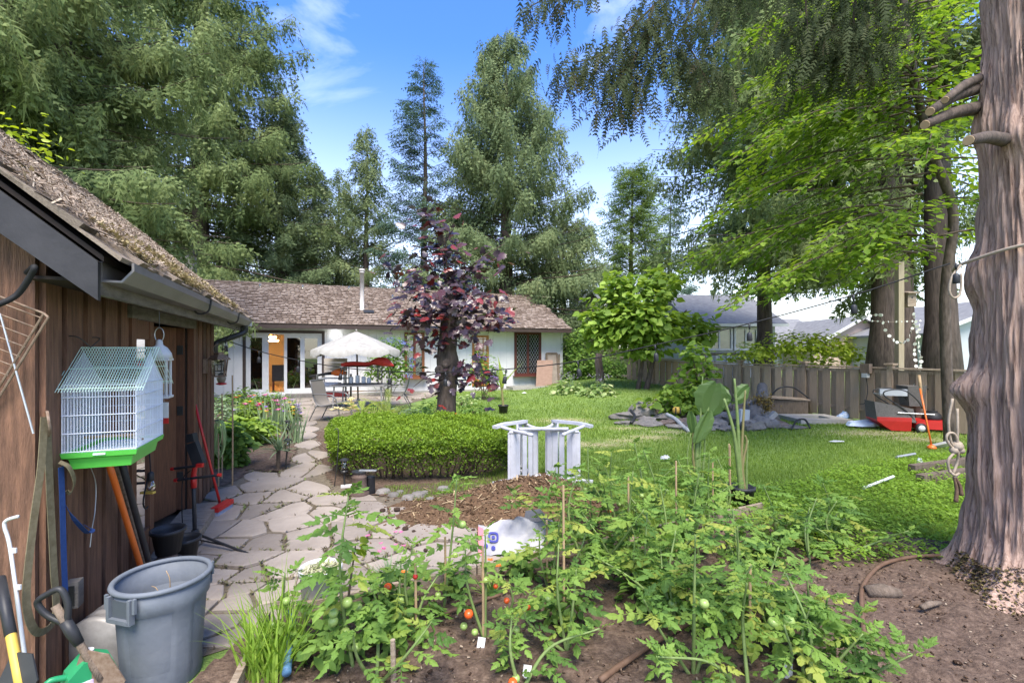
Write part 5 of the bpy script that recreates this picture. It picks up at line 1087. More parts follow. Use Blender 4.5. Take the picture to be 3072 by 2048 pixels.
# ---------------------------------------------------------------- tomato bed
def leaflet(o, az, ln, w, tilt):
    c, s_ = math.cos(az), math.sin(az); pr = [(0, 0), (.12, .32), (.3, .5), (.42, .36), (.55, .42), (.75, .2), (1, 0)]; pts = [(x*ln, y*w) for x, y in pr]+[(x*ln, -y*w) for x, y in pr[-2:0:-1]]
    v = [np.array(o)+[c*x-s_*y, s_*x+c*y, -tilt*x-.35*abs(y)] for x, y in pts]; m = np.array(o)+[c*.45*ln, s_*.45*ln, -tilt*.45*ln+.01]; return [m]+v, [[0, i, i % 12+1] for i in range(1, 13)]
tml = []
for k in range(9):
    rr_ = random.Random(k+5); V_, F_ = [], []; dr_ = (.2, .32, .5, .75, .4, .28, .6, .9, .15)[k]
    def addl(o, az, ln, w, ti):
        v, f = leaflet(o, az, ln, w, ti); b0 = len(V_); V_.extend(v); F_.extend([[b0+i for i in q] for q in f])
    dz = lambda x: -dr_*x*x*rr_.uniform(.9, 1.1)
    for x, s_ in ((.25, .26), (.48, .34), (.7, .32)):
        for sg in (-1, 1): addl((x+rr_.uniform(-.03, .03), 0, dz(x)), sg*rr_.uniform(.8, 1.2), s_*rr_.uniform(.85, 1.15), s_*.62, rr_.uniform(.15, .5))
    for x in (.36, .6): addl((x, 0, dz(x)), rr_.choice((-1, 1))*1.4, .12, .09, .2)
    addl((.78, 0, dz(.78)), rr_.uniform(-.15, .15), .38, .26, .55)
    b0 = len(V_)                                 # stalk
    for x in (0, .3, .6, .85): V_.extend([np.array([x, -.012, dz(x)]), np.array([x, .012, dz(x)])])
    for i in range(3): F_.append([b0+2*i, b0+2*i+1, b0+2*i+3, b0+2*i+2])
    V_ = [np.asarray(w)+[0, 0, rr_.gauss(0, .016)] for w in V_]; tml.append(mkmesh('leaf', V_, F_, M_['tomato']))
fruit = {}
for nm in ('tomatogreen', 'tomatored'):
    mb = MB(); mb.lathe([(.12, -.9), (.62, -.78), (.98, -.25), (1., .2), (.75, .72), (.3, .86), (.05, .74)], 12); fruit[nm] = mb.mesh('tomato', M_[nm], True)
def tomato(base, h, nl, lean=(0, 0), label=None, size=.2, spread=.5, ng=3, nred=0, seed=0, group=None, bushy=.5):
    base = np.asarray(base, float); base[2] = .03; t = thing('tomato_plant', label or 'leafy green tomato plant sprawling in the garden bed', 'tomato plant', base, group if label is None or group else None)
    if label is None: t['group'] = 'tomato plants crowding the garden bed'
    r = np.random.default_rng(seed+900); stems = []; nst = 1 if bushy < .3 else 3
    for j in range(nst):
        tip = base+[lean[0]*h+(r.normal(0, spread*.5) if j else 0), lean[1]*h+(r.normal(0, spread*.4) if j else 0), h*(1 if j == 0 else r.uniform(.55, .85))]
        mid = (base+tip)/2+np.r_[r.normal(0, .05, 2), .05*h]; stems.append(spline([base-[0, 0, .03], mid, tip], 8))
    m = MB()
    for s_ in stems: m.tube(s_, np.linspace(.011, .004, len(s_)), 6)
    m.build('stems', M_['stem'], t, True)
    for k in range(nl):
        p = stems[k % nst]; s = .18+.82*((k+.5)/nl); q = p[min(len(p)-1, int(s*len(p)))]; az = k*2.4+r.normal(0, .4); e = r.uniform(-.15, .65)*(1.1 if s > .8 else .8)
        d = np.array([math.cos(az)*math.cos(e), math.sin(az)*math.cos(e), math.sin(e)]); sz = size*r.uniform(.75, 1.3)*(.72 if s > .9 else 1.1)
        inst('leaf', tml[int(r.integers(9))], M4(frames(d[None], (ZZ+r.normal(0, .22, 3))[None])[0], q, sz), t)
    for j, p in enumerate(stems):                  # leafy growing tips
        for k in range(4):
            az = k*1.6+r.normal(0, .3); e = r.uniform(.2, 1.1); d = np.array([math.cos(az)*math.cos(e), math.sin(az)*math.cos(e), math.sin(e)]); inst('leaf', tml[int(r.integers(9))], M4(frames(d[None], (ZZ+r.normal(0, .25, 3))[None])[0], p[-1-k % 3], size*r.uniform(.45, .8)), t)
    for k in range(ng+nred):
        p = stems[k % nst]; q = p[int(len(p)*r.uniform(.2, .6))]+r.normal(0, .05, 3)*[1, 1, .3]-[0, .03, .02]; q[2] = max(q[2], .08); inst('tomato', fruit['tomatored' if k >= ng else 'tomatogreen'], M4(np.eye(3), q, r.uniform(.016, .027)), t)
    return t
tomato(G(1062, 2020), .9, 26, (-.04, .02), 'tall tomato plant with green fruit beside the white bucket', .19, .3, 6, 0, 1, bushy=.2)
tomato(G(1330, 1835), .82, 15, (.1, .05), 'slender lone tomato plant in front of the manure heap', .16, .2, 2, 0, 2, bushy=.2)
tomato(G(1455, 1925), .62, 18, (.0, .02), 'short tomato plant with ripe red fruit beside a white plant label', .15, .25, 5, 4, 3, bushy=.4)
tomato(G(1240, 1900), .5, 20, (0, 0), 'low tomato plant with orange ripening fruit by the red tied stake', .16, .3, 5, 3, 4, bushy=.5)
tomato(G(900, 1960), .42, 14, (-.2, 0), 'small tomato plant with pale fruit at the bed corner board', .16, .3, 5, 0, 5, bushy=.5)
sp = [(1130, 2060, .5, 18), (1650, 1790, .68, 22), (1700, 1960, .6, 20), (1770, 1740, .8, 26), (1880, 1760, .85, 26), (1860, 1640, .85, 24), (2000, 1640, .85, 26), (1990, 1760, .75, 26), (2100, 1700, .75, 26), (2130, 1600, .75, 24), (2030, 1880, .6, 22), (2080, 2040, .78, 30),
      (2230, 1800, .62, 22), (2200, 1940, .72, 26), (2330, 1960, .6, 24), (2420, 1990, .5, 20), (2420, 2100, .6, 22), (2250, 2120, .6, 24), (2330, 1640, .5, 20), (2430, 1700, .52, 20), (2520, 1670, .45, 18), (2480, 1620, .5, 18), (1700, 1650, .7, 22), (1560, 2080, .35, 12), (1930, 1800, .6, 20), (2560, 2080, .4, 14), (1780, 1600, .8, 20), (1930, 1560, .75, 20), (2080, 1560, .6, 20), (2180, 1540, .55, 18)]
SPL = {(1130, 2060): 'low tomato plant beside the pale square wooden stake', (1650, 1790): 'tomato plant beside the printed white bag', (2130, 1600): 'tomato plant growing against the torn leaved banana plant', (2180, 1540): 'tomato plant right before the black banana pot', (2420, 1990): 'low tomato plant at the rim of the bare soil facing the cedar trunk',
       (2560, 2080): 'outermost small tomato plant on the bare soil by the cedar roots', (1560, 2080): 'tiny tomato seedling beside the flat white label', (2520, 1670): 'low tomato plant at the weedy end of the bed', (1930, 1560): 'tomato plant nearest the crumpled paper on the lawn', (2080, 2040): 'bushy tomato plant behind the white label at the soil edge', (1700, 1960): 'tomato plant standing over the brown irrigation pipe'}
for k, (a, b_, h, nl) in enumerate(sp): tomato(G(a, b_), h*.95, int(nl*1.35), (random.gauss(0, .15), random.gauss(0, .08)), SPL.get((a, b_)), random.uniform(.12, .18), .5, 1, 1 if k % 9 == 5 else 0, 20+k, bushy=.6)
def stake(px, y0, y1, rd=.008, label='thin bamboo stake among the tomato plants', mt='stake', grp='bamboo stakes in the tomato bed', lx=0):
    b_ = G(px, y1); tp = P(px+lx, y0, b_[1]); o = MB().tube(lin(b_-[0, 0, .05], tp, 4)+np.array([[0, 0, 0], [.004, 0, 0], [.002, .003, 0], [0, 0, 0]]), [rd, rd*1.02, rd*.97, rd*.9], 7).build('garden_stake', M_[mt]); tag(o, label, 'stake', grp); return o
for a in ((1690, 1455, 1850), (2028, 1382, 1700), (1885, 1428, 1720), (1448, 1640, 1925), (2138, 1378, 1560), (1335, 1610, 1830), (1640, 1560, 1790), (2250, 1690, 2000), (2190, 1335, 1530)): stake(*a)
s_ = stake(1246, 1690, 1905, .008, 'bamboo stake with a red tie beside ripening tomatoes', grp=None); q = P(1246, 1728, G(1246, 1905)[1]); MB().lathe([(.012, -.012), (.016, 0), (.012, .012)], 8, q).build('tie', M_['red'], s_)
stake(1178, 1918, 2075, .014, 'pale square wooden stake standing in the bare soil', 'bedwood', None); stake(880, 1808, 1890, .006, 'short rusty rod stuck inside the bed corner', 'rust', None, -3)
# lower leafy greens between the tomatoes
for k, (px, py, rw, n, mt) in enumerate(((1180, 1950, .2, 150, 'plant'), (1010, 1990, .22, 150, 'plant'), (1700, 1880, .25, 130, 'plant'), (1960, 1830, .3, 220, 'plant'), (2150, 1850, .3, 200, 'plant'), (1820, 1690, .3, 220, 'plant'), (2280, 1700, .3, 220, 'plant'), (2420, 1620, .35, 260, 'plant'), (2060, 1640, .35, 260, 'plant'), (1140, 1850, .16, 120, 'plant'), (1370, 1800, .13, 70, 'plant'), (1560, 1740, .2, 130, 'plant'), (2350, 1880, .3, 200, 'plant'))):
    q = G(px, py); bush('leafy_plant', 'low leafy seedling clump between the tomato plants', 'plant', q, [(q+[0, 0, .13], (rw, rw*.8, .14), n)], OVAL, .075, mt, 100+k, 4, 'low leafy clumps in the bed', .1)
# cabbage like rosettes, flowers, grass tuft at the bed edge
rosette('lettuce', 'broad leaved pale green lettuce beside the pink flowers', 'lettuce', G(1245, 1765)+[0, 0, .02], 14, .26, .09, 'plant', (.5, 1.2), 1.0, .15, parts=True, tb=.1)
rosette('lettuce', 'small bluish green lettuce behind the red tied stake', 'lettuce', G(1200, 1850)+[0, 0, .02], 10, .2, .07, 'plant', (.4, 1.1), 1.0, .15, parts=True)
t = rosette('pink_dianthus', 'small pink flowering plant beside the lettuce at the bed edge', 'flower', G(1170, 1760), 60, .3, .008, 'dracaena', (.7, 1.5), .9); q = np.array(t.location)
blooms('blossom', [q+[random.gauss(.02, .08), random.gauss(0, .06), random.uniform(.27, .36)] for _ in range(9)], .022, 'petal_pk', t); blooms('blossom', [q+[.12, -.1, .15]], .03, 'petal_or', t, 12)
t = rosette('marigold', 'small orange marigold on the soil beside the printed bag', 'flower', G(1470, 1790), 24, .2, .012, 'plant', (.7, 1.5), .7); q = np.array(t.location); blooms('blossom', [q+[0, -.02, .26], q+[.06, 0, .21]], .026, 'petal_or', t, 12)
t = rosette('grass_tuft', 'tall bright green grass tuft at the corner of the raised bed', 'grass tuft', G(800, 2035), 130, .5, .009, 'weed', (1.0, 1.55), .7, .3, spread=.11, tb=.2)
t = rosette('grass_tuft', 'seeding grass stems inside the raised bed corner', 'grass tuft', G(845, 1985), 46, .6, .006, 'weed', (1.15, 1.55), .5, .3, spread=.06)
bush('yellow_leaf_plant', 'yellowing leaf sprig on the tall tomato plant by the bucket', 'plant', G(1080, 1990), [(P(1065, 1638, 2.55), (.05, .05, .02), 6)], OVAL, .08, 'lime', 160, 1)
# ---------------------------------------------------------------- plants on the lawn and in the far beds
HG = 'variegated hostas on the lawn'
for (px, py, w_, h_, lab) in ((1712, 1176, .75, .42, 'round variegated hosta nearest the bungalow corner boards'), (1798, 1184, .62, .36, 'compact variegated hosta between its twin and the round leaved tree')):
    q = G(px, py+2); t = thing('hosta', lab, 'hosta', q, HG); leaves('leaves', [(q+[0, 0, .02], (w_*.95, w_*.7, h_*1.05), 330)], OVAL, .2, 'hosta', t, px, .7, .75, .5)
    fl_ = LB(); r = random.Random(px)
    for k in range(16): fl_.strap(q+[r.uniform(-.1, .1), r.uniform(-.1, .1), .1], r.uniform(0, 6.28), r.uniform(1.1, 1.5), r.uniform(.6, .8), .012, .3, 4, .2, .5)
    fl_.build('flower_stalks', 'dracaena', t); blooms('blossom', [q+[r.uniform(-.4, .4), r.uniform(-.3, .3), r.uniform(.5, .72)] for _ in range(26)], .035, 'petal_lav', t, 5)
def pinnate(lb, base, az, el, ln, bend, n, ll, w, tint=.5):
    o = np.array([math.cos(az), math.sin(az), 0]); p = np.asarray(base, float).copy(); e = el
    for i in range(n):
        u = i/n; p = p+(o*math.cos(e)+ZZ*math.sin(e))*ln/n; e -= bend/n
        if u > .2:
            for sg in (-1, 1): lb.strap(p, az+sg*(.75-.3*u), e+.15, ll*(1-.55*abs(u-.45)), w, .5, 3, .1, tint+random.uniform(-.3, .3))
    return p
def palm(name, label, base, n, ln, mt='palm', group=None, el=(.7, 1.45), pot=None, ll=.24, az=None):
    t = thing(name, label, 'palm', base, group); r = random.Random(int(base[1]*100)); sg = []
    for k in range(n):
        lb = LB(); a_ = r.uniform(0, 6.28) if az is None else az[k]; e_ = r.uniform(*el); pinnate(lb, np.asarray(base)+[0, 0, .15], a_, e_, ln*r.uniform(.75, 1.1), 1.1, 14, ll, .012, .5); lb.build('frond', mt, t)
        o = np.array([math.cos(a_), math.sin(a_), 0]); p0 = np.asarray(base); sg.append(([p0, p0+(o*math.cos(e_)+ZZ*math.sin(e_))*ln*.3+[0, 0, .1]], .012, .007))
    sticks('stems', sg, 'palmstem', t, 5); return t
palm('areca_palm', 'yellow green feathery palm behind the hedge', Gd(1165, 9.6), 13, .95)
palm('areca_palm', 'smaller yellow palm beside the garden table legs', Gd(1085, 11), 7, .6)
pq = G(1510, 1240); pp_ = thing('potted_palm', 'young palm with two upright fronds in a black pot on the lawn', 'palm', pq)
MB().lathe([(.1, 0), (.13, .2), (.145, .2), (.145, .23), (.125, .23), (.12, .18), (.02, .17)], 14, pq).build('pot', M_['rubber'], pp_, True); sticks('stem', [([pq+[0, 0, .15], P(1507, 1190, pq[1]), P(1505, 1160, pq[1])], .04, .025)], 'palmstem', pp_, 7)
for az_, e_, ln_ in ((2.2, 1.5, .95), (.2, 1.0, 1.0), (3.0, 1.35, .7)):
    lb = LB(); lb.strap(P(1505, 1165, pq[1]), az_, e_, ln_, .1, .35, 7, .3, .4); lb.build('frond', 'palm', pp_)
# bird of paradise plants between bed and lawn
def bop(base, stalks, label, pot=True, name='banana_plant', potlabel=None):
    t = thing(name, label, 'plant', base)
    if pot:
        po_ = MB().lathe([(.1, 0), (.125, .2), (.14, .2), (.14, .235), (.12, .235), (.115, .17), (.02, .16)], 18, base).build('pot', M_['rubber'], t, True)
    for pts, w, nmat in stalks:
        p = spline([np.asarray(q, float) for q in pts], 6); MB().tube(p, np.linspace(w, w*.45, len(p)), 7).build('leaf_stalk', M_[nmat], t, True)
    return t
b1 = G(2225, 1522); Yb = b1[1]
bop(b1, [([b1+[0, 0, .12], P(2215, 1400, Yb), P(2200, 1290, Yb), P(2172, 1195, Yb)], .028, 'stem'), ([b1+[.01, 0, .12], P(2218, 1380, Yb), P(2212, 1250, Yb), P(2203, 1135, Yb)], .026, 'stem'), ([b1+[.02, 0, .12], P(2224, 1390, Yb), P(2230, 1260, Yb), P(2236, 1170, Yb)], .02, 'palmstem'),
         ([b1+[.04, 0, .12], P(2228, 1400, Yb), P(2240, 1330, Yb), P(2235, 1305, Yb)], .018, 'palmstem'), ([b1+[-.04, 0, .12], P(2190, 1450, Yb), P(2188, 1400, Yb), P(2187, 1330, Yb)], .012, 'stake'), ([b1+[.05, 0, .12], P(2240, 1400, Yb), P(2244, 1320, Yb)], .015, 'stem')], 'cut back banana stalks in a black pot at the edge of the lawn')
b2 = G(2095, 1490); Y2 = b2[1]
t2 = bop(b2, [([b2, P(2090, 1400, Y2), P(2095, 1300, Y2), P(2120, 1240, Y2), P(2145, 1160, Y2)], .03, 'stem'), ([b2, P(2082, 1400, Y2), P(2078, 1340, Y2), P(2080, 1290, Y2)], .018, 'palmstem'), ([b2+[.02, 0, 0], P(2110, 1400, Y2), P(2114, 1330, Y2), P(2110, 1270, Y2)], .016, 'stem'), ([b2, P(2070, 1420, Y2), P(2062, 1370, Y2), P(2072, 1300, Y2)], .012, 'stem'), ([b2+[.0, 0, 0], P(2100, 1350, Y2), P(2103, 1200, Y2), P(2108, 1130, Y2)], .016, 'stem')], 'banana plant with torn broad leaves at the edge of the lawn', False)
def bigleaf(pts, parent, mt='banana'):
    # outline of pixel points with depth, ribbed across the midrib
    a, b_, n = np.asarray(pts[0], float), np.asarray(pts[1], float), 7; L_, R_ = pts[2], pts[3]; v, f = [], []
    for i in range(n+1):
        u = i/n; m = a+(b_-a)*u; w = math.sin(math.pi*(.12+.8*u))**.8
        v += [m+np.asarray(L_)*w*(1+.12*(i % 2)), m+np.asarray(L_)*w*.5+[0, -.02, .015], m, m+np.asarray(R_)*w*.5+[0, -.02, .015], m+np.asarray(R_)*w*(1+.1*(i % 2))]
    for i in range(n):
        for j in range(4): k = 5*i+j; f.append([k, k+1, k+6, k+5])
    return link(bpy.data.objects.new('leaf', mkmesh('leaf', v, f, M_[mt], False)), parent)
bigleaf((P(2118, 1245, Y2), P(2150, 1150, Y2-.05), np.array([-.17, .02, .09]), np.array([.17, -.05, -.03])), t2)
bigleaf((P(2150, 1180, Y2), P(2192, 1200, Y2-.1), np.array([.02, 0, .1]), np.array([-.04, 0, -.12])), t2)
bigleaf((P(2085, 1330, Y2-.05), P(2125, 1235, Y2-.05), np.array([-.06, 0, .02]), np.array([.1, -.05, .02])), t2)
bigleaf((P(2078, 1300, Y2), P(2070, 1235, Y2-.05), np.array([-.05, 0, .02]), np.array([.05, -.03, .02])), t2, 'palm' if False else 'banana')
bigleaf((P(2206, 1200, Yb+.1), P(2245, 1160, Yb+.1), np.array([-.04, 0, .08]), np.array([.04, 0, -.08])), t2)
# lime shrub beyond the fence, bushes by the bungalow corner
lb_ = Gd(2400, 14.4); bush('lime_shrub', 'lime yellow flowering shrub leaning over the board fence', 'shrub', lb_, [(P(2400, 1030, 13.6), (1.1, .6, .42), 800), (P(2280, 1055, 13.9), (.75, .6, .3), 420), (P(2500, 1042, 13.5), (.7, .6, .4), 480), (P(2560, 1065, 14), (.35, .5, .25), 140), (P(2210, 1072, 15), (.5, .4, .15), 130), (P(2420, 1085, 14), (1.4, .5, .25), 320)], OVAL, .13, 'lime', 201, 14)
cb = HW(hR+.9, -.2, .3)
bush('corner_shrub', 'dense green shrub against the corner of the bungalow', 'shrub', Gd(1735, 21.5, .35), [(P(1725, 1030, 21.5), (.55, .6, .75), 520), (P(1745, 1090, 21), (.75, .6, .7), 700), (P(1710, 1110, 21.2), (.4, .5, .6), 280), (P(1775, 1110, 21.5), (.5, .6, .5), 280)], OVAL, .16, 'plant', 202, 10)
bush('back_shrub', 'shady green shrub along the fence behind the round leaved tree', 'shrub', Gd(1860, 21, .45), [(P(1840, 1100, 21.), (.7, .6, .6), 420), (P(1900, 1115, 20.5), (.8, .6, .45), 420), (P(1800, 1085, 22), (.6, .6, .7), 350)], OVAL, .15, 'plant', 203, 10)
st_ = thing('tree_stump', 'bare pale tree stump snag behind the second hosta', 'stump', Gd(1800, 19, .4)); MB().tube([Gd(1800, 19, .2), P(1800, 1120, 19), P(1795, 1085, 19), P(1798, 1060, 19)], [.2, .16, .15, .13], 12).build('trunk', M_['bark'], st_, True)
# the snag with red sprig by the brown house
# hydrangeas before the bungalow
def hyd(label, base, cl, fl_pts, pm, seed):
    t = bush('hydrangea', label, 'hydrangea', base, cl, OVAL, .13, 'plant', seed, 8); r = np.random.default_rng(seed)
    for q in fl_pts:
        n = 26; d = r.normal(0, 1, (n, 3)); d /= np.linalg.norm(d, axis=1)[:, None]; scatter('blossom', *PET, q+d*[.11, .11, .08], frames(np.cross(d, [[0.2, 0, 1.]])+.01, d), .05, M_[pm], t, r.random(n))
hY = HP(1170, 1100, 1.)[1]-.3
hyd('blue flowering shrub before the brown leaded window', Gd(1170, hY), [(P(1165, 1080, hY), (.75, .6, .75), 620), (P(1190, 1040, hY), (.6, .5, .5), 320), (P(1120, 1110, hY), (.35, .5, .5), 160), (P(1200, 1110, hY), (.5, .5, .5), 260)], [P(a, b_, hY-.5) for a, b_ in ((1170, 1018), (1205, 1025), (1232, 1045), (1236, 1080), (1238, 1098), (1230, 1128), (1180, 1020), (1215, 1032), (1222, 1125))], 'petal_bl', 211)
hY = 16.2
hyd('violet flowering shrub below the orange door', Gd(1450, hY), [(P(1445, 1110, hY), (.65, .5, .6), 420), (P(1480, 1130, hY), (.5, .5, .4), 260)], [P(a, b_, hY-.5) for a, b_ in ((1435, 1068), (1457, 1072), (1433, 1090), (1480, 1115), (1490, 1135), (1400, 1152), (1475, 1130), (1492, 1100))], 'petal_vio', 212)
# flower bed beside the shed
FB = [G(a, b)[:2] for a, b in ((640, 1464), (700, 1446), (745, 1405), (830, 1418), (872, 1378), (890, 1325), (884, 1285), (884, 1240), (820, 1212))]+[HW(.8, .15, 0)[:2], HW(-3, .15, 0)[:2], SW(SHL+.05, -1.2, 0)[:2], SW(SHL+.05, .0, 0)[:2]]
bumpy('flower_bed_soil', FB, M_['soil'], .07, lambda x, y: .02+0*x, amp=.01)
fbs = [(690, 1400, .28, .55, 340, 'plant', ROUND, .12, 'lush vine leaves climbing at the shed corner'), (715, 1345, .35, .5, 380, 'kiwi', ROUND, .12, 'bright broad leaved squash in the flower bed'), (775, 1330, .4, .4, 380, 'kiwi', OVAL, .1, 'bright green leafy mound beside the path'), (740, 1275, .55, .5, 420, 'kiwi', OVAL, .11, 'tall green perennial clump behind the squash'), (830, 1290, .4, .35, 300, 'plant', OVAL, .09, 'dark green foliage clump along the path edge'), (665, 1290, .5, .7, 380, 'dracaena', OVAL, .07, 'grey green feathery shrub against the siding'), (800, 1235, .7, .5, 380, 'plant', OVAL, .1, 'mixed flower foliage below the sliding doors'), (710, 1235, .8, .6, 420, 'plant', OVAL, .1, 'flowering perennials below the dartboard'), (870, 1260, .3, .4, 180, 'plant', OVAL, .09, 'green foliage clump at the patio corner')]
for k, (px, py, w_, h_, n, mt, tm, sz, lab) in enumerate(fbs):
    q = G(px, py); bush('garden_plant', lab, 'plant', q, [(q+[0, 0, h_*.5], (w_, w_*.8, h_*.55), n), (q+[w_*.3, -.1, h_*.75], (w_*.6, w_*.5, h_*.4), n//2)], tm, sz, mt, 220+k, 8)
bq = G(712, 1262); bl = thing('flower_patch', 'patch of pink, orange and yellow blooms before the sliding doors', 'flowers', bq); r = random.Random(3)
stm = []
for k in range(34):
    px = r.uniform(690, 880); py = r.uniform(1186, 1236); Yq = r.uniform(8.8, 11.5); q = P(px, py, Yq); mt = r.choice(['petal_pk', 'petal_or', 'petal_yl', 'petal_lav', 'petal_pk', 'petal_rd', 'petal_vio']); blooms('blossom', [q], .05 if mt != 'petal_pk' else .075, mt, bl, 9, k); stm.append(([q, q-[0, 0, max(.1, q[2]-.02)]], .006, .006))
sticks('stems', stm, 'stem', bl, 4)
rosette('dracaena', 'spiky grey green dracaena at the edge of the path', 'plant', G(835, 1412)+[0, 0, .28], 46, .5, .017, 'dracaena', (.0, 1.4), .7, .2, spread=.02); q = G(835, 1412); tag(MB().tube(lin(q-[0, 0, .03], q+[0, 0, .3], 3), [.03, .028, .03], 8).build('plant_cane', M_['twig']), 'short bare cane carrying the spiky dracaena', 'stem')
gl = rosette('gladiolus', 'tall gladiolus with lilac and yellow blooms beside the path', 'flower', G(882, 1330), 26, 1.0, .02, 'dracaena', (1.2, 1.55), .25, .3, spread=.14); q = G(882, 1330); Yg = q[1]
blooms('blossom', [P(a, b_, Yg) for a, b_ in ((893, 1222), (897, 1232), (900, 1240), (892, 1215), (898, 1226))], .075, 'petal_lav', gl, 6); blooms('blossom', [P(a, b_, Yg) for a, b_ in ((882, 1232), (880, 1222), (884, 1242))], .06, 'petal_yl', gl, 6)
rosette('gladiolus', 'clump of upright green sword leaves below the sliding doors', 'flower', G(815, 1300), 34, 1.15, .022, 'dracaena', (1.15, 1.55), .3, .3, spread=.2)
for (px, py, rad, lab, c) in ((712, 1395, .1, 'black nursery pot among the vine leaves', 'rubber'), (868, 1246, .16, 'purple flower pot at the corner of the house patio', 'vpot'), (700, 1215, .2, 'dark planter tub in the flower bed below the doors', 'rubber')):
    if c == 'vpot': M_['vpot'] = mat('purple_glaze', (.09, .05, .1), None, rough=.3)
    q = G(px, py); pt_ = thing('flower_pot', lab, 'pot', q); MB().lathe([(rad*.7, 0), (rad, rad*1.5), (rad*1.08, rad*1.5), (rad*1.08, rad*1.7), (rad*.95, rad*1.7), (rad*.9, rad*1.4)], 16, q).build('body', M_[c], pt_, True); MB().lathe([(rad*.94, rad*1.38), (.01, rad*1.5)], 12, q, cap=False).build('potting_soil', M_['soil'], pt_)
for px, y0, y1 in ((697, 1125, 1460), (666, 1180, 1440), (655, 1300, 1460)): stake(px, y0, y1, .009, 'tall bamboo cane among the plants at the shed corner', 'stake', 'bamboo canes at the shed corner')
# bed behind the hedge and lilies by the table
for k, (px, Yq, w_, h_, n, mt, lab) in enumerate(((1250, 10.2, .5, .5, 320, 'plant', 'leafy green vegetables right behind the hedge'), (1200, 11, .5, .45, 280, 'dracaena', 'greyish leafy plants between hedge and hydrangea'), (1300, 11, .45, .6, 260, 'plant', 'tall leafy plants behind the purple maple trunk'), (1140, 12, .5, .4, 240, 'plant', 'green plants beside the garden table'), (1420, 12.4, .5, .3, 200, 'plant', 'low green plants before the violet shrub'), (1390, 14.5, .5, .35, 200, 'hosta', 'pale variegated plants below the orange door'))):
    q = Gd(px, Yq); bush('garden_plant', lab, 'plant', q, [(q+[0, 0, h_*.5], (w_, w_*.7, h_*.55), n)], OVAL, .1, mt, 250+k, 7)
t = rosette('day_lily', 'pale yellow day lilies between the hedge and the deck chair', 'flower', Gd(1050, 9.), 46, .62, .016, 'plant', (.8, 1.5), .9, .3, spread=.25); blooms('blossom', [P(a, b_, 8.9) for a, b_ in ((1048, 1200), (1056, 1208), (1062, 1218), (1052, 1224), (1040, 1212), (1010, 1226), (1022, 1228), (1034, 1230), (1064, 1228), (1045, 1232), (1058, 1198), (996, 1230))], .09, 'petal_cr', t, 6)
blooms('fallen_petal', [P(1365, 1242, 8.4)], .05, 'petal_or', t, 6)
# ---------------------------------------------------------------- things on and by the shed
def stuff(o): o['kind'] = 'stuff'; return o
# bird cage
cg0 = SW(.13, .03, 1.105); cw, cdp, chh = .30, .46, .42; cage = thing('bird_cage', 'white wire bird cage with lime green tray hung on the shed wall', 'bird cage', cg0+U*cw/2+V*cdp/2)
def cp(u, v, z): return cg0+U*u+V*v+ZZ*z
tr = MB(); s0, s1 = .015, 0.
def ring(mb, i, z): return [cp(i, i, z), cp(cw-i, i, z), cp(cw-i, cdp-i, z), cp(i, cdp-i, z)]
rings = [ring(tr, .03, 0), ring(tr, .02, .05), ring(tr, -.0, .06), ring(tr, -.005, .085), ring(tr, .003, .085), ring(tr, .008, .062), ring(tr, .03, .05), ring(tr, .035, .012)]
vv = np.array(sum(rings, [])); ff = [[3, 2, 1, 0]]+[[4*i+j, 4*i+(j+1) % 4, 4*i+4+(j+1) % 4, 4*i+4+j] for i in range(7) for j in range(4)]+[[28, 29, 30, 31]]
tr.add(vv, ff).build('tray', M_['green'], cage)
def bars(nm, pairs, mt, rd=.0017):
    m = MB()
    for a, b_ in pairs: m.tube(np.array([a, b_]), rd, 4, False)
    return stuff(m.build(nm, M_[mt], cage))
zb, zt = .08, chh
for nm, f_ in (('front_bars', lambda k: (k*cw/25, .004)), ('back_bars', lambda k: (k*cw/25, cdp-.004))): bars(nm, [(cp(*f_(k), zb), cp(*f_(k), zt)) for k in range(26)], 'wirewhite')
for nm, u_ in (('side_bars', .004), ('side_bars', cw-.004)): bars(nm, [(cp(u_, k*cdp/36, zb), cp(u_, k*cdp/36, zt+max(0, .17*(1-abs(k*cdp/36-cdp/2)/(cdp/2))))) for k in range(37)], 'wirewhite')
fr = []
for z in (zb+.01, .18, .27, .36, zt): fr += [(cp(0, 0, z), cp(cw, 0, z)), (cp(cw, 0, z), cp(cw, cdp, z)), (cp(cw, cdp, z), cp(0, cdp, z)), (cp(0, cdp, z), cp(0, 0, z))]
bars('frame_wires', fr, 'wirewhite', .0024)
bars('floor_grid', [(cp(.03, .02+k*.0145, .07), cp(cw-.03, .02+k*.0145, .07)) for k in range(30)], 'wirewhite', .0015)
rz = zt+.19; ovx = .04
for sg, v0 in ((0, -.05), (1, cdp+.05)): bars('roof_bars', [(cp(-ovx+k*(cw+2*ovx)/33, v0, zt-.03), cp(-ovx+k*(cw+2*ovx)/33+.0, cdp/2, rz)) for k in range(34)], 'wiregreen', .0018)
bars('roof_rails', [(cp(-ovx, cdp/2, rz), cp(cw+ovx, cdp/2, rz))]+[(cp(-ovx, cdp/2+sg*(cdp/2+.05)*q, rz-(rz-zt+.03)*q), cp(cw+ovx, cdp/2+sg*(cdp/2+.05)*q, rz-(rz-zt+.03)*q)) for sg in (-1, 1) for q in (.5, .93)], 'wiregreen', .0022)
MB().tube(lin(cp(.02, .2, .13), cp(cw-.02, .2, .13), 2), .007, 8).build('perch', M_['stake'], cage)
MB().tube(lin(cp(.1, .32, .12), cp(cw, .1, .12), 2), .006, 8).build('perch', M_['bedwood'], cage)
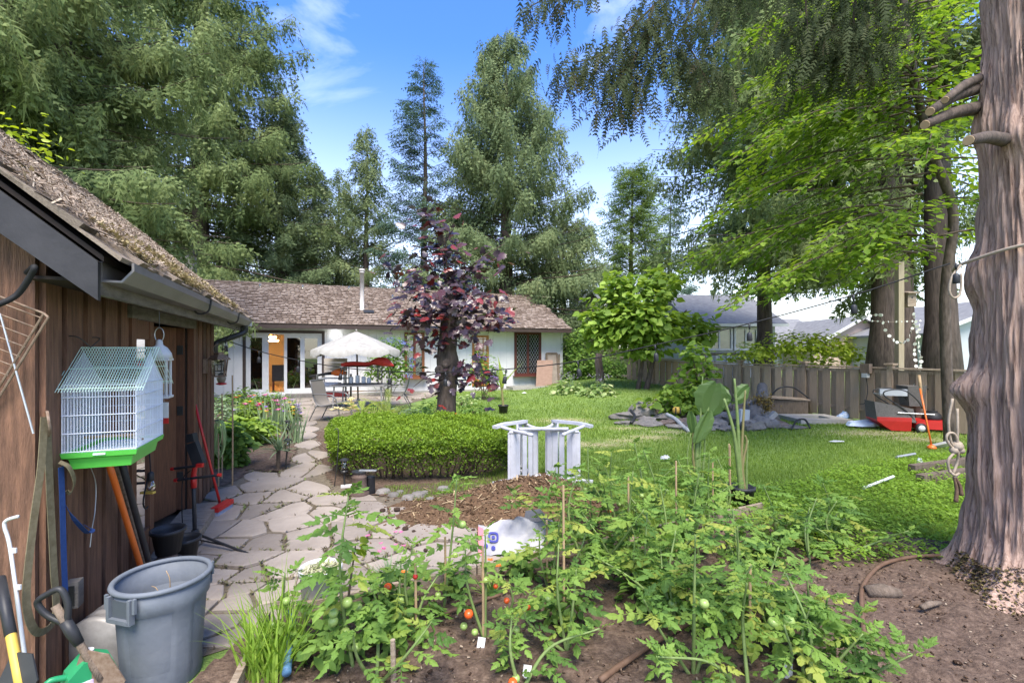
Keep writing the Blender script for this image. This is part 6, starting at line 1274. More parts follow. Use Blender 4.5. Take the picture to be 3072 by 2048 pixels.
for v_ in (.1, .36): MB().tube(spline([cp(-.03, v_, .6), cp(-.02, v_, .66), cp(.03, v_, .66), cp(.035, cdp/2, rz)], 5), .003, 6).build('hook', M_['iron'], cage)
MB().box(cp(cw/2, -.004, .074), (.05, .006, .01), UV3).build('clip', M_['wirewhite'], cage)
# price tag under the lantern
tg = P(493, 1240, 2.95); tag(MB().box(tg+[0, 0, .02], (.05, .003, .1), UV3@rot('Z', -.3)).build('paper_tag', M_['whitepaint']), 'small white and red paper tag dangling below the bird cage', 'tag'); tgo = bpy.data.objects['paper_tag']
MB().box(tg-[0, 0, .045], (.05, .0034, .035), UV3@rot('Z', -.3)).build('red_band', M_['red'], tgo); MB().tube(lin(tg+[0, 0, .07], tg+[-.02, 0, .22], 2), .0012, 4).build('string', M_['rope'], tgo)
# arched white lantern hung in the doorway
lq = P(478, 1190, 3.05); ln_ = thing('hanging_lantern', 'white arched lantern frame hanging in the shed doorway', 'lantern', lq); lw_ = .095
for a, b_ in ((-1, -1), (1, -1), (1, 1), (-1, 1)):
    MB().bar(lq+U*a*lw_*.5+V*b_*lw_*.5, lq+U*a*lw_*.5+V*b_*lw_*.5+[0, 0, .24], .012, .012).build('post', M_['whitepaint'], ln_)
for z in (0, .24): MB().box(lq+[0, 0, z], (lw_+.03, lw_+.03, .014), UV3).build('plate', M_['whitepaint'], ln_)
MB().lathe([(.072, .247), (.066, .28), (.045, .315), (.02, .335), (.018, .36), (.006, .37)], 12, lq).build('dome', M_['whitepaint'], ln_, True)
MB().tube(lq+np.array([[.03*math.sin(a), 0, .40+.045*math.cos(a)] for a in np.linspace(math.pi, 3*math.pi, 16)]), .003, 5, False).build('ring', M_['steel'], ln_)
MB().lathe([(.02, .01), (.028, .04), (.03, .1), (.018, .12)], 10, lq).build('candle', M_['stake'], ln_, True)
MB().tube(lin(lq+[0, 0, .44], lq+[0, 0, .82], 2), .0025, 4).build('chain', M_['iron'], ln_)
# wall lantern
wl = SW(3.36, 0., 1.52); wt = thing('wall_lantern', 'bronze glass wall lantern beside the shed door', 'lantern', wl)
MB().box(wl+U*.035, (.03, .1, .16), UV3).build('back_plate', M_['rust'], wt); lc = wl+U*.17
for a, b_ in ((-1, -1), (1, -1), (1, 1), (-1, 1)):
    MB().bar(lc+U*a*.055+V*b_*.055-[0, 0, .11], lc+U*a*.072+V*b_*.072+[0, 0, .07], .012, .012).build('post', M_['rust'], wt)
MB().lathe([(.115, .07), (.11, .085), (.075, .12), (.05, .125), (.045, .15), (.02, .155)], 4, lc, np.array(Matrix.Rotation(.785-.39+.785*0, 3, 'Z'))).build('roof', M_['rust'], wt)
MB().box(lc-[0, 0, .115], (.13, .13, .014), UV3).build('base', M_['rust'], wt)
for sx, sy in ((1, 0), (0, 1), (0, -1), (-1, 0)):
    n = U*sx+V*sy; t_ = V*sx+U*sy; pn = MB().box(lc+n*.06-[0, 0, .02], (.004, .105, .16), np.stack([n, np.cross(ZZ, n), ZZ], 1)).build('pane', M_['bulb'], wt)
    q = lc+n*.064-[0, 0, .02]; mb = MB()
    for z in (-.035, .035): mb.bar(q-t_*.03+[0, 0, z], q+t_*.03+[0, 0, z], .004, .006)
    for x in (-.03, .03): mb.bar(q+t_*x-[0, 0, .035], q+t_*x+[0, 0, .035], .004, .006)
    mb.build('came', M_['iron'], pn)
MB().tube(lc+np.array([U*.06*math.sin(a)+ZZ*(.19+.06*math.cos(a)) for a in np.linspace(.8*math.pi, 2.2*math.pi+1.2, 16)]), .004, 5).build('ring', M_['rust'], wt); MB().tube(lin(wl+U*.03+[0, 0, .05], lc+[0, 0, .13], 3), .008, 6).build('arm', M_['rust'], wt)
# grey refuse bin
bb = np.array([-1.82, 2.47, .0]); bn = thing('refuse_bin', 'grey round plastic refuse bin without lid beside the shed tools', 'bin', bb); na = 72; prof = [(.168, 0), (.172, .02), (.18, .13), (.19, .28), (.198, .40), (.206, .42), (.209, .52)]
v, f = [], []
for r_, z in prof:
    for k in range(na):
        a = 2*math.pi*k/na; pan = (abs(((a+.45) % (math.pi/2))-math.pi/4) < .52) and .03 < z < .405; rr_ = r_-(.009 if pan else 0); v.append((rr_*math.cos(a), rr_*math.sin(a), z))
m_ = len(prof); f = [[i*na+j, i*na+(j+1) % na, (i+1)*na+(j+1) % na, (i+1)*na+j] for i in range(m_-1) for j in range(na)]
inn = [(.203, .52), (.192, .40), (.172, .12), (.165, .02), (.0, .018)]
for r_, z in inn:
    for k in range(na): a = 2*math.pi*k/na; v.append((r_*math.cos(a), r_*math.sin(a), z))
f += [[i*na+j, i*na+(j+1) % na, (i+1)*na+(j+1) % na, (i+1)*na+j] for i in range(m_-1, m_+len(inn)-1) for j in range(na)]
MB().add(np.array(v)+bb, f).build('body', M_['grey'], bn, True)
a = np.linspace(0, 2*np.pi, 60); MB().tube(np.c_[bb[0]+.209*np.cos(a), bb[1]+.209*np.sin(a), bb[2]+.525+0*a], .0135, 8, False).build('rim', M_['grey'], bn, True)
M_['greyd'] = mat('grey_recess', (.07, .082, .097), None, rough=.55)
for a0 in (math.radians(255), math.radians(75)):
    o = np.array([math.cos(a0), math.sin(a0), 0]); l_ = np.array([-o[1], o[0], 0]); Rh = np.stack([l_, o, ZZ], 1); c = bb+o*.212+[0, 0, .455]; mb = MB()
    mb.box(c-[0, 0, .05], (.125, .03, .02), Rh)
    for s_ in (-1, 1): mb.box(c+l_*s_*.066, (.018, .026, .12), Rh); mb.box(c+l_*s_*.088+[0, 0, .03], (.016, .012, .07), Rh)
    h_ = mb.build('handle', M_['grey'], bn); MB().box(c+o*(-.006), (.112, .008, .08), Rh).build('recess', M_['greyd'], h_)
tw_ = [([bb+[.03, .02, .02], bb+[.03, 0, .3], bb+[.05, -.02, .5], bb+[.03, -.02, .56]], .004, .002), ([bb+[.03, 0, .3], bb+[.1, -.03, .42], bb+[.13, -.03, .5]], .003, .0015), ([bb+[.03, 0, .32], bb+[-.03, 0, .45], bb+[-.06, 0, .47]], .003, .0015), ([bb+[.05, -.02, .42], bb+[.09, .02, .47]], .003, .002)]
tg_ = thing('dry_twig', 'dried plant stalk standing inside the grey refuse bin', 'twig', bb+[.03, .02, .02]); sticks('stem', tw_, 'stake', tg_, 5)
# tools leaning on the wall behind the bin
def tool(name, label, a, b_, rd, mt, cat='tool', extra=None):
    t = thing(name, label, cat, b_); MB().tube(lin(a, b_, 6), rd, 10).build('handle', M_[mt], t, True)
    if extra: extra(t, np.asarray(a), np.asarray(b_))
    return t
def blade(mt, w, l_):
    def f_(t, a, b_):
        d = (b_-a)/np.linalg.norm(b_-a); R_ = frame(d, (0, -1, .2)); MB().prism([(-l_*.3, -.02), (0, -w/2), (l_*.7, -w/2), (l_, 0), (l_*.7, w/2), (0, w/2), (-l_*.3, .02)], .006, b_-d*l_, R_).build('blade', M_[mt], t)
    return f_
tool('garden_rake', 'orange handled garden tool leaning behind the refuse bin', SP(322, 1375, .12), G(448, 1795)+[0, 0, .03], .017, 'orange', extra=blade('iron', .12, .1))
tool('garden_fork', 'thick black handled tool leaning beside the orange handle', SP(365, 1385, .14), G(470, 1785)+[0, 0, .03], .018, 'rubber', extra=blade('iron', .12, .1))
tool('garden_hoe', 'pale wooden handled hoe between the orange and black handles', SP(345, 1380, .10), G(452, 1770)+[0, 0, .03], .013, 'bedwood', extra=blade('iron', .12, .1))
sa_, sb_ = P(165, 1815, 2.08), P(305, 2035, 2.1)
def dgrip(t, a, b_):
    d = (b_-a)/np.linalg.norm(b_-a); s_ = np.cross(d, [0, -1, .3]); s_ /= np.linalg.norm(s_); MB().tube(spline([a+d*.1, a+d*.02+s_*.045, a-d*.05+s_*.05, a-d*.06, a-d*.05-s_*.05, a+d*.02-s_*.045, a+d*.1], 5), .013, 8).tube(lin(a+d*.08, a+d*.2, 3), [.022, .024, .019], 10).build('grip', M_['rubber'], t, True); blade('rust', .16, .2)(t, a, b_+d*.12)
tool('shovel', 'wooden shaft shovel with black D grip leaning on the straps', sa_, sb_, .016, 'oldwood', 'shovel', dgrip)
def ygrip(t, a, b_): d = (b_-a)/np.linalg.norm(b_-a); MB().tube(lin(a-d*.02, a+d*.24, 3), .0185, 10).build('grip', M_['rubber'], t, True); blade('iron', .14, .15)(t, a, b_+d*.05)
tool('spade', 'yellow wooden handled spade with black grip at the shed gable', P(2, 1745, 1.95), P(66, 2075, 1.75), .0165, 'yellow', 'spade', ygrip)
wr = thing('metal_rod', 'bent white metal curtain rod leaning on the shed gable', 'rod', P(90, 2080, 1.95)); MB().tube(spline([P(55, 1548, 2.0), P(20, 1560, 2.0), P(14, 1580, 2.0), P(30, 1640, 2.0), P(56, 1830, 1.97), P(90, 2080, 1.95)], 6), .007, 8).build('rod', M_['whitepaint'], wr, True)
for px, py in ((42, 1650), (56, 1760), (88, 1978)): MB().box(P(px, py, 1.97), (.02, .006, .02)).build('bracket', M_['whitepaint'], wr)
# straps
def strapband(name, label, pts, w, mt, nrm=None, cat='strap'):
    p = spline(pts, 6); n = len(p); v = []; nr = np.asarray(nrm if nrm is not None else U, float)
    tg = np.gradient(p, axis=0); s_ = np.cross(tg, nr); s_ /= np.linalg.norm(s_, axis=1)[:, None]+1e-9
    for i in range(n): v += [p[i]-s_[i]*w/2, p[i]+s_[i]*w/2, p[i]+s_[i]*w/2+nr*.003, p[i]-s_[i]*w/2+nr*.003]
    f = [[4*i+j, 4*i+(j+1) % 4, 4*i+4+(j+1) % 4, 4*i+4+j] for i in range(n-1) for j in range(4)]+[[3, 2, 1, 0], [4*n-4, 4*n-3, 4*n-2, 4*n-1]]
    return tag(MB().add(np.array(v), f).build(name, M_[mt]), label, cat)
e_ = .05
strapband('cargo_strap', 'long olive webbing strap looped from a hook on the shed corner', [SP(132, 1250, e_), SP(122, 1400, e_), SP(95, 1600, e_), SP(78, 1800, e_), SP(110, 1895, e_+.01), SP(165, 1850, e_), SP(160, 1700, e_), SP(150, 1500, e_), SP(140, 1260, e_)], .032, 'olive', U-V*.5)
strapband('cargo_strap', 'blue webbing strap hanging below the bird cage', [SP(182, 1400, .06), SP(186, 1500, .06), SP(190, 1650, .06), SP(195, 1785, .06)], .026, 'blue', U-V*.5)
strapband('cargo_strap', 'blue strap end curling out from the shed wall', [SP(192, 1510, .06), SP(225, 1560, .09), SP(262, 1598, .1), SP(276, 1590, .1), SP(250, 1572, .07)], .024, 'blue', ZZ)
strapband('cargo_strap', 'dark olive strap loop curving below the cage tray', [SP(178, 1385, .06), SP(205, 1400, .09), SP(222, 1440, .1), SP(215, 1470, .08), SP(198, 1478, .06)], .03, 'olive', U)
hk = tag(MB().tube(spline([SP(140, 1240, .0), SP(142, 1235, .05), SP(146, 1260, .07), SP(150, 1290, .07), SP(146, 1310, .05)], 5), .006, 7).build('wall_hook', M_['rust']), 'rusty hook holding the olive strap on the shed corner', 'hook')
tag(MB().tube(spline([SP(272, 1400, .03), SP(287, 1450, .04), SP(285, 1530, .05), SP(276, 1585, .06), SP(270, 1640, .06)], 6), .0025, 5).build('loose_wire', M_['steel']), 'thin loose silver wire hanging beside the blue strap', 'wire')
ob = thing('outlet_box', 'metal outlet box with black vents low on the shed wall', 'outlet', SP(213, 1780, .03)); q = SP(213, 1780, .04); MB().box(q, (.08, .06, .13), np.stack([U, V, ZZ], 1)).build('box', M_['greyboard'], ob); MB().box(q-V*.032, (.05, .006, .1), UV3).build('cover', M_['iron'], ob)
# weight plates stacked on edge
wpq = G(300, 1900)
for k in range(3):
    c = SW(st(290, .14)+.075*k, .14+.02*k, .165); d_ = V*.9+U*.25; tag(MB().lathe([(.02, -.02), (.145, -.024), (.16, -.01), (.16, .01), (.145, .024), (.02, .02)], 28, c, frame(d_)@np.array([[0, 0, 1], [1, 0, 0], [0, 1, 0]])).build('weight_plate', M_['weight'], None, True), 'round silver weight plate standing on edge between bin and shed wall', 'weight plate', 'weight plates on edge by the shed')
# green jug with purple label
jq = P(262, 2010, 2.12); jq[2] = .33; jg = thing('garden_jug', 'green plastic garden product jug with purple label below the shovel', 'jug', jq*[1, 1, 0]); jm = MB(); Rj = UV3@rot('Z', .5)
jm.prism([(-.1, 0), (.1, 0), (.105, .2), (.08, .27), (.03, .3), (-.02, .3), (-.07, .25), (-.1, .12)], .11, jq-[0, 0, .3]-Rj[:, 1]*.055+Rj[:, 0]*0, np.stack([Rj[:, 0], ZZ, Rj[:, 1]], 1)); M_['jug'] = mat('jug_green', (.02, .25, .10), (.025, .3, .12), 6, .35, spec=.5); jb = jm.build('body', M_['jug'], jg)
MB().box(jq-[0, 0, .14]-Rj[:, 1]*.058, (.13, .004, .12), Rj).build('label', mat('purple_label', (.45, .3, .62), (.7, .65, .75), 30, .5), jg); MB().lathe([(.022, 0), (.024, .03), (.0, .032)], 12, jq+[.0, 0, -.002]).build('cap', M_['whitepaint'], jg)
for z in (.0,): MB().tube(spline([jq-Rj[:, 0]*.06-[0, 0, .06], jq-Rj[:, 0]*.13-[0, 0, .05], jq-Rj[:, 0]*.14-[0, 0, .16], jq-Rj[:, 0]*.09-[0, 0, .2]], 5), .013, 8).build('handle', M_['jug'], jg, True)
# stacked nursery pots on a rusty drum by the door
dq = SW(1.22, .2, 0); dru = thing('rusty_churn', 'rusty ribbed metal churn beside the shed door sill', 'churn', dq); MB().lathe([(.09, 0), (.1, .03), (.095, .08), (.105, .1), (.1, .14), (.085, .18), (.09, .2)], 18, dq).build('body', M_['terracotta'], dru, True); MB().lathe([(.07, .2), (.06, .23), (.02, .24)], 14, dq).build('lid', M_['terracotta'], dru, True)
for k, (t_, e2, z, lab) in enumerate(((1.24, .2, .24, 'small black nursery pot on top of the rusty churn'), (1.42, .26, .1, 'black nursery pot on the shed door sill'))):
    q = SW(t_, e2, z); pt_ = thing('nursery_pot', lab, 'pot', q); MB().lathe([(.075, 0), (.1, .15), (.112, .15), (.112, .175), (.1, .175), (.095, .14), (.07, .01)], 20, q).build('body', M_['rubber'], pt_, True)
# hanging work light by the door
wk = thing('work_bulb', 'caged work bulb with yellow guard hanging beside the shed door', 'lamp', SP(452, 1440, .12)); q = SP(452, 1440, .12); MB().tube(spline([SP(440, 1290, .03), SP(448, 1360, .1), q+[0, 0, .05]], 5), .004, 6).build('cord', M_['cable'], wk); MB().lathe([(.012, .06), (.02, .05), (.022, .0), (.018, -.005)], 12, q).build('socket', M_['rubber'], wk, True); MB().lathe([(.016, -.0), (.028, -.045), (.024, -.065), (.0, -.075)], 12, q).build('bulb', M_['bulb'], wk, True); MB().box(q-[.02, 0, .085], (.09, .03, .014)).build('guard', M_['yellow'], wk)
MB().tube(spline([SP(446, 1420, .1), SP(430, 1500, .11), SP(436, 1525, .11), SP(444, 1518, .11)], 5), .005, 6).build('plug_lead', M_['cable'], wk)
# wire rack and cable on the gable
gR = lambda px, py, o=.05: P(px, py, 2.1)
rk = thing('wire_rack', 'rusty wire rack hung askew on the shed gable boards', 'rack', gR(60, 1000)); fr = [((2, 890), (132, 940)), ((132, 940), (-60, 1255)), ((145, 952), (-50, 1268)), ((132, 940), (145, 952))]
for a, b_ in fr: MB().tube(lin(gR(*a), gR(*b_), 2), .005, 6).build('rail', M_['rust'], rk)
for k in range(7):
    u = k/7; a = np.array([128-u*120, 955+u*200]); MB().tube(lin(gR(*a), gR(a[0]-140, a[1]-52), 2), .0028, 5).build('rung', M_['rust'], rk)
MB().tube(lin(gR(0, 940), gR(100, 1300), 2), .004, 6).build('prop_rod', M_['steel'], rk)
tag(MB().tube(spline([SW(-.05, -.02, 2.05), P(104, 800, 2.05), P(90, 830, 2.05), P(50, 885, 2.05), P(-10, 915, 2.0), P(-60, 930, 1.98)], 6), .012, 8).build('black_cable', M_['cable'], None, True), 'thick black cable curving down over the shed gable', 'cable')
# tripod work stand
sq = G(585, 1640); Ys = sq[1]; tp = thing('tripod_stand', 'black and red tripod work stand on the flagstones', 'stand', sq)
MB().tube(lin(sq+[0, 0, .06], P(580, 1420, Ys), 3), .016, 12).build('pole', M_['rubber'], tp, True)
MB().tube(lin(P(581, 1462, Ys), P(581, 1425, Ys), 2), .024, 12).build('collar', M_['red'], tp, True); MB().lathe([(.03, .05), (.034, .07), (.034, .13), (.025, .15)], 12, sq).build('hub', M_['rubber'], tp); MB().box(sq+[-.01, -.03, .1], (.03, .02, .03)).build('hub_button', M_['red'], tp)
for (px, py) in ((762, 1672), (500, 1690), (545, 1605)):
    g_ = G(px, py); lg = MB().tube(lin(sq+[0, 0, .12], g_+[0, 0, .015], 3), .011, 8).tube(lin(sq+[0, 0, .07], (sq+g_)/2+[0, 0, .06], 2), .006, 6).build('leg', M_['rubber'], tp); d_ = (g_-sq); d_ /= np.linalg.norm(d_); MB().tube(lin(g_+[0, 0, .017]-d_*.03, g_+[0, 0, .012]+d_*.012, 2), .015, 8).build('foot', M_['red'], lg)
for (a, b_) in (((518, 1406), (600, 1395)), ((528, 1440), (658, 1424))):
    ar = MB().tube(lin(P(*a, Ys-.05), P(*b_, Ys-.05), 2), .011, 8).build('arm', M_['rubber'], tp)
    for q in (a, b_): MB().lathe([(.015, -.013), (.016, .013)], 8, P(*q, Ys-.05), frame((1, 0, 0))@np.array([[0, 0, 1], [1, 0, 0], [0, 1, 0]])).build('end_cap', M_['red'], ar)
MB().tube(lin(P(580, 1430, Ys), P(588, 1380, Ys), 2), .02, 10).build('neck', M_['red'], tp)
MB().box(P(588, 1360, Ys-.03), (.09, .05, .2), rot('Y', -.35)).build('clamp_body', M_['rubber'], tp); MB().box(P(576, 1312, Ys-.03), (.06, .06, .07), rot('Y', -.2)).build('clamp_head', M_['rubber'], tp); MB().box(P(600, 1395, Ys-.07), (.05, .03, .03)).build('clamp_knob', M_['red'], tp)
MB().tube(spline([P(572, 1410, Ys), P(548, 1440, Ys), P(546, 1540, Ys), P(552, 1600, Ys), P(560, 1640, Ys)], 6), .004, 5).build('cord', M_['cable'], tp)
# red broom leaning on the wall
ba, bbm = SP(585, 1213, .03), G(660, 1535)+[0, 0, .09]; br = thing('push_broom', 'red broom leaning against the shed wall beyond the door', 'broom', G(662, 1540)); MB().tube(lin(ba, bbm, 4), .013, 10).build('handle', M_['red'], br, True)
q = G(662, 1540)+[0, 0, .0]; MB().box(q+[.02, 0, .085], (.3, .075, .045), UV3@rot('Z', 1.25)).build('head', M_['red'], br); MB().box(q+[.02, 0, .033], (.28, .06, .066), UV3@rot('Z', 1.25)).build('bristles', mat('blue_bristle', (.25, .27, .36), (.35, .36, .45), 60, .9, stretch=(8, 8, 1)), br)
# coiled green hose
hc = SP(655, 1262, .05); hs2 = thing('garden_hose', 'coiled pale green garden hose hung on the shed corner', 'hose', hc); M_['hose'] = mat('hose_green', (.28, .4, .14), (.36, .48, .2), 20, .5)
for k in range(9):
    w_, l_ = .055+.045*random.random(), .3+.16*random.random(); o_ = U*random.uniform(-.03, .05)+V*random.uniform(-.05, .05); a = np.linspace(0, 2*np.pi, 26)
    p = hc+o_+np.outer(w_*np.sin(a), U*.8-V*.6)+np.outer(-l_*.5+l_*.5*np.cos(a), ZZ)+np.outer(.02*np.sin(a*2+k), V); MB().tube(p, .0065, 6, False).build('loop', M_['hose'], hs2, True)
MB().tube(lin(SW(SHL-.03, -.02, hc[2]+.02), hc+[0, 0, .01], 2), .008, 6).build('hook', M_['iron'], hs2)
# hummingbird feeder dangling from the gutter
hf = P(664, 1135, 6.1); hh = thing('hummingbird_feeder', 'small red bottomed bird feeder dangling at the shed corner', 'feeder', hf); MB().lathe([(.01, .08), (.035, .06), (.055, .0), (.04, -.05), (.02, -.06)], 12, hf).build('bottle', mat('amber', (.2, .17, .13), None, rough=.3), hh, True); MB().lathe([(.02, -.05), (.06, -.06), (.06, -.075), (.02, -.085)], 12, hf).build('base', M_['red'], hh, True); MB().tube(lin(hf+[0, 0, .08], P(668, 1025, 6.1), 2), .003, 5).build('hanger', M_['cable'], hh)
MB().tube(hf+np.array([[.035*math.cos(a), 0, .12+.03*math.sin(a)] for a in np.linspace(0, 6.28, 12)]), .003, 5, False).build('ring', M_['steel'], hh)
# ---------------------------------------------------------------- string lights across the garden
A_, B_ = np.array([-3.6, 5.9]), np.array([3.08, 3.3]); cpts = [(676, 1020), (780, 1054), (900, 1081), (1026, 1102), (1170, 1114), (1330, 1116), (1519, 1107), (1733, 1083), (1966, 1034), (2245, 971), (2560, 885), (2850, 790)]
def sY(px): r_ = (px-1536)/FPX; k = (5.9*r_+3.6)/(6.68+2.6*r_); return 5.9-2.6*k
cp3 = spline([P(a, b_, sY(a)) for a, b_ in cpts], 6); sl0 = thing('string_lights', 'black string light cable sagging from the shed to the near cedar', 'string lights', P(1330, 1116, sY(1330)))
MB().tube(np.concatenate([[SW(SHL-.1, .28, 1.98)], cp3]), .0055, 6).build('cable', M_['cable'], sl0, True)
sm_ = MB().lathe([(.006, .0), (.009, -.02), (.006, -.045)], 8).lathe([(.003, -.04), (.003, -.075)], 6).lathe([(.01, -.07), (.0185, -.08), (.02, -.10), (.0215, -.135), (.018, -.14)], 12).mesh('socket', M_['rubber'], True)
bm_ = MB().lathe([(.013, -.135), (.016, -.145), (.024, -.175), (.026, -.195), (.02, -.215), (.008, -.226), (.001, -.228)], 12, cap=False).mesh('bulb', M_['bulb'], True); fm_ = MB().tube(np.array([[.004, 0, -.14], [.006, 0, -.19], [-.006, 0, -.19], [-.004, 0, -.14]]), .0012, 4).mesh('filament', M_['yellow'])
for px, py in ((676, 1020), (777, 1053), (896, 1080), (1025, 1102), (1170, 1114), (1337, 1116), (1519, 1107), (1733, 1083), (1965, 1034), (2248, 970), (2560, 885), (2868, 790)):
    M = M4(np.array(Matrix.Rotation(random.gauss(0, .08), 3, 'Y')), P(px, py, sY(px)), 1.0); s_ = inst('socket', sm_, M, sl0); PM[s_.name] = Matrix(); b_ = inst('bulb', bm_, M, s_)
# ---------------------------------------------------------------- things on the house patio
pY = 13.6; pq = Gd(1075, pY); par = thing('garden_parasol', 'cream canvas garden parasol with scalloped valance over the patio table', 'parasol', pq)
ap = P(1069, 994, pY); cz = CAMH-(1050-HZ)/FPX*pY; rd = 1.22; n8 = 8; seg = 12
v, f = [], []; ctr = np.array([ap[0], pY]); na = n8*seg
for i, u in enumerate(np.linspace(.03, 1, 9)):
    for k in range(na):
        a = 2*math.pi*k/na+.3; w = (k % seg)/seg; sag = math.sin(math.pi*w); rr_ = rd*u*(1-.045*sag*u); z = ap[2]-(ap[2]-cz)*(u**1.08)-.06*sag*u*(1-u)*2; v.append((ctr[0]+rr_*math.cos(a), ctr[1]+rr_*math.sin(a), z))
for k in range(na):                               # valance
    a = 2*math.pi*k/na+.3; w = (k % seg)/seg; sag = math.sin(math.pi*w); rr_ = rd*(1.015-.045*sag)+.012*math.sin(k*1.9); v.append((ctr[0]+rr_*math.cos(a), ctr[1]+rr_*math.sin(a), cz-.1-.1*sag))
f = [[i*na+k, i*na+(k+1) % na, (i+1)*na+(k+1) % na, (i+1)*na+k] for i in range(9) for k in range(na)]
MB().add(np.array(v), f).build('canopy', M_['canvas'], par, True)
MB().tube(lin(pq, ap+[0, 0, .0], 3), .024, 10).build('pole', mat('pole_brown', (.12, .085, .07), None, rough=.5), par, True); MB().lathe([(.025, 0), (.03, .03), (.012, .06)], 10, ap).build('finial', M_['canvas'], par, True); MB().lathe([(.24, 0), (.24, .06), (.05, .1), (.05, .3)], 16, pq).build('base', M_['concrete'], par, True)
for k in range(8):
    a = 2*math.pi*k/8+.3; o = np.array([math.cos(a), math.sin(a), 0]); MB().tube(lin(ap-[0, 0, .1], np.r_[ctr, 0]+o*rd*.97+ZZ*(cz+.0), 2), .008, 5).build('rib', M_['bedwood'], par)
    MB().tube(lin(np.r_[ctr, 0]+ZZ*(cz+.02), np.r_[ctr, 0]+o*rd*.55+ZZ*(cz+.25), 2), .006, 5).build('strut', M_['bedwood'], par)
tq = Gd(1085, 13.4); tb = thing('patio_table', 'grey metal patio table under the cream parasol', 'table', tq); M_['tgrey'] = mat('table_grey', (.2, .19, .185), (.26, .25, .24), 8, .5)
MB().box(tq+[0, 0, .72], (1.5, .9, .035)).build('tabletop', M_['tgrey'], tb)
for x in (-.68, .68):
    for y in (-.38, .38): MB().tube(lin(tq+[x, y, 0], tq+[x*.95, y*.95, .71], 2), .022, 8).build('leg', M_['tgrey'], tb)
# black wire cage rack with red cloth on the table
cq = tq+[.02, .0, .737]; bk = thing('wire_rack', 'black framed rack with white tins standing on the patio table', 'rack', cq)
for x in (-.45, .5):
    for y in (-.2, .2): MB().bar(cq+[x, y, 0], cq+[x, y, .5], .025, .025).build('post', M_['iron'], bk)
for z in (.02, .5): MB().box(cq+[.025, 0, z], (.98, .42, .02)).build('shelf', M_['iron'], bk)
for k, (x, h_) in enumerate(((-.3, .16), (-.12, .2), (.05, .17), (.2, .13))): tag(MB().lathe([(.05, 0), (.06, .02), (.06, h_), (.05, h_+.02)], 12, cq+[x, -.05, .03]).build('tin', M_['whitepaint'], None, True), 'white tin standing on the lower shelf of the black rack', 'tin', 'white tins on the rack')
ru = cq+[.05, -.05, .52]; sgm = spline([ru+[-.62, 0, .03], ru+[-.3, 0, .06], ru+[.1, 0, .05], ru+[.3, 0, .1], ru+[.55, 0, .12], ru+[.85, 0, .0]], 6); w_ = np.interp(np.linspace(0, 1, len(sgm)), [0, .1, .5, .7, .85, 1], [.05, .07, .06, .12, .13, .02]); o = MB().tube(sgm, w_, 10).build('folded_umbrella', mat('red_cloth', (.5, .035, .03), (.62, .05, .045), 14, .7, .4, 20), None, True); o.scale = (1, 1, 1); tag(o, 'folded red cloth umbrella lying across the black rack', 'umbrella')
# sling deck chair
M_['sling'] = mat('sling_fabric', (.17, .15, .125), (.21, .185, .155), 60, .8); M_['cfr'] = mat('chair_frame', (.16, .155, .15), None, rough=.4, metal=.4)
def sling(loc, rz, label):
    t = thing('sling_chair', label, 'chair', loc); R_ = rot('Z', rz); q = lambda x, y, z: np.asarray(loc)+R_@np.array([x, y, z])
    for y in (-.28, .28):
        MB().tube(spline([q(-.38, y, .98), q(-.2, y, .42), q(.25, y, .44)], 6), .015, 8).build('side_rail', M_['cfr'], t, True)
        MB().tube(spline([q(-.42, y, .0), q(-.2, y, .42)], 4), .014, 8).build('leg', M_['cfr'], t, True)
        MB().tube(spline([q(-.3, y*1.1, .66), q(.05, y*1.15, .66), q(.28, y*1.1, .56), q(.4, y, .0)], 6), .015, 8).build('armrest', M_['cfr'], t, True)
    p = spline([q(-.375, 0, .97), q(-.2, 0, .43), q(.25, 0, .44)], 6); s_ = R_@np.array([0, 1, 0]); v = []
    for i in range(len(p)): v += [p[i]-s_*.265, p[i]+s_*.265]
    MB().add(np.array(v), [[2*i, 2*i+1, 2*i+3, 2*i+2] for i in range(len(p)-1)]).build('sling', M_['sling'], t, True)
    MB().tube(lin(q(-.38, -.28, .98), q(-.38, .28, .98), 2), .015, 8).build('top_bar', M_['cfr'], t)
sling(G(975, 1262)+[.15, 0, 0], -.15, 'brown sling patio chair with its back to the path'); sling(Gd(1190, 13.9), 3.3, 'brown sling patio chair behind the palm at the table')
# potting cart with blower
cq = Gd(1003, 14.2); ct = thing('patio_cart', 'white and beige shelf cart beside the sliding doors', 'cart', cq)
for x in (-.42, .42):
    for y in (-.22, .22): MB().bar(cq+[x, y, 0], cq+[x, y, .98], .045, .045).build('post', M_['cfr'], ct)
for z in (.32, .62, .86): MB().box(cq+[0, 0, z], (.8, .4, .03)).build('shelf', M_['whitepaint'], ct)
for z in np.arange(1.0, 1.5, .13): MB().box(cq+[-.05, .24, z], (.7, .04, .12)).build('back_slat', mat('beige_slat', (.42, .37, .33), None) if z < 1.05 else bpy.data.materials['beige_slat'], ct)
bo = thing('leaf_blower', 'orange and black leaf blower lying on the cart', 'blower', cq+[.05, -.1, .9]); q = cq+[.05, -.1, .96]; MB().tube([q+[-.75, 0, -.05], q+[-.3, 0, .03], q+[-.05, 0, .06]], [.035, .04, .045], 10).build('nozzle', M_['rubber'], bo, True); MB().tube([q+[-.08, 0, .06], q+[.05, 0, .07], q+[.2, 0, .09], q+[.33, 0, .06]], [.06, .1, .11, .03], 12).build('body', M_['orange'], bo, True)
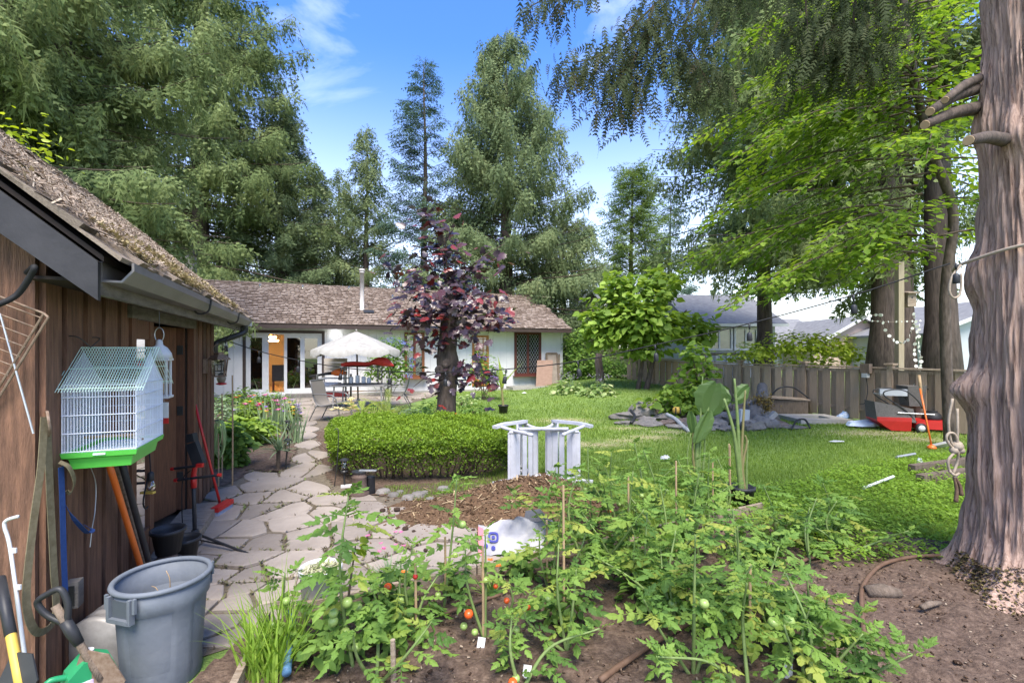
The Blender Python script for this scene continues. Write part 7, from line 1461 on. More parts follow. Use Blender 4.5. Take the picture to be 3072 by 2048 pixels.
tag(MB().box(cq+[.1, -.1, .405], (.62, .3, .14)).build('tool_case', M_['red']), 'red tool case on the lower shelf of the patio cart', 'case'); tag(MB().box(cq+[-.05, -.1, .69], (.5, .25, .1)).build('cloth_heap', mat('cloth', (.6, .6, .65), (.3, .35, .5), 12, .9)), 'folded pale cloth on the middle shelf of the patio cart', 'cloth')
tag(MB().box(HW(hs_(930, .5), .5, .08), (1.6, .5, .16), RH).build('stone_step', M_['rock']), 'stacked slate step in front of the sliding doors', 'step')
# path lights, shepherd hook
def plight(px, py, h, label, tilt=0.):
    q = G(px, py); t = thing('path_light', label, 'path light', q, 'solar path lights'); top = q+[tilt*h, 0, h]; MB().tube(lin(q-[0, 0, .03], q+[tilt*h*.6, 0, h*.6], 2), .012, 8).build('stake', M_['iron'], t); m = q+[tilt*h*.62, 0, h*.62]
    MB().lathe([(.04, 0), (.045, .02), (.038, .03)], 12, m).build('base', M_['iron'], t); MB().lathe([(.036, .03), (.036, .15)], 12, m).build('lens', M_['bulb'], t, True); MB().lathe([(.058, .15), (.055, .165), (.02, .18)], 12, m).build('cap', M_['iron'], t)
plight(855, 1407, .42, 'black solar path light tilted beside the dracaena', .12); plight(862, 1332, .42, 'black solar path light behind the gladiolus leaves', .02); plight(1034, 1462, .3, 'short black path light at the hedge corner', -.03)
q = G(1003, 1460); sh_ = tag(MB().tube(spline([q, P(1012, 1380, q[1]), P(1015, 1300, q[1]), P(1010, 1285, q[1]), P(1002, 1290, q[1])], 6), .006, 6).build('shepherd_hook', M_['iron']), 'thin black shepherd hook at the hedge corner', 'hook')
q = G(1078, 1488); up_ = thing('hand_pump', 'rusty cast iron pump body standing below the hedge', 'pump', q); MB().lathe([(.1, 0), (.115, .02), (.115, .05), (.09, .07), (.1, .09), (.085, .12), (.085, .22), (.09, .235), (.075, .24), (.075, .28)], 16, q).build('body', M_['terracotta'], up_, True); MB().lathe([(.085, .28), (.085, .295), (.02, .3)], 14, q).build('lid', M_['iron'], up_); MB().box(q+[.1, 0, .3], (.2, .05, .012)).build('lever', M_['steel'], up_)
q = G(1112, 1482); tag(MB().lathe([(.05, 0), (.055, .01), (.05, .2), (.055, .21), (.04, .215)], 14, q).build('black_canister', M_['rubber'], None, True), 'black canister beside the rusty pump body', 'canister')
tag(MB().box(G(1043, 1462)+[0, 0, .02], (.16, .05, .03), rot('Z', .3)).build('white_scrap', M_['whitepaint']), 'white scrap of trim lying at the hedge corner', 'scrap')
# ---------------------------------------------------------------- manure heap, clods, bags, bucket
hc = np.array([.0, 4.95]); xs = np.linspace(-1.35, 1.15, 96); ys = np.linspace(-.85, .8, 72); X, Y = np.meshgrid(xs, ys); r2 = np.random.default_rng(81)
Hh = .27*np.exp(-((X-.1)/.62)**2-((Y-.1)/.4)**2)+.15*np.exp(-((X-.55)/.35)**2-((Y-.1)/.35)**2)+.09*np.exp(-((X+.55)/.5)**2-((Y+.05)/.35)**2)+.06*np.exp(-((X-.2)/.25)**2-((Y+.25)/.2)**2)
fz = sum(a*np.sin(X*k+p_)*np.sin(Y*k*1.1+q_) for a, k, p_, q_ in ((.025, 7, 1, 2), (.018, 13, .3, 1), (.012, 23, 2, .5), (.01, 37, 1, 1.4)))+r2.normal(0, .012, X.shape)
Zh = Hh*(1+2.2*fz)+fz*.35*np.clip(Hh*12, 0, 1)-.012; nx = len(xs); ii = (np.arange(len(ys)-1)[:, None]*nx+np.arange(nx-1)[None]).ravel()
hp = thing('manure_heap', 'rough heap of brown manure compost at the edge of the flagstones', 'heap', np.r_[hc, 0]); link(bpy.data.objects.new('mound', mkmesh('mound', np.stack([(X+hc[0]).ravel(), (Y+hc[1]).ravel(), Zh.ravel()+.012], 1), np.stack([ii, ii+1, ii+nx+1, ii+nx], 1), M_['manure'], True)), hp)
n = 8000; xq = r2.normal(0, .55, n); yq = r2.normal(0, .32, n); zi = Zh[np.clip(((yq+.85)/1.65*71).astype(int), 0, 71), np.clip(((xq+1.35)/2.5*95).astype(int), 0, 95)]; a = r2.random(n)*6.28
stuff(scatter('crumbs', BX, BF, np.c_[xq+hc[0], yq+hc[1], np.maximum(zi+.012, .02)+.005], frames(np.stack([np.cos(a), np.sin(a), r2.normal(0, .5, n)], 1)), .008+.026*r2.random(n)**2.5, leafmat('crumb_brown', [(.05, .03, .017), (.09, .055, .032), (.14, .09, .054), (.22, .15, .095)], 0, .95, spec=.1), hp, r2.random(n)**1.4))
n = 320; xq = r2.normal(-.1, .5, n); yq = r2.normal(0, .28, n); zi = Zh[np.clip(((yq+.85)/1.65*71).astype(int), 0, 71), np.clip(((xq+1.35)/2.5*95).astype(int), 0, 95)]; a = r2.random(n)*6.28
stuff(scatter('straw', *ST, np.c_[xq+hc[0], yq+hc[1], np.maximum(zi+.02, .025)], frames(np.stack([np.cos(a), np.sin(a), r2.normal(0, .3, n)], 1)), .05+.09*r2.random(n), leafmat('straw', [(.25, .17, .09), (.45, .34, .2)], .1, .9), hp, r2.random(n)))
cm = MB().lathe([(.3, -.6), (.8, -.35), (1, .1), (.75, .6), (.2, .8)], 9).mesh('clod', mat('clod', (.045, .028, .02), (.1, .065, .045), 9, .95, .8, 20))
for px, py, s_ in ((1148, 1541, .03), (1191, 1539, .033), (1133, 1557, .022), (1216, 1597, .03), (1241, 1603, .018), (1277, 1661, .02), (1394, 1644, .026), (1290, 1630, .015), (1340, 1610, .016), (1180, 1620, .012), (1420, 1600, .02), (1385, 1625, .014)):
    o = bpy.data.objects.new('manure_clod', cm); o.matrix_basis = M4(rot('Z', random.random()*6)@np.diag([1, 1.1, .9]), G(px, py)+[0, 0, .022+s_*.5], s_); COL.objects.link(o); tag(o, 'small dark round clod rolled onto the flagstones beside the heap', 'clod', 'clods on the flagstones')
# printed feed bag
q = G(1560, 1668); bg = thing('feed_bag', 'crumpled white printed plastic bag with blue emblem beside the heap', 'bag', q); xs = np.linspace(-.34, .34, 34); zs = np.linspace(0, .26, 16); r3 = np.random.default_rng(9)
X, Z = np.meshgrid(xs, zs); wob = .02*np.sin(X*17+Z*9)+.015*np.sin(X*31-Z*21)+r3.normal(0, .004, X.shape)
def bagface(sg): return np.stack([(q[0]+X*(1+.15*Z)).ravel(), (q[1]+.02+sg*(.05*np.sin(np.pi*(X+.34)/.68)+.03)*(1-Z/.3)+wob*.8+.55*Z+X*.1).ravel(), (.025+Z*.75+wob*.4+.03*np.cos(X*6)).ravel()], 1)
ii = (np.arange(15)[:, None]*34+np.arange(33)[None]).ravel(); bf = np.stack([ii, ii+1, ii+35, ii+34], 1); M_['bag'] = mat('bag_film', (.24, .235, .26), (.36, .355, .38), 6, .4, spec=.5)
for sg, nm in ((-1, 'front_film'), (1, 'back_film')): link(bpy.data.objects.new(nm, mkmesh(nm, bagface(sg), bf, M_['bag'], True)), bg)
F_ = bagface(-1).reshape(16, 34, 3)
def bagpatch(u0, u1, w0, w1, mt, nm):
    a = [F_[int(w*15), int(u*33)]+[0, -.006, .003] for w, u in ((w0, u0), (w0, u1), (w1, u1), (w1, u0))]; mb = MB(); mb.add(np.array(a), [[0, 1, 2, 3]]); return mb.build(nm, mt, bg)
def bagring(u, w, ro, ri, mt, nm, n=14, sq=3.5):
    c = F_[int(w*15), int(u*33)]+[0, -.012, .004]; e1 = F_[int(w*15), int(u*33)+3]-F_[int(w*15), int(u*33)-3]; e1 /= np.linalg.norm(e1); e2 = F_[int(w*15)+2, int(u*33)]-F_[int(w*15)-2, int(u*33)]; e2 /= np.linalg.norm(e2); v = []
    for k in range(n*2):
        a = math.pi*k/n; s_ = (abs(math.cos(a))**sq+abs(math.sin(a))**sq)**(-1/sq); v += [c+(e1*math.cos(a)+e2*math.sin(a))*ro*s_, c+(e1*math.cos(a)+e2*math.sin(a))*ri*s_]
    m = n*2; MB().add(np.array(v), [[2*k, 2*((k+1) % m), 2*((k+1) % m)+1, 2*k+1] for k in range(m)]).build(nm, mt, bg)
M_['ink'] = mat('blue_ink', (.035, .04, .24), None, rough=.5); M_['pinkink'] = mat('pink_ink', (.6, .16, .2), None, rough=.5); bagring(.2, .62, .045, .028, M_['ink'], 'emblem'); bagring(.2, .62, .014, .0, M_['ink'], 'emblem_dot'); bagring(.12, .3, .018, .003, M_['ink'], 'emblem_drop', 10, 2); bagring(.2, .27, .018, .003, M_['ink'], 'emblem_drop', 10, 2)
for k in range(8): bagpatch(.02, .07, k/8, min(.999, (k+1)/8), M_['pinkink'], 'print_band')
for k in range(8): bagpatch(.4, .42, k/8, min(.999, (k+1)/8), M_['pinkink'], 'print_line')
q = G(1608, 1585); mb = MB(); mb.add(np.array([[-.13, -.06, 0], [.14, -.05, 0], [.15, .08, 0], [-.12, .08, 0], [-.1, 0, .17], [.04, .0, .19], [.14, .04, .06], [-.02, .07, .15]])+q, [[0, 1, 5, 4], [1, 2, 6], [1, 6, 5], [2, 3, 7, 6], [3, 0, 4], [3, 4, 7], [4, 5, 7], [5, 6, 7], [3, 2, 1, 0]]); tag(mb.build('black_bag', mat('black_film', (.05, .055, .065), (.1, .105, .12), 12, .35, spec=.5)), 'crumpled dark grey plastic bag behind the printed white bag', 'bag')
# white bucket full of clippings
q = G(962, 1822); bu = thing('plastic_bucket', 'dirty white plastic bucket full of grass clippings by the bed board', 'bucket', q); M_['bucket'] = mat('bucket_white', (.4, .4, .39), (.56, .56, .56), 5, .45, c3=(.53, .53, .53)); MB().lathe([(.105, 0), (.11, .01), (.128, .23), (.137, .235), (.138, .27), (.133, .275), (.125, .27), (.115, .2)], 28, q).build('body', M_['bucket'], bu, True); MB().lathe([(.118, .21), (.01, .235)], 20, q, cap=False).build('contents', M_['moss'], bu)
n = 260; a = rng.random(n)*6.28; rr_ = .11*np.sqrt(rng.random(n)); d = np.stack([rng.normal(0, 1, n), rng.normal(0, 1, n), rng.normal(.2, .3, n)], 1); stuff(scatter('clippings', *ST, np.c_[q[0]+rr_*np.cos(a), q[1]+rr_*np.sin(a), q[2]+.235+.025*rng.random(n)], frames(d), .05+.06*rng.random(n), leafmat('clipping', [(.2, .24, .08), (.42, .42, .26), (.55, .52, .4)], .2, .8), bu, rng.random(n)))
MB().tube(spline([q+[-.138, 0, .25], q+[-.16, -.03, .12], q+[-.15, -.06, .06]], 5), .003, 5).build('bail', M_['rust'], bu)
# raised bed boards
rb = thing('raised_bed_frame', 'weathered plank edging round the tomato bed beside the patio', 'edging', np.r_[BC, 0]); d_ = (BD-BC)/np.linalg.norm(BD-BC); Rb = np.stack([np.r_[d_, 0], [-d_[1], d_[0], 0], ZZ], 1); L_ = np.linalg.norm(BD-BC)
s_ = 0
for l_ in (1.3, 1.25, 1.2, 1.0):
    if s_ >= L_: break
    l2 = min(l_, L_-s_); c = BC+d_*(s_+l2/2); MB().box((c[0], c[1], .055), (l2-.02, .035, .12), Rb@rot('Z', random.gauss(0, .01))).build('plank', M_['bedwood'], rb); s_ += l2
w_ = MB().box((-1.34, 2.3, .055), (.035, 1.2, .12), rot('Z', .25)).build('plank', M_['bedwood'], rb)
tag(MB().box(G(720, 2075)+[.02, 0, .025], (.12, .5, .02), rot('Z', .3)).build('cut_board', mat('fresh_board', (.55, .42, .25), (.62, .48, .3), 6, .7, stretch=(8, 1, 1))), 'pale fresh cut board lying on soil beside the grass tuft', 'board')
tag(MB().tube(spline([P(872, 1880, 2.9), P(876, 1920, 2.75), P(866, 2000, 2.5), P(860, 2060, 2.35)], 5)*[1, 1, 0]+[0, 0, .1], .022, 10).build('blue_pipe', mat('blue_pipe', (.06, .15, .26), (.1, .2, .32), 9, .5), None, True), 'blue ribbed plastic pipe lying along the bed corner', 'pipe')
# drip pipe and branch over the soil
M_['drip'] = mat('drip_brown', (.09, .05, .03), (.14, .085, .055), 14, .7)
pz = lambda l_, z=.06: [G(a, b_)*[1, 1, 0]+[0, 0, z] for a, b_ in l_]
tag(MB().tube(spline(pz([(1800, 2075), (1860, 2030), (1960, 1960), (2070, 1895), (2180, 1850), (2300, 1790)]), 6), .016, 8).build('irrigation_pipe', M_['drip'], None, True), 'brown irrigation pipe running across the bare soil between tomatoes', 'pipe')
tag(MB().tube(spline(pz([(2595, 1960), (2585, 1850), (2590, 1780), (2640, 1720), (2720, 1695), (2800, 1688), (2880, 1690)]), 6), .014, 8).build('irrigation_pipe', M_['drip'], None, True), 'brown pipe curving round the bare soil before the cedar trunk', 'pipe')
tag(MB().tube(spline(pz([(1330, 1870), (1360, 1858), (1420, 1835), (1500, 1810)]), 5), .011, 8).build('irrigation_pipe', M_['drip'], None, True), 'short length of brown pipe behind the labelled tomato plant', 'pipe')
tag(MB().tube(spline(pz([(2380, 1720), (2420, 1700), (2470, 1682), (2520, 1675)]), 5), .014, 8).build('irrigation_pipe', M_['drip'], None, True), 'brown pipe at the weedy edge of the tomato bed', 'pipe')
for px, py, lab in ((1443, 1958, 'white plastic plant label leaning beside red tomatoes'), (1581, 2040, 'white plastic plant label lying flat on the bare soil'), (2365, 2040, 'white plant label under the tomato leaves by the soil edge')):
    q = G(px, py); l_ = thing('plant_label', lab, 'label', q); MB().box(q+[0, 0, .05 if 'flat' not in lab else .045], (.042, .005, .07), rot('X', -.3 if 'flat' not in lab else -1.2)@rot('Y', .15)).build('card', M_['whitepaint'], l_)
for (a, b_, rw) in (((2600, 1800), (2700, 1806), .05), ((2765, 1850), (2820, 1835), .02)): tag(MB().tube(lin(G(*a)+[0, 0, .06], G(*b_)+[0, 0, .06], 3)+np.array([[0, 0, 0], [0, 0, .01], [0, 0, 0]]), [rw*.8, rw, rw*.6], 8).build('wood_chunk', M_['oldwood'], None, True), 'broken chunk of wood on the soil near the cedar trunk' if rw > .03 else 'thin stick on the soil at the cedar root', 'wood')
# ---------------------------------------------------------------- stacked white resin chairs lying on their sides
def resin(label, J, fwd, wz):
    # lying on its side: the width axis stands up, the backrest points away over the lawn
    f_ = np.array([fwd[0], fwd[1], 0.])/math.hypot(*fwd); up_ = np.cross(f_, ZZ*wz); R_ = np.stack([f_, ZZ*wz, up_], 1); loc = np.asarray(J)-R_@np.array([-.2, 0, .4])
    t = thing('resin_chair', label, 'chair', loc*[1, 1, 0]); q = lambda x, y, z: loc+R_@np.array([x, y, z])
    prof = spline([q(.27, 0, .43), q(.2, 0, .4), q(.0, 0, .385), q(-.16, 0, .39), q(-.22, 0, .46), q(-.28, 0, .68), q(-.38, 0, .96)], 4); n = len(prof)
    for i in range(1, n, 2):
        d = prof[min(i+1, n-1)]-prof[i-1]; MB().box(prof[i], (.068, .6, .012), np.stack([d/np.linalg.norm(d), ZZ, np.cross(d/np.linalg.norm(d), ZZ)], 1)).build('slat', M_['whiteplastic'], t)
    for s_ in (-1, 1):
        e = R_@np.array([0, s_*.3, 0]); MB().tube(prof+e, .018, 8).build('side_rail', M_['whiteplastic'], t, True)
        arm = spline([q(-.3, s_*.33, .8), q(-.24, s_*.36, .68), q(-.1, s_*.365, .64), q(.14, s_*.365, .65), q(.34, s_*.35, .62)], 5); d0 = np.gradient(arm, axis=0); mb = MB()
        for i in range(len(arm)-1): mb.bar(arm[i], arm[i+1]+(arm[i+1]-arm[i])*.15, .075, .035, ZZ if True else ZZ)
        mb.build('armrest', M_['whiteplastic'], t)
        MB().tube(spline([q(.25, s_*.35, .64), q(.22, s_*.32, .4), q(.3, s_*.33, 0)], 5), .022, 8).build('leg', M_['whiteplastic'], t, True)
        MB().tube(spline([q(-.27, s_*.32, .72), q(-.2, s_*.3, .4), q(-.33, s_*.33, 0)], 5), .022, 8).build('leg', M_['whiteplastic'], t, True)
    MB().tube(lin(q(-.38, -.32, .97), q(-.38, .32, .97), 3), .026, 8).build('top_rail', M_['whiteplastic'], t, True)
J_ = P(1612, 1340, 6.25)
resin('white resin garden chair tipped on its side facing the hedge', np.array([J_[0]-.0, 6.1, .39]), (-.74, -.67), 1)
resin('white resin garden chair tipped on its side facing the rockery', np.array([J_[0]+.1, 6.12, .39]), (.8, -.6), -1)
# scraps on the lawn
def crumple(name, px, py, s_, mt, lab, cat, sq=(1, 1, .5)):
    q = G(px, py); mb = MB(); mb.lathe([(.5, -.1), (1, .1), (.8, .6), (.4, .95), (.1, 1)], 9); v = np.concatenate(mb.v); v = v*(1+rng.normal(0, .2, v.shape))*np.array(sq)*s_; mb.v = [v+q+[0, 0, .04]]; return tag(mb.build(name, mt), lab, cat)
crumple('paper_scrap', 1997, 1385, .08, M_['whitepaint'], 'crumpled white paper on the lawn behind the tomato bed', 'paper', (1, .6, .7)); crumple('paper_scrap', 2510, 1330, .1, M_['palewall'], 'flat pale scrap on the lawn before the mower', 'paper', (1.4, .5, .15)); crumple('paper_scrap', 1572, 1182, .09, M_['whitepaint'], 'tiny white scrap on the lawn near the leaded window', 'paper', (1, .5, .4))
# ---------------------------------------------------------------- rockery
RKG = 'slate rocks of the rockery'
def rock(px, py, w, h, d, mt='rock', yaw=None, lab=None, zoff=0., seed=None):
    q = G(px, py); r = np.random.default_rng(seed if seed is not None else int(px*7+py)); nu, nv_ = 9, 5; v = []
    for i in range(nv_+1):
        ph = -math.pi/2*.5+(math.pi*.75)*i/nv_-.35
        for k in range(nu): a = 2*math.pi*k/nu; c = math.cos(ph); e = 1/(abs(math.cos(a))**3.2+abs(math.sin(a))**3.2)**(1/3.2); v.append([c*math.cos(a)*e, c*math.sin(a)*e, math.sin(ph)])
    v = np.array(v)*(1+r.normal(0, .13, (len(v), 1)))+r.normal(0, .05, (len(v), 3)); v = v*[w/2, d/2, h*.62]; v = v@rot('Z', yaw if yaw is not None else r.normal(0, .35)).T+q+[0, 0, h*.4+zoff]
    f = [[i*nu+k, i*nu+(k+1) % nu, (i+1)*nu+(k+1) % nu, (i+1)*nu+k] for i in range(nv_) for k in range(nu)]+[list(range(nu))[::-1], [nv_*nu+k for k in range(nu)]]
    return tag(MB().add(v, f).build('rock', M_[mt]), lab or 'rough grey slate rock stacked in the rockery', 'rock', None if lab else RKG)
rock(1880, 1258, .95, .18, .4, 'rock', .1, 'long flat dark rock at the tip of the rockery'); rock(1930, 1250, .8, .36, .5, 'rock', .15, 'large grey boulder at the tip of the rockery'); rock(1978, 1250, .5, .44, .45, 'rockbrown', 0, 'rounded brown mossy boulder beside the grey boulder')
for px, py, w, h, d in ((1900, 1272, .9, .07, .4), (1960, 1276, .7, .08, .4), (1990, 1262, .45, .16, .35), (2010, 1275, .5, .12, .35), (2055, 1272, .5, .14, .35), (2030, 1285, .45, .09, .3), (2080, 1282, .5, .13, .35), (2110, 1272, .55, .2, .4), (2125, 1290, .5, .1, .3), (2150, 1282, .55, .18, .35), (2165, 1270, .5, .26, .4), (2180, 1292, .45, .12, .3), (2200, 1275, .4, .3, .4), (2055, 1255, .5, .24, .4), (2090, 1250, .6, .3, .45), (2140, 1252, .6, .34, .5), (2180, 1250, .6, .36, .5), (2010, 1250, .4, .22, .35), (1945, 1265, .4, .12, .3), (2260, 1290, .5, .24, .4), (2285, 1284, .45, .28, .4), (2310, 1285, .4, .2, .35), (2240, 1292, .35, .2, .3), (2330, 1280, .5, .14, .35), (2360, 1284, .45, .08, .3), (2215, 1262, .5, .4, .5), (2240, 1252, .5, .42, .5), (2270, 1262, .5, .34, .45), (2300, 1262, .5, .2, .4), (2390, 1286, .4, .07, .3)): rock(px, py, w, h, d, 'rockbrown' if (px//10) % 4 == 1 else 'rock')
q = G(2262, 1278); lgp = [q+[-.05, -.1, .0], P(2262, 1235, q[1]+.2), P(2285, 1195, q[1]+.5), P(2287, 1158, q[1]+.9)]
lg = thing('mossy_log', 'grey weathered log leaning up from the rockery with orange moss', 'log', q); MB().tube(spline(lgp, 5), np.linspace(.2, .11, 16), 12).build('log', M_['bark'] if False else mat('grey_log', (.10, .088, .078), (.21, .185, .165), 9, .95, .9, 20), lg, True)
n = 500; stuff(scatter('moss', *LEAF4, P(2285, 1210, q[1]+.2)+rng.normal(0, 1, (n, 3))*[.13, .08, .11], frames(rng.normal(0, 1, (n, 3))), .04+.04*rng.random(n), leafmat('orange_moss', [(.2, .12, .03), (.34, .24, .06)], .1, .9), lg, rng.random(n)))
q = G(2231, 1290); tag(MB().box(q+[0, 0, .22], (.19, .1, .44), rot('Y', .04)@rot('X', .08)).build('white_tub', M_['palewall']), 'pale upright plastic tub standing at the foot of the rockery', 'tub')
q = G(2310, 1280); tag(MB().box(q+[0, 0, .2], (.34, .12, .1), rot('Y', -.75)).build('concrete_block', M_['concrete']), 'pale concrete block tilted on the rockery stones', 'block')
q = G(2030, 1266); ty = thing('yellow_toy', 'small yellow toy with black stripes on the rockery', 'toy', q+[0, 0, .2]); MB().lathe([(.06, -.05), (.1, -.02), (.1, .06), (.06, .1)], 10, q+[0, 0, .26]).build('body', M_['yellow'], ty, True)
for x in (-.05, .05): MB().box(q+[x, -.02, .28], (.02, .18, .14)).build('stripe', M_['rubber'], ty)
tag(MB().tube(spline([G(2000, 1268)+[0, 0, .2], G(2025, 1274)+[0, 0, .14], G(2050, 1288)+[0, 0, .06], G(2068, 1297)+[0, 0, .03]], 5), .045, 9).build('grey_conduit', M_['greyside'], None, True), 'bent grey conduit lying over the rockery stones', 'conduit')
tag(MB().tube(spline([G(1892, 1262)+[0, 0, .25], G(1905, 1270)+[0, 0, .16], G(1893, 1276)+[0, 0, .06]], 4), .035, 8).build('pipe_fitting', M_['rubber'], None, True), 'black plastic fitting lying on the rockery tip', 'fitting')
# concrete slab with hole, planter box, hose arc, scrap by the fence
q = G(2440, 1262); sl2 = MB()
for dx, dy, lx, ly in ((0, -.36, 1.2, .28), (0, .36, 1.2, .28), (-.44, 0, .32, .44), (.44, 0, .32, .44)): sl2.box(q+np.array([dx, dy, .05]), (lx, ly, .1))
tag(sl2.build('drain_slab', M_['concrete']), 'square concrete drain slab with a central hole beside the fence', 'slab')
q = G(2372, 1250)+[.1, .5, 0]; bx = thing('planter_box', 'rough timber planter box between rockery and fence', 'planter', q)
for dx, dy, lx, ly in ((0, -.25, .9, .04), (0, .25, .9, .04), (-.43, 0, .04, .46), (.43, 0, .04, .46)): MB().box(q+np.array([dx, dy, .2]), (lx, ly, .4), rot('Z', -.2)).build('plank', M_['oldwood'], bx)
MB().box(q+[-.05, -.05, .44], (1.15, .5, .035), rot('Z', -.15)@rot('Y', .05)).build('lid_board', M_['bedwood'], bx)
tag(MB().tube(spline([q+[-.4, -.1, .5], q+[-.2, -.2, .72], q+[.15, -.2, .72], q+[.45, -.25, .5], q+[.55, -.28, .4]], 6), .02, 8).build('black_hose', M_['rubber'], None, True), 'black hose arching over the timber planter box', 'hose')
tag(MB().tube(spline([G(2375, 1292)+[0, 0, .03], G(2390, 1280)+[0, 0, .14], G(2415, 1280)+[0, 0, .16], G(2430, 1290)+[0, 0, .05]], 5), .02, 8).build('black_hose', M_['rubber'], None, True), 'short black hose loop lying on the grass before the slab', 'hose')
crumple('plastic_sack', 2595, 1282, .32, mat('sack_blue', (.45, .55, .7), (.62, .68, .76), 6, .4), 'pale blue plastic sack lying on the grass beside the mower', 'sack', (1.2, .6, .35)); crumple('plastic_sack', 2532, 1258, .16, mat('sack_blue2', (.1, .28, .6), (.6, .66, .75), 8, .4), 'small bright blue plastic sack against the fence foot', 'sack', (1.1, .6, .8))
# ---------------------------------------------------------------- lawn mowers and trimmer
def wheel(c, r_, w_, parent, ax=(0, 1, 0), hub='whitepaint'):
    R_ = frame(ax)@np.array([[0, 0, 1], [1, 0, 0], [0, 1, 0]]); w = MB().lathe([(r_*.6, -w_/2), (r_*.96, -w_/2), (r_, -w_*.3), (r_, w_*.3), (r_*.96, w_/2), (r_*.6, w_/2)], 20, c, R_).build('wheel', M_['rubber'], parent, True); MB().lathe([(.01, -w_*.56), (r_*.62, -w_*.5), (r_*.66, w_*.5), (.01, w_*.56)], 16, c, R_).build('hub', M_[hub], w, True)
mq = G(2832, 1300)+[0, .25, 0]; mw = thing('lawn_mower', 'red petrol lawn mower with folded handle before the fence', 'lawn mower', mq); Rm = rot('Z', math.radians(-14)); m3 = lambda x, y, z: mq+Rm@np.array([x, y, z])
dk = MB(); prof = [(-.42, .08), (.5, .06), (.56, .12), (.5, .2), (.2, .26), (-.2, .25), (-.42, .2)]; dk.prism(prof, .5, m3(0, .25, 0), np.stack([Rm@[1, 0, 0], ZZ, Rm@[0, -1, 0]], 1)); dk.build('deck', M_['red'], mw)
dq_ = MB(); dq_.add(np.array([m3(*p_) for p_ in ((.1, -.2, .25), (.5, -.2, .2), (.5, .2, .2), (.1, .2, .25), (.12, -.12, .36), (.42, -.1, .26), (.42, .1, .26), (.12, .12, .36))]), [[0, 1, 5, 4], [1, 2, 6, 5], [2, 3, 7, 6], [3, 0, 4, 7], [4, 5, 6, 7]]); dq_.build('shroud', M_['red'], mw)
MB().lathe([(.16, .24), (.17, .3), (.15, .36), (.12, .4), (.06, .41)], 18, m3(-.02, 0, 0)).build('engine', M_['rubber'], mw, True); MB().lathe([(.09, .41), (.09, .43), (.02, .44)], 14, m3(-.02, 0, 0)).build('recoil_cover', M_['rubber'], mw)
for x, y in ((-.36, -.29), (.42, -.29), (-.36, .29), (.42, .29)): wheel(m3(x, y, .1), .1, .06, mw, Rm@[0, 1, 0])
M_['mesh'] = mat('grass_bag', (.10, .092, .085), (.15, .14, .13), 30, .9); gb_ = MB(); gb_.add(np.array([m3(*p_) for p_ in ((-1.12, -.24, .25), (-.42, -.24, .2), (-.42, .24, .2), (-1.12, .24, .25), (-1.16, -.22, .62), (-.45, -.2, .48), (-.45, .2, .48), (-1.16, .22, .62))]), [[3, 2, 1, 0], [4, 5, 6, 7], [0, 1, 5, 4], [1, 2, 6, 5], [2, 3, 7, 6], [3, 0, 4, 7]]); gb_.build('grass_bag', M_['mesh'], mw)
rb2 = MB(); rb2.add(np.array([m3(*p_) for p_ in ((-1.12, -.25, .22), (-.5, -.25, .22), (-.5, .25, .22), (-1.12, .25, .22), (-.85, -.22, .02), (-.5, -.22, .02), (-.5, .22, .02), (-.85, .22, .02), (-1.12, -.25, .3), (-.5, -.25, .3), (-.5, .25, .3), (-1.12, .25, .3))]), [[8, 9, 10, 11], [0, 1, 9, 8], [1, 2, 10, 9], [2, 3, 11, 10], [3, 0, 8, 11], [4, 5, 1, 0], [5, 6, 2, 1], [6, 7, 3, 2], [7, 4, 0, 3], [7, 6, 5, 4]]); rb2.build('bag_frame', M_['red'], mw)
for y in (-.22, .22): MB().tube(spline([m3(-.4, y, .2), m3(-.6, y, .45), m3(-.98, y, .75), m3(-.9, y, .86), m3(-.62, y, .86), m3(-.4, y, .68), m3(-.3, y, .5)], 5), .013, 8).build('handle_tube', M_['iron'], mw, True)
MB().tube(lin(m3(-.98, -.22, .76), m3(-.98, .22, .76), 2), .014, 8).build('handle_bar', M_['steel'], mw); MB().box(m3(-.72, .0, .8), (.5, .05, .14), Rm).build('control_panel', M_['palewall'], mw)
MB().tube(lin(m3(-.75, -.24, .4), m3(-.1, -.24, .38), 2), .011, 6).build('lower_tube', M_['steel'], mw)
q2 = G(2935, 1300)+[.3, .35, 0]; m2_ = thing('push_mower', 'black push mower partly hidden by the cedar trunk', 'lawn mower', q2); MB().box(q2+[0, 0, .2], (.6, .45, .16), Rm).build('deck', M_['rubber'], m2_)
for x, y, r_ in ((-.22, -.26, .12), (.25, -.26, .12), (-.22, .26, .12)): wheel(q2+Rm@[x, y, r_], r_, .05, m2_, Rm@[0, 1, 0], 'steel')
for y in (-.18, .18): MB().tube(spline([q2+Rm@[.1, y, .25], q2+Rm@[-.5, y, .62], q2+Rm@[-1.1, y, .95]], 4), .012, 7).build('handle_tube', M_['iron'], m2_, True)
ob2 = MB(); ob2.add(np.array([q2+Rm@np.array(p_) for p_ in ((-1.35, -.24, .93), (-1.0, -.24, .95), (-1.0, .24, .95), (-1.35, .24, .93), (-1.3, -.2, .5), (-1.05, -.2, .5), (-1.05, .2, .5), (-1.3, .2, .5))]), [[0, 1, 2, 3], [7, 6, 5, 4], [0, 4, 5, 1], [1, 5, 6, 2], [2, 6, 7, 3], [3, 7, 4, 0]]); ob2.build('catcher', M_['mesh'], m2_)
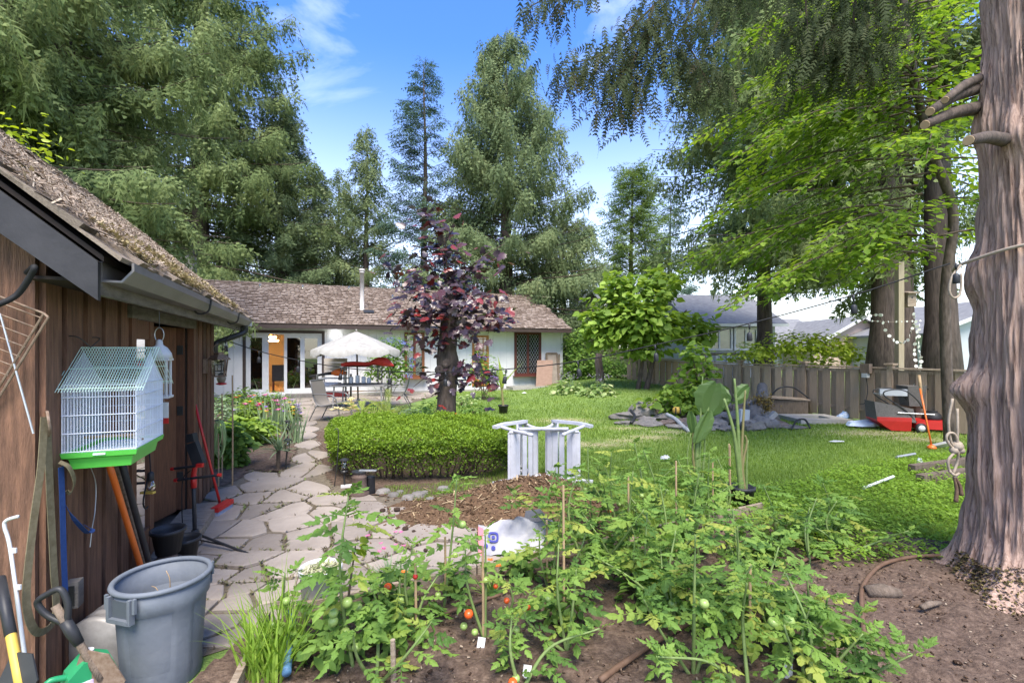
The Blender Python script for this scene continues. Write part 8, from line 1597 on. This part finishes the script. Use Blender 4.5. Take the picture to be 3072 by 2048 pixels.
tq = G(2795, 1348); tm_ = thing('grass_trimmer', 'orange shafted grass trimmer leaning on the lawn mower', 'trimmer', tq); MB().tube(lin(tq+[0, 0, .05], P(2760, 1165, tq[1]+.25), 3), .014, 8).build('shaft', M_['orange'], tm_, True); MB().lathe([(.02, 0), (.06, .01), (.07, .04), (.03, .08)], 12, tq).build('head', M_['orange'], tm_, True); MB().tube(lin(P(2764, 1180, tq[1]+.24), P(2757, 1125, tq[1]+.3), 3), .022, 8).build('grip', M_['stake'], tm_, True)
tag(MB().box(G(2820, 1345)+[0, 0, .06], (.08, .05, .4), rot('Y', .5)@rot('X', 1.1)).build('white_box', M_['whitepaint']), 'white box piece lying on the grass beside the trimmer head', 'box')
crumple('pink_scrap', 2843, 1332, .05, M_['petal_pk'], 'small pink scrap on the grass behind the rope', 'scrap')
# planks, pipe by the trunk
q = G(2830, 1440); pk = thing('timber_beam', 'two long weathered timber beams lying on the weeds by the trunk', 'timber', q); MB().bar(G(2735, 1425)+[0, 0, .09], G(2960, 1400)+[0, 0, .12], .09, .1).build('beam', M_['oldwood'], pk); MB().bar(G(2760, 1452)+[0, 0, .06], G(2980, 1425)+[0, 0, .08], .1, .12).build('beam', M_['oldwood'], pk)
tag(MB().tube(lin(G(2590, 1478)+[0, 0, .06], G(2680, 1452)+[0, 0, .1], 2), .016, 8).build('white_pipe', M_['whitepaint']), 'white plastic pipe lying on the weeds before the timber', 'pipe'); tag(MB().tube(lin(G(2690, 1380)+[0, 0, .05], G(2745, 1372)+[0, 0, .06], 2), .02, 8).build('metal_tube', M_['steel']), 'short metal tube in the grass behind the timber', 'tube')
crumple('black_glove', 2895, 1378, .09, M_['rubber'], 'black glove on the grass beside the cedar trunk', 'glove', (1.3, .7, .3)); crumple('paper_cup', 2760, 1398, .06, M_['palewall'], 'pale cup lying in the grass by the timber', 'cup', (.7, .7, 1.1))
# ---------------------------------------------------------------- ropes on the near trunk
rY = 3.5; rp = thing('knotted_rope', 'frayed rope with big knot hanging from the trunk burl', 'rope', P(2870, 1350, rY)); 
for pts in ([(2858, 1195), (2846, 1260), (2852, 1320), (2868, 1345)], [(2872, 1225), (2873, 1290), (2872, 1345)], [(2862, 1350), (2840, 1320), (2845, 1300), (2862, 1300), (2872, 1320), (2868, 1350)], [(2865, 1355), (2845, 1380), (2848, 1410), (2862, 1425)], [(2875, 1355), (2872, 1385), (2860, 1420)], [(2848, 1412), (2865, 1425), (2878, 1418), (2862, 1432)]): MB().tube(spline([P(a, b_, rY+random.uniform(-.015, .015)) for a, b_ in pts], 5), .009, 7).build('strand', M_['rope'], rp, True)
for c, s_ in (((2872, 1338), .038), ((2862, 1350), .03), ((2880, 1350), .03)): mb = MB(); mb.lathe([(.3, -.9), (.9, -.5), (1, .1), (.7, .7), (.2, 1)], 10); v = np.concatenate(mb.v)*(1+rng.normal(0, .1, (50, 3)))*s_; mb.v = [v+P(*c, rY)]; mb.build('knot', M_['rope'], rp, True)
M_['fray'] = mat('rope_dark', (.09, .055, .035), (.16, .105, .07), 40, .95)
for a, b_ in (((2862, 1430), (2868, 1505)), ((2866, 1430), (2885, 1485))): MB().tube(spline([P(*a, rY), (P(*a, rY)+P(*b_, rY))/2+[.012, 0, 0], P(*b_, rY)], 5), np.linspace(.008, .015, 11), 7).build('frayed_end', M_['fray'], rp, True)
r2 = thing('rope_loop', 'pale rope loop tied high on the near trunk', 'rope', P(2865, 850, 3.5)); MB().tube(spline([P(2882, 795, 3.5), P(2856, 830, 3.48), P(2848, 870, 3.48), P(2860, 893, 3.48), P(2880, 880, 3.5), P(2884, 820, 3.5)], 6), .008, 7).build('loop', M_['rope'], r2, True)
th = np.radians(np.linspace(140, 320, 30)); rr_ = .40+.07*np.exp(-((th-math.radians(150))/.38)**2); MB().tube(np.c_[TB[0]+rr_*np.cos(th), TB[1]+rr_*np.sin(th), 2.3+.12*np.sin((th-2.4)*.9)], .012, 8).build('tie', M_['rope'], r2, True)
# ---------------------------------------------------------------- post, bird box, garland and meter behind and on the fence
q = FW(ft(2698, -.9), -.9, 0); pp_ = thing('timber_pole', 'tall pale timber pole standing behind the fence among the cedar stems', 'pole', q); MB().box(q+[0, 0, 1.9], (.13, .13, 3.8)).build('pole', M_['stake'] if False else mat('pale_post', (.26, .215, .14), (.34, .29, .2), 6, .85, stretch=(6, 6, .5)), pp_)
q = P(2727, 900, q[1]); bh = thing('bird_box', 'pale wooden bird box fixed high beside the timber pole', 'bird box', q); MB().box(q, (.2, .18, .32)).build('box', M_['bedwood'], bh); MB().box(q+[0, -.02, .18], (.26, .26, .03), rot('X', .2)).build('roof', M_['bedwood'], bh); MB().lathe([(.02, 0), (.021, .012)], 10, q+[0, -.095, .05], np.array([[1, 0, 0], [0, 0, 1], [0, -1, 0]])).build('hole', M_['iron'], bh)
gY = 10.3; ga = thing('disc_garland', 'garland of shiny white discs looped from the cedar to the mower', 'garland', P(2750, 1000, gY)); dm = MB().lathe([(1, -.06), (1, .06)], 14, (0, 0, 0), np.array([[1, 0, 0], [0, 0, 1], [0, -1, 0]])).mesh('disc', mat('shell_disc', (.6, .6, .52), (.72, .72, .64), 3, .3, spec=.6)); gp = []
def gline(a, n, r0=.035):
    p = spline([P(x, y, gY) for x, y in a], 10); idx = np.linspace(0, len(p)-1, n).astype(int); MB().tube(p, .003, 4).build('thread', M_['rope'], ga)
    for i in idx: inst('disc', dm, M4(rot('Z', random.gauss(0, .7))@rot('X', random.gauss(0, .3)), p[i]-[0, .01, 0], r0*random.uniform(.85, 1.15)), ga)
gline([(2590, 952), (2620, 945), (2640, 945)], 4); gline([(2643, 945), (2655, 990), (2680, 1020), (2700, 1028), (2722, 1020), (2732, 995), (2740, 975)], 13); gline([(2740, 942), (2750, 990), (2742, 1050), (2748, 1110), (2742, 1170), (2750, 1200), (2750, 1240)], 22); gline([(2757, 975), (2755, 1040), (2762, 1080), (2758, 1120), (2765, 1165)], 16); gline([(2600, 962), (2680, 965), (2760, 962)], 10, .02)
q = FW(ft(2608), .12, 1.27); em = thing('outlet_meter', 'weathered outdoor outlet box with hanging cable on the fence post', 'outlet', q); MB().box(q, (.2, .12, .22), RF).build('box', M_['oldwood'], em); MB().box(q-[0, 0, .16]-U*.02, (.12, .1, .1), RF).build('socket_cover', M_['greyside'], em); MB().tube(spline([q-[0, 0, .2], q-[0, .05, .5], q-[.1, .1, .78], q-[.22, .1, .82]], 5), .009, 6).build('cable', M_['cable'], em)
